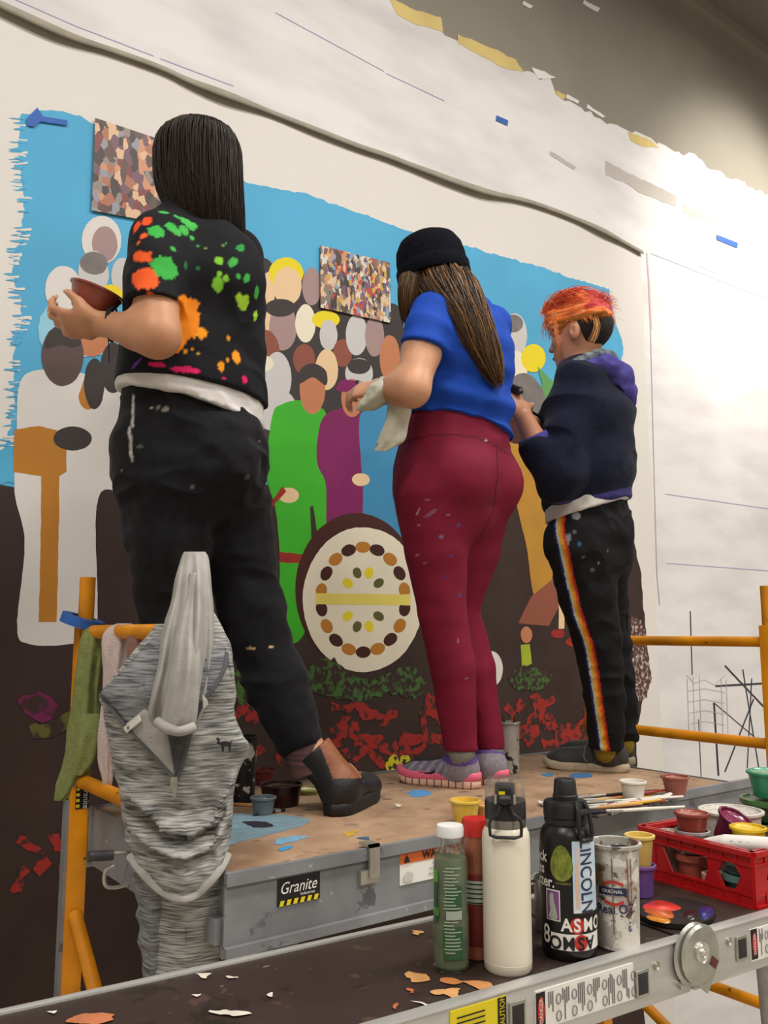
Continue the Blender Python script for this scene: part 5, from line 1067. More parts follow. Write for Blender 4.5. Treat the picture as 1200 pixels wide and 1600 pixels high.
def hand_sdf(s, wrist, d, n, side, curl=(.5, .6, .4), thumb=None, k=1.0, spread=.06):
    """palm, four jointed fingers of different length and a thumb leaving the side of the palm"""
    d = nrm(d); n = nrm(n-d*(n@d)); side = nrm(side-d*(side@d)-n*(side@n)); w = np.array(wrist, float)
    s.ecap(w, w+d*.035*k, (.026*k, .018*k), (.036*k, .0155*k), side, .012); s.ecap(w+d*.035*k, w+d*.080*k, (.036*k, .0155*k), (.039*k, .0125*k), side, .008)
    tips = []
    for i, (ln, sp) in enumerate(((.072, 1.2), (.080, .4), (.074, -.4), (.058, -1.2))):
        b = w+d*(.086-.006*abs(i-1))*k+side*(.0285-.019*i)*k; dd = nrm(d+side*spread*sp); ax = np.cross(d, n); p = b; r = .0092 if i < 3 else .0078
        for fr, cu, r2 in zip((.45, .30, .25), curl, (.0088, .0080, .0068)):
            dd = rot_about(dd, ax, cu); p2 = p+dd*ln*fr*k; s.ecap(p, p2, r*k, r2*k*(1 if i < 3 else .88), side, .004); p, r = p2, r2
        tips.append((p, dd))
    td = nrm(thumb) if thumb is not None else nrm(d*.55+side*.7+n*.35); b = w+d*.022*k+side*.022*k
    s.ecap(b, b+td*.038*k, .0155*k, .0118*k, side, .012); t2 = nrm(td+d*.35+n*.15); s.ecap(b+td*.038*k, b+td*.038*k+t2*.034*k, .0112*k, .0082*k, side, .005)
    tips.append((b+td*.038*k+t2*.034*k, t2))
    return tips
def nails(parent, tips, n, k=1.0):
    m = mat('fingernail', '#d9b5a0', .3, var=.05)
    for p, d in tips: 
        up = nrm(-n+d*(n@d)); MB().obox(p+up*.0062*k+d*.001, (.0042*k, .0055*k, .0008), np.cross(d, up), d, up, .0007).build('nail', m, parent)
def finish(s, name, m, parent, amp=0, scale=(18, 18, 18), it=2, seed=0.0, colors=None, oct2=.5, post=None):
    V, Fc = largest(*s.mesh()); V = relax(V, Fc, it)
    if amp: V = wrinkle(V, Fc, amp, scale, oct2, True, seed)
    if post is not None: V = post(V, Fc)
    cols = colors(V, Fc) if colors else None
    return obj(name, V, Fc, m, parent, colors=cols)
def splats(base, items, jag=.25):
    """irregular coloured splashes printed on a garment: centre and size measured on the photo, laid on the nearest front surface"""
    def fn(V, Fc):
        N = vnormals(V, Fc); C_ = np.tile(np.array(lin(base)), (len(V), 1)); v = V-CAM; w = v@FW; X = 600+F_PX*(v@RT)/w; Y = 800-F_PX*(v@UP)/w
        fr = (N*v).sum(1) < 0
        for it in items:
            px, py, r, col = it[:4]; asp = it[4] if len(it) > 4 else 1; rot = it[5] if len(it) > 5 else 0
            dd = (X-px)**2+(Y-py)**2+np.where(fr, 0, 1e6); i = int(np.argmin(dd))
            if dd[i] > 900: continue
            c = V[i]; n = N[i]; e1 = nrm(RT-n*(RT@n)); e2 = np.cross(n, e1); rel = V-c; near = (np.abs(rel).max(1) < r/420+.03) & ((N@n) > -.2)
            x = rel@e1; y = rel@e2; x, y = x*math.cos(rot)+y*math.sin(rot), -x*math.sin(rot)+y*math.cos(rot); rm = r*w[i]/F_PX; an = np.arctan2(y, x)
            j = 1+jag*(vnoise(np.stack([np.cos(an)*3.2+px, np.sin(an)*3.2+py, an*0], 1))*.7+vnoise(np.stack([np.cos(an)*9+px, np.sin(an)*9, an*0+py], 1))*.5)
            al_ = np.where(near, np.clip((rm*j-np.hypot(x, y*asp))/.003+.5, 0, 1), 0)[:, None]; C_ = C_*(1-al_)+al_*np.array(lin(col))
        return C_
    return fn
def strands(paths, radii, cols, name, m, parent, seg=4):
    VV, FF, CC = [], [], []; off = 0
    for pth, r, c in zip(paths, radii, cols):
        V, Fc = tube_geo(pth, r, seg, False); VV.append(V); FF.append(np.array(Fc)+off); off += len(V); CC.append(np.tile(c, (len(V), 1)))
    return obj(name, np.concatenate(VV), np.concatenate(FF), m, parent, colors=np.concatenate(CC))
def hair_loft(levels, Ld, Fd, ns, name, parent, m, cols, face=None, slant=None, seg=90, n=44, thick=.0016, jit=.05, seed=3, streak=.03, tipvar=.15, wave=.03):
    """falling hair: streaked base surface plus several hundred fine locks that follow it. levels = (px,py,w,a,b)"""
    R_ = np.random.default_rng(seed); L_ = spline([(*P(x, y, w), a, b) for x, y, w, a, b in levels], n)
    def pt(t, az, k=1.0, dz=0):
        i = t*(n-1); i0 = np.clip(np.floor(i).astype(int), 0, n-2); f = (i-i0)[..., None]; L2 = L_[i0]*(1-f)+L_[i0+1]*f
        rr = np.ones_like(az)
        if face is not None: rr = 1-face[0]*np.exp(-(((az-np.pi/2+np.pi) % (2*np.pi)-np.pi)/face[1])**4)*np.clip((t-face[2])/.12, 0, 1)
        c, s_ = np.cos(az)*rr*k, np.sin(az)*rr*k
        p = L2[..., :3]+np.stack([L2[..., 3]*c]*3, -1)*Ld+np.stack([L2[..., 4]*s_]*3, -1)*Fd
        if slant: p = p+np.stack([s_*L2[..., 4]*slant*np.clip(t-.45, 0, 1)]*3, -1)*ZU
        return p
    az = np.arange(seg)*2*np.pi/seg; T = np.linspace(0, 1, n); TT, AA = np.meshgrid(T, az, indexing='ij')
    nz = vnoise(np.stack([np.cos(AA).ravel()*9, np.sin(AA).ravel()*9, TT.ravel()*1.2+seed], 1)).reshape(n, seg)
    nz2 = vnoise(np.stack([np.cos(AA).ravel()*24, np.sin(AA).ravel()*24, TT.ravel()*1.5+seed], 1)).reshape(n, seg)
    V = pt(TT, AA, .97+streak*nz+streak*.6*nz2).reshape(-1, 3)
    Fc = np.array([(i*seg+j, i*seg+(j+1) % seg, (i+1)*seg+(j+1) % seg, (i+1)*seg+j) for i in range(n-1) for j in range(seg)])
    cb = np.array([lin(c) for c in cols]); ci = np.clip(((nz+1)/2*len(cols)).astype(int), 0, len(cols)-1).reshape(-1)
    base = obj(name, V, Fc, m, parent, colors=cb[ci]*.8)
    paths, rad, cc = [], [], []
    for k in range(ns):
        a0 = R_.uniform(0, 2*np.pi); t0 = R_.uniform(0, .3); t1 = min(1.0, R_.uniform(1-tipvar, 1.04)); t = np.linspace(t0, t1, 12)
        kk = 1.0+R_.uniform(-.02, jit)*np.sin(np.linspace(.2, 2.6, 12)); wob = a0+.10*R_.normal()*np.linspace(0, 1, 12)**1.5+wave*np.sin(np.linspace(0, 7, 12)+R_.uniform(0, 6))*np.linspace(.2, 1, 12)
        pth = pt(t, wob, kk); pth[:, 2] -= np.linspace(0, 1, 12)**3*R_.uniform(0, .02)
        paths.append(pth); r = thick*R_.uniform(.6, 1.3); rad.append(r*np.linspace(1, .25, 12)); cc.append(cb[R_.integers(len(cols))]*R_.uniform(.8, 1.25))
    strands(paths, rad, cc, 'hair_locks', m, base)
    return base
def hairmat(name, rough=.42): return mat(name, '#808080', rough, attr=True, var=.12, vscale=60, stretch=(1, 1, .15), spec=.35)
def foot_frame(heel, toe):
    f = nrm(np.array(toe)-np.array(heel)); u = ZU; l = np.cross(u, f); return f, l, u
def local_mesh(s, org, f, l, u, it=2):
    V, Fc = s.mesh(); V = relax(V, Fc, it); return np.array(org)+V[:, :1]*f+V[:, 1:2]*l+V[:, 2:3]*u, Fc, V
def sole_outline(L, n=48):
    a = np.arange(n)*2*np.pi/n; x = L*(.5-.5*np.cos(a)); t = x/L
    hw = np.interp(t, [0, .04, .12, .3, .48, .68, .82, .93, 1], [0, .024, .035, .038, .039, .045, .043, .030, 0])*L/.27
    return np.stack([x, hw*np.sign(np.sin(a))+(-.006*np.sin(t*np.pi*1.2))], 1)
def sole_layer(name, org, f, l, u, L, z0, z1, m, parent, grow=1.0, heel=0, toe_up=.012):
    o = sole_outline(L); c = np.array([L/2, 0]); rings = []
    for zz, g in ((z0, .955), (z0+(z1-z0)*.2, 1.0), (z0+(z1-z0)*.8, 1.0), (z1, .96)):
        q = c+(o-c)*g*grow; t = np.clip(q[:, 0]/L, 0, 1); z = zz*(1+heel*(1-t)**1.5)+toe_up*np.clip((t-.72)/.28, 0, 1)**2; rings.append(np.array(org)+np.outer(q[:, 0], f)+np.outer(q[:, 1], l)+np.outer(z, u))
    n = len(o); V = np.concatenate(rings); Fc = [(r*n+i, r*n+(i+1) % n, (r+1)*n+(i+1) % n, (r+1)*n+i) for r in range(3) for i in range(n)]+[tuple(range(n-1, -1, -1)), tuple(range(3*n, 4*n))]
    return obj(name, V, Fc, m, parent)
def sneaker(parent, heel, toe, ankle, kind):
    f, l, u = foot_frame(heel, toe); L = .262 if kind != 'run' else .252; org = np.array(heel)-f*.008; s = SDF((-.03, -.07, .005), (L+.03, .07, .15), .0032); k = L/.27
    s.ell((.062*k, 0, .040), (.058*k, .034*k, .046), k=.02); s.ecap((.06*k, 0, .048), (.20*k, 0, .034), (.032*k, .040), (.035*k, .028), (0, 1, 0), .02); s.ell((.205*k, -.004, .034), (.054*k, .038*k, .026), k=.02)
    rel = np.array(ankle)-org; al = np.array([rel@f, rel@l, rel@u]); top = np.array([.055*k, 0, .058]); dirn = nrm(al-top)
    s.ecap(top, top+dirn*.055, .040*k, .041*k, (0, 1, 0), .025); s.cut((0, 0, .016), (0, 0, -1)); s.cut(top+dirn*.030+np.array([0, 0, .0]), nrm(dirn*.9+np.array([-.12, 0, .3])))
    V, Fc, Vl = local_mesh(s, org, f, l, u)
    if kind == 'run':
        cA, cB, cC = np.array(lin('#6f6878')), np.array(lin('#5b3f86')), np.array(lin('#857f88')); cols = np.where((Vl[:, 0] < .09)[:, None], cC, cA); st = np.sin(Vl[:, 0]*230+Vl[:, 2]*160) > .2; cols = np.where((st & (Vl[:, 0] > .08))[:, None], np.array(lin('#8d8794')), cols)
        hi = ((Vl-top)@dirn > .017); cols = np.where(hi[:, None], cB, cols); tg = (np.abs(Vl[:, 1]) < .018) & (Vl[:, 0] > .10) & (Vl[:, 2] > .045); cols = np.where(tg[:, None], np.array(lin('#26222a')), cols)
    else:
        cols = np.tile(np.array(lin('#3c3b39')), (len(V), 1)); tg = (np.abs(Vl[:, 1]) < .016) & (Vl[:, 0] > .11) & (Vl[:, 2] > .045); cols[tg] = lin('#55534e')
    sh = obj('shoe', V, Fc, mat('shoe_upper', '#777777', .8, attr=True, var=.18, vscale=120, bump=.3, bscale=300), parent, colors=cols)
    if kind == 'run':
        sole_layer('midsole', org, f, l, u, L, .016, .036, mat('sole_pink', '#e0637f', .6, var=.08, vscale=15), sh, 1.04, .2); sole_layer('outsole', org, f, l, u, L, 0, .019, mat('sole_peach', '#d9b29d', .7, var=.08, vscale=40), sh, 1.02, .25)
        b = MB()
        for t in np.arange(.06, .95, .085):
            o = sole_outline(L); 
            for sgn in (1, -1):
                hw = np.interp(t, [0, .04, .12, .3, .48, .68, .82, .93, 1], [0, .024, .035, .038, .039, .045, .043, .030, 0])*L/.27; p = org+f*L*t+l*(sgn*hw*1.03-.006*math.sin(t*math.pi*1.2))+u*.010; b.obox(p, (.0008, .0022, .009), f, l, u)
        b.build('sole_groove', mat('groove_dark', '#5a4038', .8, var=.1), sh)
        sw = [(.205, .036), (.165, .030), (.135, .030), (.120, .038), (.119, .047), (.126, .039), (.140, .036), (.165, .038)]
        tree_idx = lambda x, z: int(np.argmin((Vl[:, 0]-x)**2+(Vl[:, 2]-z)**2+np.where(Vl[:, 1] > 0, 0, 1)))
        obj('swoosh_mark', [V[tree_idx(x, z)]+l*.0022 for x, z in sw], [tuple(range(len(sw)))], mat('print_black', '#17161a'), sh, smooth=False)
    else:
        sole_layer('sole', org, f, l, u, L, 0, .024, mat('sole_offwhite', '#a99a84', .75, var=.15, vscale=40, bump=.3), sh, 1.01, .1)
        MB().tube([org+f*x+l*y+u*z for x, y, z in ((.105, .030, .050), (.12, 0, .078), (.135, -.026, .052))], .0022, 6).tube([org+f*x+l*y+u*z for x, y, z in ((.135, .032, .044), (.145, 0, .068), (.16, -.028, .046))], .0022, 6).tube(spline([org+f*x+l*y+u*z for x, y, z in ((.12, 0, .08), (.125, .02, .075), (.13, .036, .045), (.12, .042, .03))], 12), .002, 6).build('laces', mat('lace_grey', '#6d7274', .8, var=.1), sh)
    return sh
M_skin1 = mat('skin_warm', '#c08a66', .48, var=.06, vscale=25, sss=.12, bump=.05, bscale=300); M_skin2 = mat('skin_rosy', '#cd9674', .48, var=.06, vscale=25, sss=.12, bump=.05, bscale=300); M_skin3 = mat('skin_tan', '#bd8566', .48, var=.06, vscale=25, sss=.12, bump=.05, bscale=300)
H_ = .0042

# ------------------------------------------------------------------ painter in the black splashed T-shirt
F1, L1 = face_axes(57)
p1 = empty('person', (.92, 1.86, DECK), 'painter in a black paint splash print T-shirt and black trousers holding a terracotta cup', 'person')
hc = P(308, 272, 2.06)
s = grid_for([hc+ZU*.13, P(80, 490, 2.0), P(480, 500, 2.3), P(540, 1270, 2.05), P(200, 1290, 2.0), P(260, 480, 2.55), (.85, 1.75, 1.08)], .06, H_)
q1 = head_sdf(s, hc, F1, L1, ZU, .92)
s.chain([P(312, 300, 2.07), P(318, 356, 2.08)], [.055, .06], L1, .02)
s.chain([P(316, 375, 2.08), P(308, 450, 2.06), P(302, 560, 2.06), P(298, 680, 2.06)], [(.14, .07), (.165, .105), (.15, .10), (.175, .13)], L1, .04)
sl1 = P(243, 388, 1.91); el1 = P(246, 524, 1.825); wr1 = P(166, 507, 1.875)
s.chain([sl1, (sl1+el1)/2, el1], [.048, .050, .044], L1, .03); s.chain([el1, el1*.6+wr1*.4, wr1], [.044, .041, .0275], L1, .03)
n1 = nrm(ZU*.80+HD*.6); tips1 = hand_sdf(s, wr1-RT*.008, -RT*.97+ZU*.05+HD*.1, n1, -HD*.75+ZU*.65, (.45, .65, .5), thumb=-RT*.62+ZU*.75-HD*.1, k=1.0)
sr1, er1, wr1b = P(368, 400, 2.2), P(352, 520, 2.34), P(300, 470, 2.52)
s.chain([sr1, er1], [.055, .047], L1, .03); s.chain([er1, wr1b], [.045, .028], L1, .03); hand_sdf(s, wr1b, F1, -L1*.5-ZU, ZU*.5-L1)
hl, kl, al = P(262, 720, 1.99), P(268, 955, 2.0), np.array([.875, 1.86, DECK+.10]); hr, kr, ar = P(345, 720, 2.13), P(398, 955, 2.11), P(486, 1180, 2.05)
s.chain([hl, kl, al], [.085, .058, .042], L1, .03); s.chain([hr, kr, P(440, 1075, 2.08), ar], [.08, .055, .046, .034], L1, .03)
s.ecap(al, al+F1*.10-ZU*.05, .04, .03, L1, .02); s.ecap(ar, ar+RT*.05+HD*.07-ZU*.05, .04, .03, L1, .02)
b1 = finish(s, 'body', M_skin1, p1, it=3); face_parts(p1, q1, F1, L1, ZU, .92, '#1c1512'); nails(b1, tips1, n1)
# trousers
s = grid_for([P(165, 600, 1.9), P(165, 600, 2.3), P(430, 600, 2.0), P(520, 1200, 2.0), P(230, 1280, 2.05), (.84, 1.75, 1.12)], .10, H_)
s.chain([P(297, 625, 2.06), P(297, 690, 2.06), P(298, 740, 2.06)], [(.170, .121), (.190, .142), (.180, .142)], L1, .04)
s.ell(P(338, 715, 2.02), (.115, .115, .13), k=.05)
s.chain([P(262, 735, 1.99), P(262, 850, 1.99), P(270, 950, 2.0), (al+kl)/2, al+ZU*.03], [.112, .092, .075, .068, .058], L1, .04)
s.chain([P(345, 740, 2.12), P(368, 850, 2.12), P(392, 950, 2.11), P(428, 1060, 2.09), P(466, 1150, 2.06)], [.110, .088, .074, .074, .056], L1, .04)
zc1 = 2.075; s.cut((0, 0, zc1), ZU); s.cut(P(476, 1165, 2.05), nrm(P(486, 1180, 2.05)-P(425, 1060, 2.09)), P(480, 1175, 2.05), .12); s.cut((0, 0, al[2]+.02), -ZU, al, .15)
stain = [(258, 638, 5, '#8a8378'), (248, 636, 3, '#8a8378'), (218, 698, 6, '#565452', 2), (237, 637, 2, '#a8a29a'), (388, 745, 4, '#4a4846'), (392, 1014, 9, '#b79a78', 4), (424, 1012, 4, '#c4a888', 2), (420, 700, 3, '#555250'), (300, 760, 2, '#6a6866'), (190, 735, 2, '#77746f'), (405, 690, 2, '#6a6866')]
stain += [(208-.25*i*.8 if i < 8 else 202+(i-8)*.5, 622+i*6, 2.2, '#b5afa6', .5) for i in range(17)]
finish(s, 'trousers', mat('trouser_black', '#808080', .92, attr=True, var=.25, vscale=40, bump=.35, bscale=60, spec=.2, sheen=.05), p1, .0075, (10, 10, 15), 3, 1.5, splats('#17171a', stain, .4))
# white under-shirt and T-shirt
s = grid_for([P(180, 560, 1.9), P(430, 680, 2.3), P(430, 560, 2.0), P(180, 600, 2.3)], .10, H_); s.chain([P(300, 560, 2.06), P(298, 660, 2.06)], [(.180, .132), (.200, .151)], L1, .03); nh = nrm(-ZU+RT*-.10)
s.cut(P(300, 618, 1.9), nrm(-ZU-RT*.20)); s.cut((0, 0, 2.12), ZU)
finish(s, 'undershirt', mat('undershirt_white', '#d8d4d0', .85, var=.04, vscale=12, bump=.3, bscale=40), p1, .003, (16, 16, 30), 2, 4)
s = grid_for([P(180, 320, 1.85), P(430, 640, 2.3), P(440, 340, 2.3), P(180, 640, 1.9)], .09, .0036)
s.chain([P(250, 380, 1.925), P(244, 420, 1.885), P(242, 500, 1.84)], [.062, .061, .062], L1, .03); s.chain([P(368, 398, 2.19), P(360, 500, 2.32)], [.066, .068], L1, .035)
sc_ = P(238, 472, 1.85); s.cut(sc_, nrm(-ZU+RT*-.06), P(238, 505, 1.83), .12)
s.chain([P(318, 352, 2.08), P(312, 374, 2.075), P(308, 400, 2.07), P(308, 455, 2.06), P(304, 540, 2.06), P(300, 640, 2.06)], [(.075, .07), (.13, .085), (.172, .102), (.185, .132), (.188, .141), (.204, .154)], L1, .03)
s.ell(P(340, 430, 2.02), (.11, .10, .12), k=.04)
s.cut(P(300, 588, 1.9), nrm(-ZU*.97-RT*.05)); s.ell(P(318, 340, 2.08), (.062, .062, .05), k=0, op='s')
SPL = [(225, 433, 21, '#f0602a'), (221, 400, 9, '#f0602a', .55, 1.2), (229, 345, 8, '#f0562a', .8), (224, 369, 6, '#f0602a'), (216, 380, 4, '#f0602a'), (234, 395, 3, '#f0602a'), (235, 459, 5, '#f0602a'), (255, 467, 6, '#f0602a', 1.5), (213, 355, 7, '#f0562a', .6), (259, 418, 20, '#3fae49'), (245, 362, 13, '#3fae49'), (294, 349, 16, '#46b04c', 1.3), (268, 354, 9, '#3fae49'), (277, 362, 8, '#46b04c'), (288, 359, 9, '#46b04c'), (300, 372, 4, '#46b04c'), (321, 369, 7, '#46b04c', 1.2), (271, 389, 5, '#3fae49'), (255, 332, 8, '#3fae49', 1.5), (275, 338, 5, '#3fae49'), (376, 388, 10, '#2f9a45', 1.8, .9), (364, 409, 9, '#46b04c', 1.4, .9), (386, 434, 8, '#46b04c', 1.5, .9), (401, 457, 10, '#46b04c', 1.6, 1.2), (343, 408, 7, '#86cc3c'), (341, 445, 9, '#86cc3c', .8), (353, 436, 5, '#86cc3c'), (344, 428, 4, '#86cc3c'), (382, 474, 13, '#a8d838', 1.3, .5), (374, 466, 7, '#a8d838'), (392, 484, 7, '#a8d838'), (400, 494, 7, '#a8d838', .8), (326, 489, 24, '#f09a22', .85), (288, 495, 26, '#ee8a1e', .8), (276, 520, 22, '#ee8a1e'), (265, 540, 18, '#ee8a1e', 1.4), (315, 520, 9, '#f09a22'), (358, 515, 5, '#f09a22'), (357, 528, 4, '#f09a22'), (359, 543, 9, '#f09a22'), (369, 558, 9, '#f09a22', .9), (346, 572, 6, '#f09a22', .7), (289, 550, 3, '#f09a22'), (300, 545, 2, '#f09a22'), (357, 562, 3, '#f09a22'), (310, 552, 2, '#e0b050'), (290, 578, 22, '#e0246a', 4), (245, 570, 15, '#e0246a', 4, -.1), (383, 594, 6, '#e0246a'), (350, 592, 4, '#e0246a', 2), (200, 600, 26, '#7a48ae', 4, .7), (206, 585, 18, '#7a48ae', 4, .7), (196, 618, 24, '#7a48ae', 3, .8), (212, 570, 12, '#6b3d9e', 4, .7), (392, 527, 9, '#2f7a45', 1.2), (349, 384, 2, '#7fae60'), (322, 388, 2, '#7fae60'), (335, 370, 2, '#c9d8c0'), (310, 385, 2, '#46b04c'), (352, 380, 1.6, '#46b04c'), (372, 432, 4, '#46b04c'), (390, 503, 2, '#a8d838'), (310, 420, 3, '#2f7a45'), (290, 415, 4, '#2f7a45', .7)]
finish(s, 'tshirt', mat('tshirt_print', '#808080', .82, attr=True, var=.10, vscale=30, bump=.25, bscale=45, spec=.25), p1, .0045, (9, 9, 13), 3, 2.7, splats('#17171b', SPL))
hair_loft([(312, 197, 2.05, .010, .010), (311, 201, 2.05, .052, .056), (310, 214, 2.055, .082, .086), (309, 238, 2.06, .097, .098), (309, 275, 2.06, .100, .100), (312, 310, 2.06, .101, .098), (320, 340, 2.06, .100, .085), (326, 358, 2.06, .092, .070)], L1, F1, 620, 'hair', p1, hairmat('hair_dark'), ['#1e1713', '#2a201a', '#382b22', '#241b17'], face=(.42, .75, .45), slant=.75, wave=.05, jit=.08, streak=.05)
MB().tube([wr1+RT*.010+(HD*math.cos(t)+ZU*math.sin(t))*.033 for t in np.linspace(0, 2*math.pi, 30)], .0028, 8).tube([wr1+RT*.014+(HD*math.cos(t)+ZU*math.sin(t)*1.1)*.0335+RT*.004*math.sin(t) for t in np.linspace(0, 2*math.pi, 30)], .0022, 8).tube([wr1+RT*.006-ZU*.033, wr1+RT*.008-ZU*.055, wr1+RT*.010-ZU*.085], .0012, 6).build('bracelet', mat('cord_black', '#191718', .8, var=.1), p1)
# boots
def boot(heel, toe, ankle, tan):
    f, l, u = foot_frame(heel, toe); L = .275; org = np.array(heel)-f*.008; s = SDF((-.06, -.08, .01), (L+.03, .08, .24), .0034); rel = np.array(ankle)-org; a_ = np.array([rel@f, rel@l, rel@u])
    s.ell((.062, 0, .045), (.062, .038, .050), k=.02); s.ecap((.06, 0, .05), (.205, 0, .036), (.036, .042), (.040, .028), (0, 1, 0), .03); s.ell((.21, -.004, .036), (.058, .043, .030), k=.025)
    top = np.array([.055, 0, .06]); d = nrm(a_-top); s.ecap(top, top+d*.125, .044, .050, (0, 1, 0), .025); s.cut((0, 0, .02), (0, 0, -1)); s.cut(top+d*.105, d)
    V, Fc, Vl = local_mesh(s, org, f, l, u); cols = np.tile(np.array(lin('#1b1b1d')), (len(V), 1)); h = (Vl-top)@d
    tn = (Vl[:, 0]-a_[0]*np.clip(h/.09, 0, 1) > .045) & (h > -.02) & (h < .2) & (np.abs(Vl[:, 1]) < .03)
    if tan: XY = np.array([proj(v_) for v_ in V]); tn = (XY[:, 0] > 494+(XY[:, 1]-1150)*.40) & (XY[:, 1] < 1216) & (h > -.02); cols[tn] = lin('#8a5334')
    sh = obj('boot', V, Fc, mat('boot_leather', '#777777', .45, attr=True, var=.2, vscale=40, bump=.2, bscale=120), p1, colors=cols)
    sole_layer('boot_sole', org, f, l, u, L, 0, .028, mat('sole_black', '#161617', .6, var=.15), sh, 1.02, .1)
    for k in range(3): MB().tube(spline([org+f*(x+.016*k)+l*y+u*(z-.012*k) for x, y, z in ((.085, .036, .085), (.105, 0, .105), (.085, -.036, .085))], 10), .0022, 6).build('lace', mat('lace_tan', '#a9825a', .7), sh)
    return sh
boot(onz(520, 1276, DECK), onz(584, 1240, DECK), P(478, 1160, 2.05), True); boot((.862, 1.80, DECK), (.80, 2.06, DECK), tuple(al+ZU*.1), False)
skc = [P(462, 1145, 2.06), P(478, 1178, 2.055), P(488, 1205, 2.05)]; V, Fc = tube_geo(spline(skc, 14), .050, 24); 
obj('sock', V, Fc, mat('sock_plaid', '#3c3038', .95, col2='#77504a', vscale=1.5, stretch=(1, 1, 70), bump=.4, var=.2), p1)
# terracotta cup in the hand
cupax = nrm(ZU*.93+RT*.33-HD*.05); cup('paint_cup', P(139, 488, 1.915), .057, .040, .054, plastic('terracotta2', '#8d4434', .35, .15), 'terracotta paint cup held in the hand of the black shirted painter', 'cup', None, .72, wet('terracotta', '#7a3a2c'), tilt=cupax)

# ------------------------------------------------------------------ painter in the blue T-shirt and knit cap
F2, L2 = face_axes(52)
p2 = empty('person', (1.68, 1.86, DECK), 'painter in a blue T-shirt maroon leggings and dark knit cap', 'person')
hc = P(677, 440, 2.37); H2 = .0042
s = grid_for([hc+ZU*.12, P(540, 600, 2.35), P(800, 500, 2.5), P(640, 600, 2.2), P(690, 590, 2.78), onz(645, 1222, DECK), onz(790, 1230, DECK)], .07, H2)
q2 = head_sdf(s, hc, F2, L2, ZU, .88); s.chain([P(684, 455, 2.37), P(700, 492, 2.38)], [.055, .06], L2, .02)
s.chain([P(712, 505, 2.38), P(718, 560, 2.38), P(714, 640, 2.40), P(710, 735, 2.40)], [(.13, .07), (.145, .11), (.14, .115), (.17, .14)], L2, .04)
sl2_, el2, wr2 = P(672, 500, 2.27), P(643, 608, 2.15), P(600, 606, 2.22)
s.chain([sl2_, (sl2_+el2)/2, el2], [.048, .051, .042], L2, .03); s.chain([el2, el2*.55+wr2*.45, wr2], [.042, .041, .028], L2, .03)
n2 = nrm(HD*.7-ZU*.6); tips2 = hand_sdf(s, wr2, -RT*.85+HD*.45+ZU*.05, n2, ZU*.75+HD*.5, (.45, .6, .4), k=.95)
sr2, er2, wr2b = P(768, 512, 2.5), P(745, 600, 2.62), P(700, 570, 2.80); s.chain([sr2, er2], [.055, .046], L2, .03); s.chain([er2, wr2b], [.044, .027], L2, .03); hand_sdf(s, wr2b, F2, -ZU-L2*.3, -L2)
aL, aR = P(720, 1168, 2.36), P(765, 1166, 2.44)
s.chain([P(678, 775, 2.34), P(692, 955, 2.34), aL], [.085, .050, .030], L2, .03); s.chain([P(745, 775, 2.46), P(714, 955, 2.46), aR], [.085, .050, .030], L2, .03)
for a_, he, to in ((aL, onz(746, 1232, DECK), onz(645, 1222, DECK)), (aR, onz(789, 1227, DECK), onz(690, 1217, DECK))): s.ecap(a_, he+nrm(to-he)*.08+ZU*.04, .028, .022, L2, .02)
b2 = finish(s, 'body', M_skin2, p2, it=3); face_parts(p2, q2, F2, L2, ZU, .88, '#3a2a1c'); nails(b2, tips2, n2, .95)
s = grid_for([P(600, 630, 2.2), P(820, 700, 2.6), P(600, 700, 2.6), P(690, 1175, 2.3), P(800, 1175, 2.5)], .08, H2)
s.chain([P(714, 640, 2.39), P(712, 680, 2.40), P(708, 740, 2.40), P(706, 790, 2.40)], [(.146, .120), (.168, .138), (.184, .148), (.16, .13)], L2, .04)
for sg, w_ in ((1, 0), (-1, 0)): s.ell(P(716, 752, 2.40)+L2*.080*sg-F2*.055, (.092, .092, .100), k=.03)
s.chain([P(672, 770, 2.33), P(682, 860, 2.335), P(690, 955, 2.34), P(708, 1045, 2.35), aL], [.100, .084, .064, .060, .046], L2, .03)
s.chain([P(746, 770, 2.46), P(735, 860, 2.46), P(716, 950, 2.46), P(742, 1045, 2.45), aR], [.100, .082, .060, .056, .042], L2, .03)
s.cut((0, 0, 2.125), ZU); s.cut(P(720, 1172, 2.36), -ZU, aL, .05); s.cut(P(765, 1170, 2.44), -ZU, aR, .05)
ls = [(653, 800, 6, '#b08a92', 5, 1.1), (668, 782, 4, '#9c6a78', 3), (700, 805, 3, '#9c6a78', 3), (690, 838, 3, '#7d6a9a'), (760, 688, 3, '#c4a4a8', 2), (705, 870, 3, '#4a4a8a', 2), (718, 930, 3, '#3f4a8a', 1), (665, 880, 4, '#8f6f80', 3), (715, 1000, 4, '#9a7a84', 4, 1.2), (672, 802, 10, '#82506a', 4, .6), (652, 868, 3, '#a07884', 2), (697, 900, 2, '#3a3a80'), (730, 1060, 3, '#9a7a84', 2), (655, 822, 3, '#a8848c', 3), (716, 820, 3, '#5a4a86')]
def seams(V, Fc):
    C_ = splats('#7c1a34', ls, .5)(V, Fc); v = V-CAM; w = v@FW; X = 600+F_PX*(v@RT)/w; Y = 800-F_PX*(v@UP)/w
    a1 = np.abs(Y-np.interp(X, [630, 670, 705, 745, 775, 805], [692, 681, 678, 684, 697, 716])) < 1.2; a2 = (np.abs(X-np.interp(Y, [695, 740, 800, 850], [776, 778, 770, 745])) < 1.1) & (Y > 697) & (Y < 840)
    C_[(a1 | a2) & (w < 2.42)] = lin('#561022'); return C_
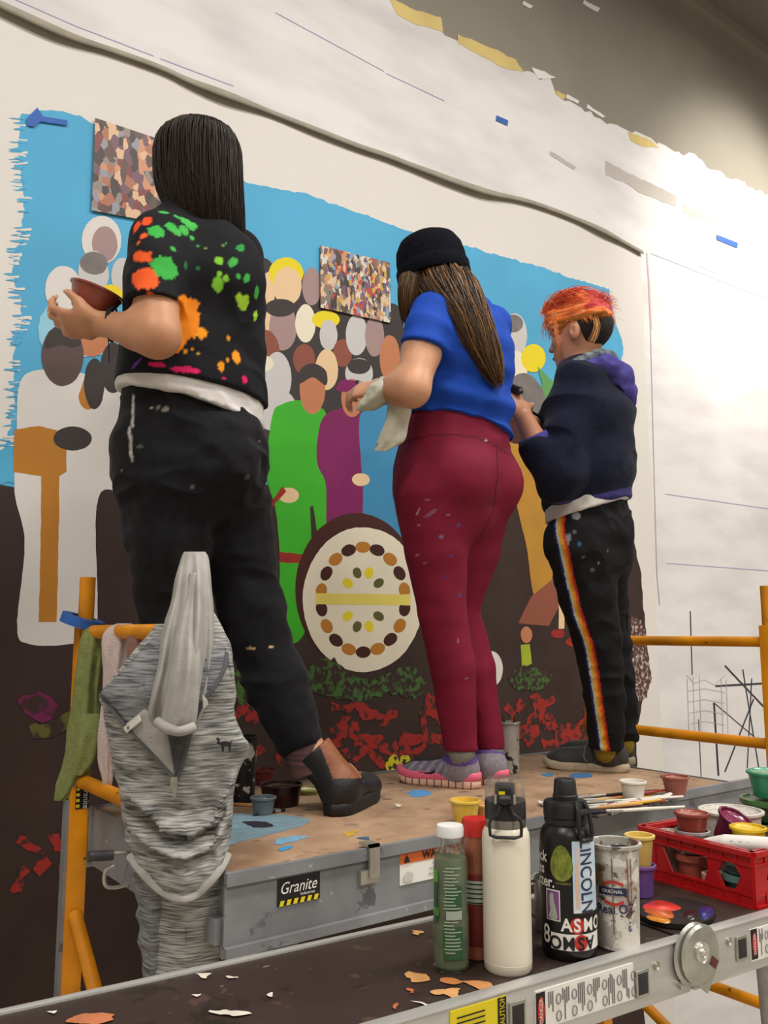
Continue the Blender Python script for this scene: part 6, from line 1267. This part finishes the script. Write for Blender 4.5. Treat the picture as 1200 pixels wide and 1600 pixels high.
finish(s, 'leggings', mat('leggings_maroon', '#808080', .75, attr=True, var=.10, vscale=14, bump=.15, bscale=200, spec=.25), p2, .0018, (10, 10, 12), 3, 6.1, seams)
s = grid_for([P(620, 470, 2.2), P(820, 680, 2.6), P(600, 680, 2.6), P(800, 470, 2.3)], .08, .0038)
s.chain([P(682, 498, 2.28), P(668, 520, 2.235), P(652, 575, 2.18)], [.062, .059, .058], L2, .03); s.chain([P(768, 510, 2.5), P(752, 575, 2.6)], [.060, .060], L2, .03)
sc2 = P(660, 538, 2.20); s.cut(sc2, nrm(-ZU-RT*.22), P(650, 575, 2.18), .12)
s.chain([P(700, 488, 2.375), P(712, 505, 2.38), P(718, 548, 2.38), P(716, 600, 2.39), P(714, 665, 2.40)], [(.085, .075), (.155, .098), (.166, .140), (.164, .144), (.176, .150)], L2, .04)
s.cut(P(715, 648, 2.26), nrm(-ZU-RT*.14)); s.ell(P(692, 478, 2.375), (.058, .058, .045), k=0, op='s')
def rolls(V, Fc):
    N = vnormals(V, Fc); v = V-CAM; w = v@FW; X = 600+F_PX*(v@RT)/w; Y = 800-F_PX*(v@UP)/w
    d = .0095*np.sin((Y-.12*(X-700))/9.5+vnoise(V*6)*1.6)*np.clip((Y-545)/40, 0, 1)*np.clip((X-640)/40, 0, 1); return V+N*d[:, None]
finish(s, 'tshirt', mat('tshirt_blue', '#1b49b0', .8, var=.06, vscale=20, bump=.2, bscale=60, spec=.25), p2, .0032, (12, 12, 17), 3, 8.4, post=rolls)
hair_loft([(688, 428, 2.36, .082, .080), (694, 444, 2.35, .090, .086), (708, 468, 2.32, .088, .075), (730, 500, 2.285, .080, .055), (748, 535, 2.27, .072, .042), (761, 563, 2.265, .056, .032), (772, 584, 2.26, .032, .02), (779, 597, 2.26, .008, .006)], L2, F2, 560, 'hair', p2, hairmat('hair_brown'), ['#3a2819', '#4e3722', '#6a4a2a', '#8a6236', '#33241a'], seed=9, thick=.0017, jit=.16, tipvar=.45, streak=.10, wave=.16)
hair_loft([(644, 430, 2.32, .030, .035), (640, 455, 2.31, .032, .03), (637, 480, 2.31, .024, .022), (633, 503, 2.31, .006, .006)], L2, F2, 90, 'hair_lock', p2, hairmat('hair_brown'), ['#4e3722', '#7a5832', '#3a2819'], seed=4, n=24)
capx = nrm(ZU-RT*.17+HD*.08); cc = P(678, 431, 2.365)
cp = MB().lathe([(.096, -.006), (.0965, .02), (.096, .050), (.092, .076), (.080, .099), (.058, .113), (.028, .120), (0, .122)], cc, 72, capx).build('knit_cap', mat('knit_navy', '#12131b', .95, var=.2, vscale=40, stretch=(4, 4, 1), bump=.8, bscale=60, spec=.1), p2)
MB().lathe([(.092, -.016), (.098, -.017), (.1015, -.010), (.1015, .018), (.098, .024), (.093, .024)], cc, 72, capx).build('cap_cuff', MATS['knit_navy'], cp)
# socks and shoes
for a_, he, to in ((aL, onz(746, 1232, DECK), onz(645, 1222, DECK)), (aR, onz(789, 1227, DECK), onz(690, 1217, DECK))):
    V, Fc = tube_geo(spline([a_+ZU*.012, a_-ZU*.03, he+nrm(to-he)*.06+ZU*.06], 12), [.0385]*5+[.031]*3+[.022]*4, 24); V = np.array(V)+.0015*vnoise(np.array(V)*90)[:, None]
    obj('sock', V, Fc, mat('sock_grey', '#85837f', .95, var=.15, vscale=120, bump=.4, bscale=250), p2); sneaker(p2, he, to, a_, 'run')
# rag over the hand
rg = empty('rag', tuple(P(600, 700, 2.27)), 'off white paint rag draped over the wrist of the blue shirted painter', 'rag')
M_rag = spatter('rag_offwhite', '#c9c5b4', [('#8f9280', 12, .6, 2), ('#5f6454', 20, .68, 6)], .95, .5)
r1 = Drape([(588, 596, 620, 2.22, .03), (600, 580, 622, 2.215, .045), (618, 570, 612, 2.22, .05), (632, 560, 600, 2.22, .035), (642, 556, 586, 2.22, .014)], 3, .12, 1, 48); r1.noise(.002, (30, 30, 30), 2); r1.build('rag_fold', M_rag, rg)
r2 = Drape([(608, 606, 634, 2.21, .02), (635, 606, 642, 2.21, .022), (665, 600, 638, 2.21, .02), (690, 590, 630, 2.21, .016), (705, 586, 604, 2.21, .006)], 3, .25, 2, 48); r2.noise(.002, (30, 30, 20), 7); r2.build('rag_tail', M_rag, rg)

# ------------------------------------------------------------------ painter with orange hair
F3, L3_ = face_axes(60)
p3 = empty('person', (2.15, 1.80, DECK), 'painter with bright orange hair navy hoodie and striped black trousers', 'person')
hc = P(906, 524, 2.63); k3 = .88; U3 = nrm(ZU+F3*.06)
Fh = nrm(F3-U3*(F3@U3)); Lh = np.cross(U3, Fh)
s = grid_for([hc+ZU*.12, P(785, 600, 2.5), P(1000, 620, 2.7), P(850, 650, 2.8), onz(874, 1200, DECK), onz(992, 1207, DECK)], .08, .0040)
q3 = head_sdf(s, hc, Fh, Lh, U3, k3); s.chain([P(912, 548, 2.63), P(918, 590, 2.64)], [.050, .055], L3_, .02)
s.chain([P(918, 600, 2.64), P(915, 680, 2.64), P(915, 760, 2.64), P(922, 830, 2.64)], [(.13, .07), (.14, .10), (.12, .09), (.13, .10)], L3_, .04)
cf3 = P(836, 690, 2.505); wr3 = P(817, 650, 2.505)
s.chain([P(897, 612, 2.56), P(868, 728, 2.51), cf3, wr3], [.05, .042, .036, .0265], L3_, .03)
n3 = nrm(HD*.75-RT*.3+ZU*.2); tips3 = hand_sdf(s, wr3, -RT*.40+ZU*.75+HD*.25, n3, RT*.75+ZU*.45, (.35, .55, .45), thumb=ZU*.35+RT*.55+HD*.7, k=.88)
s.chain([P(935, 612, 2.72), P(890, 700, 2.76), P(857, 664, 2.66)], [.05, .042, .026], L3_, .03); hand_sdf(s, P(857, 664, 2.66), -RT*.85+ZU*.45-HD*.1, HD*.3-ZU*.8-RT*.2, ZU*.5-HD, (.4, .6, .5), k=.86)
aL3, aR3 = P(946, 1165, 2.60), P(974, 1156, 2.70)
for a_, he, to in ((aL3, onz(980, 1207, DECK), onz(878, 1201, DECK)), (aR3, onz(989, 1195, DECK), onz(895, 1188, DECK))):
    s.chain([P(905, 855, 2.58), P(935, 1005, 2.58), a_] if a_ is aL3 else [P(943, 855, 2.70), P(955, 1005, 2.72), a_], [.072, .046, .030], L3_, .03); s.ecap(a_, he+nrm(to-he)*.08+ZU*.04, .026, .022, L3_, .02)
b3 = finish(s, 'body', M_skin3, p3, it=2); face_parts(p3, q3, Fh, Lh, U3, k3, '#2a1a14'); nails(b3, tips3, n3, .88)
s = grid_for([P(850, 770, 2.45), P(1000, 770, 2.8), P(915, 1180, 2.5), P(1000, 1180, 2.75)], .08, .0036)
s.chain([P(918, 775, 2.64), P(921, 830, 2.64), P(922, 860, 2.64)], [(.135, .108), (.146, .118), (.14, .112)], L3_, .04); s.ell(P(945, 840, 2.62), (.085, .085, .10), k=.04)
s.chain([P(905, 855, 2.58), P(918, 930, 2.575), P(935, 1005, 2.58), P(944, 1090, 2.59), P(948, 1168, 2.60)], [.098, .080, .068, .056, .050], L3_, .04)
s.chain([P(943, 855, 2.70), P(943, 930, 2.71), P(955, 1005, 2.72), P(968, 1090, 2.71), P(974, 1160, 2.70)], [.088, .068, .058, .050, .044], L3_, .03)
s.cut((0, 0, 2.02), ZU); s.cut(P(948, 1168, 2.6), -ZU, aL3, .075); s.cut(P(974, 1158, 2.7), -ZU, aR3, .06)
SX = np.array([785, 820, 840, 860, 900, 960, 1000, 1012, 1060, 1110, 1170]); SXX = np.array([879, 874, 876, 881, 889, 903, 917, 921, 929, 936, 945])
def stripe(V, Fc):
    C_ = splats('#161618', [(900, 805, 6, '#8d9096'), (898, 830, 3, '#5a5c66'), (888, 840, 5, '#6f747c', .6), (912, 870, 3, '#5a5c60'), (925, 890, 3, '#55575c'), (940, 1040, 6, '#2f5f9a', .6), (905, 850, 3, '#3f5f8a'), (936, 880, 2, '#707278'), (950, 860, 2, '#5a5c60')], .5)(V, Fc)
    N = vnormals(V, Fc); v = V-CAM; w = v@FW; X = 600+F_PX*(v@RT)/w; Y = 800-F_PX*(v@UP)/w; fr = ((N*v).sum(1) < 0) & (w < 2.66); d = X-np.interp(Y, SX, SXX)
    for lo_, hi_, c in ((-9, -6, '#26336e'), (-6, -3, '#c9c8c0'), (-3, 1, '#d8b13c'), (1, 4.5, '#d8772c'), (4.5, 8, '#b3341f')): C_[fr & (d >= lo_) & (d < hi_)] = lin(c)
    return C_
finish(s, 'trousers', mat('trouser_black3', '#808080', .9, attr=True, var=.18, vscale=40, bump=.3, bscale=60, spec=.25), p3, .0058, (12, 12, 16), 3, 12.5, stripe)
s = grid_for([P(850, 760, 2.45), P(1000, 800, 2.8)], .10, .0042); s.chain([P(915, 750, 2.64), P(919, 815, 2.64)], [(.150, .122), (.152, .124)], L3_, .03); s.cut((0, 0, 2.05), ZU); s.cut(P(918, 795, 2.53), nrm(-ZU+RT*.30))
finish(s, 'undershirt', MATS['undershirt_white'], p3, .002, (20, 20, 20), 2, 2)
s = grid_for([P(830, 570, 2.4), P(1010, 800, 2.85), P(830, 800, 2.85), P(1010, 570, 2.45)], .07, .0038)
s.chain([P(916, 588, 2.64), P(917, 606, 2.64), P(917, 660, 2.64), P(914, 725, 2.64), P(916, 772, 2.64)], [(.085, .08), (.150, .098), (.163, .138), (.164, .142), (.148, .126)], L3_, .03)
s.chain([P(899, 614, 2.56), P(884, 670, 2.525), P(876, 735, 2.51)], [.066, .066, .062], L3_, .03); s.chain([P(876, 738, 2.51), P(866, 733, 2.505), P(838, 697, 2.50)], [.062, .056, .042], L3_, .03); s.ell(P(870, 758, 2.52), (.052, .052, .045), k=.03)
s.chain([P(935, 612, 2.72), P(895, 700, 2.76), P(868, 680, 2.69)], [.068, .066, .045], L3_, .03)
s.cut(P(832, 690, 2.50), nrm(-RT*.5+ZU*.85), P(832, 690, 2.50), .06); s.cut(P(865, 677, 2.68), nrm(-RT*.5+ZU*.6), P(865, 677, 2.68), .05); s.cut(P(916, 785, 2.52), nrm(-ZU+RT*.22)); s.ell(P(912, 575, 2.63), (.06, .06, .045), k=0, op='s')
def navy(V, Fc):
    v = V-CAM; w = v@FW; X = 600+F_PX*(v@RT)/w; Y = 800-F_PX*(v@UP)/w; C_ = np.tile(np.array(lin('#191d2e')), (len(V), 1)); m_ = (Y-.0*(X) > 776-.22*(X-916)) ; C_[m_ & (X > 868)] = lin('#3d3a72'); return C_
finish(s, 'hoodie', mat('hoodie_navy', '#808080', .95, attr=True, var=.16, vscale=30, bump=.4, bscale=90, spec=.15, sheen=.05), p3, .0105, (7.5, 7.5, 10), 3, 21.3, navy)
M_pur = mat('hood_purple', '#4b4488', .92, var=.18, vscale=40, bump=.4, bscale=70, spec=.15)
s = grid_for([P(860, 540, 2.45), P(1010, 660, 2.85), P(1010, 540, 2.45), P(870, 660, 2.8)], .04, .0036)
s.chain([P(885, 592, 2.56), P(915, 577, 2.545), P(948, 573, 2.56), P(966, 590, 2.585), P(975, 615, 2.60), P(980, 642, 2.61)], [.018, .028, .034, .042, .036, .016], L3_, .02)
s.chain([P(900, 582, 2.70), P(950, 572, 2.68), P(968, 590, 2.64), P(976, 625, 2.63)], [.02, .03, .04, .03], L3_, .02); s.ecap(P(958, 580, 2.565), P(972, 625, 2.565), .010, .007, L3_, .004, 's')
finish(s, 'hood', M_pur, p3, .004, (26, 26, 26), 2, 1.1)
V, Fc = tube_geo(spline([P(829, 705, 2.505), P(834, 694, 2.50), P(838, 684, 2.50)], 8), [.045, .046, .047, .047, .047, .046, .045, .043], 26); c0 = P(835, 692, 2.505); ax3 = nrm(wr3-cf3)
V, Fc = lathe_geo([(.034, .014), (.045, .014), (.048, .004), (.048, -.010), (.044, -.016), (.034, -.016)], cf3+ax3*.004, 28, ax3); obj('cuff', V, Fc, M_pur, p3)
sc = spline([P(884, 588, 2.60), P(888, 580, 2.565), P(896, 573, 2.55), P(915, 562, 2.55), P(942, 556, 2.58), P(956, 562, 2.64), P(930, 572, 2.74), P(900, 586, 2.72), P(886, 590, 2.66)], 60); V, Fc = tube_geo(sc, .021, 20, True, .8); V = np.array(V)+.004*vnoise(np.array(V)*45)[:, None]*ZU
obj('scarf', V, Fc, mat('scarf_grey', '#8d949a', .95, col2='#2c3a44', vscale=45, bump=.4), p3)
for a_, he, to in ((aL3, onz(980, 1207, DECK), onz(878, 1201, DECK)), (aR3, onz(989, 1195, DECK), onz(895, 1188, DECK))):
    V, Fc = tube_geo(spline([a_+ZU*.01, a_-ZU*.02, he+nrm(to-he)*.07+ZU*.055], 10), .030, 22); obj('sock', V, Fc, mat('sock_mustard', '#8a7420', .95, var=.15, vscale=100), p3); sneaker(p3, he, to, a_, 'canvas')
# hair: dark undercut, swept orange top, red knot
A3 = np.array([Fh, Lh, U3]); s = grid_for([hc-Fh*.12-Lh*.1-ZU*.1, hc+Fh*.05+Lh*.1+ZU*.1], .03, .0036); s.ell(q3(-.016, 0, .024), np.array((.102, .081, .088))*k3, A3, 0); s.cut(q3(-.022, 0, 0), Fh-U3*.25); s.cut(q3(0, 0, .045), U3); s.cut(q3(-.05, 0, -.055), -U3-Fh*.35)
finish(s, 'undercut', mat('hair_undercut', '#1c1412', .8, var=.3, vscale=150, bump=.5, bscale=300), p3)
OC = ['#ee6a2e', '#f47f3c', '#e0601f', '#f7985e', '#ea7430', '#d2622a']
s = grid_for([hc-Fh*.15-Lh*.12-ZU*.05, hc+Fh*.15+Lh*.12+ZU*.17], .03, .0036)
for c_, r_ in (((.020, 0, .085), (.085, .078, .045)), ((.078, .0, .070), (.032, .062, .045)), ((-.055, .0, .072), (.055, .072, .040)), ((-.02, .068, .045), (.078, .020, .030)), ((-.02, -.068, .045), (.078, .020, .030)), ((.055, .055, .035), (.030, .022, .040)), ((-.088, 0, .045), (.030, .055, .028)), ((-.02, .03, .105), (.06, .04, .035))): s.ell(q3(*c_), np.array(r_)*k3, A3, .02)
def orange(V, Fc):
    r = (V-hc)@Fh/k3; n_ = vnoise(np.stack([(V-hc)@Lh*90, (V-hc)@U3*90, r*12], 1)); C_ = np.array([lin(c) for c in OC])[np.clip(((n_+1)/2*6).astype(int), 0, 5)]; rd = (r+.02*n_ < -.055) & ((V-hc)@U3/k3 > .055); C_[rd] = lin('#c23a3a'); lw = ((V-hc)@U3/k3 < .04) & (r < .05); C_[lw] = np.array(lin('#b86a24'))*.85; return C_
def streaks(V, Fc):
    N = vnormals(V, Fc); x = (V-hc)@Lh; z = (V-hc)@U3; r = (V-hc)@Fh; return V+N*(.004*vnoise(np.stack([x*130, z*130, r*14], 1)))[:, None]
M_oh = hairmat('hair_orange', .5); ho = finish(s, 'hair', M_oh, p3, colors=orange, post=streaks)
R3 = np.random.default_rng(12); paths, rad, cc_ = [], [], []
for k in range(420):       # swept-back strands over the top and sides
    y0 = R3.uniform(-.075, .078); x0 = R3.uniform(.04, .115); z0 = .05+.065*math.sqrt(max(0, 1-(y0/.085)**2))+R3.uniform(-.012, .012); t = np.linspace(0, 1, 10); ln = R3.uniform(.08, .20)
    x = x0-ln*t; z = z0+.045*np.sin(np.pi*np.clip(t*1.05, 0, 1))*R3.uniform(.4, 1.1)-.03*t**2*R3.uniform(0, 1); y = y0*(1+.25*np.sin(np.pi*t))+R3.normal()*.006*t
    paths.append(np.array([q3(a, b, c) for a, b, c in zip(x, y, z)])); rad.append(.0013*R3.uniform(.6, 1.4)*np.linspace(1, .2, 10)); c = np.array(lin(OC[R3.integers(6)])) if x[-1] > -.05 or R3.random() < .5 else np.array(lin('#c9403a')); cc_.append(c*R3.uniform(.85, 1.2))
for k in range(150):       # red knot spikes at the back
    b_ = np.array([-.085, R3.uniform(-.03, .04), .088]); d_ = nrm(np.array([R3.uniform(-1, .5), R3.normal()*.6, R3.uniform(-.5, 1.1)])); t = np.linspace(0, 1, 7); ln = R3.uniform(.02, .05); cv = R3.normal(size=3)*.01
    paths.append(np.array([q3(*(b_+d_*ln*u_+cv*u_*u_)) for u_ in t])); rad.append(.0016*R3.uniform(.6, 1.4)*np.linspace(1, .15, 7)); cc_.append(np.array(lin(('#c22f3a', '#d8473a', '#a82a30', '#e0603a')[R3.integers(4)]))*R3.uniform(.85, 1.2))
for k in range(110):       # front fringe and loose locks
    y0 = R3.uniform(-.06, .072); b_ = np.array([R3.uniform(.07, .10), y0, R3.uniform(.06, .10)]); t = np.linspace(0, 1, 9); ln = R3.uniform(.03, .07); up_ = R3.random() < .35
    dz = (np.sin(t*2.0)*.025-.0*t) if up_ else -t*ln*1.1; x = b_[0]+.025*np.sin(t*2.2)*R3.uniform(.4, 1.2); paths.append(np.array([q3(a, b_[1]+.004*R3.normal()*u_, b_[2]+c) for a, c, u_ in zip(x, dz, t)])); rad.append(.0013*R3.uniform(.6, 1.3)*np.linspace(1, .2, 9)); cc_.append(np.array(lin(('#ef7a48', '#f0956a', '#e8602a')[R3.integers(3)]))*R3.uniform(.9, 1.15))
for k in range(90):        # lower orange layer above the undercut
    x0 = R3.uniform(-.10, .03); sg = 1 if R3.random() < .6 else -1; t = np.linspace(0, 1, 7); ln = R3.uniform(.02, .05); yy = sg*(.074 if x0 > -.06 else .055)
    paths.append(np.array([q3(x0-.015*u_, yy*(1+.12*math.sin(2*u_)), .05-ln*u_) for u_ in t])); rad.append(.0014*R3.uniform(.6, 1.4)*np.linspace(1, .2, 7)); cc_.append(np.array(lin(('#c9701f', '#d8862c', '#b8601c')[R3.integers(3)]))*R3.uniform(.85, 1.15))
lk = [(.055, .078, .045), (.058, .088, .0), (.050, .090, -.04), (.058, .082, -.075), (.064, .076, -.09)]
for k in range(14): o_ = R3.normal(size=3)*.0022; paths.append(spline([q3(*(np.array(p_)+o_*(1+i*.3))) for i, p_ in enumerate(lk)], 14)); rad.append(.0009*np.linspace(1, .3, 14)); cc_.append(np.array(lin('#dd8a52')))
lk = [(-.075, .066, .03), (-.082, .072, -.01), (-.075, .076, -.04), (-.062, .078, -.066)]
for k in range(22): o_ = R3.normal(size=3)*.004; paths.append(spline([q3(*(np.array(p_)+o_*(1+i*.3))) for i, p_ in enumerate(lk)], 14)); rad.append(.0010*np.linspace(1, .3, 14)); cc_.append(np.array(lin('#d89a5a')))
strands(paths, rad, cc_, 'hair_strands', M_oh, ho)
# tools held by the orange haired painter
brush(P(850, 655, 2.60), P(812, 632, 2.52), M_hb, 'black handled brush held by the orange haired painter', group='paintbrushes', tip='#3a2a22')
e = empty('marker_pen', tuple(P(806, 606, 2.52)), 'thick black marker in the raised hand of the orange haired painter', 'marker'); MB().tube([P(792, 602, 2.56), P(812, 611, 2.52)], .012, 14).build('barrel', M_hb, e); MB().tube([P(812, 611, 2.52), P(816, 613, 2.515)], [.010, .006], 12).build('cap', M_dsteel, e)
brush(P(590, 604, 2.26), P(556, 596, 2.42), M_hw, 'brush held by the blue shirted painter', group='paintbrushes', tip='#2a2220')
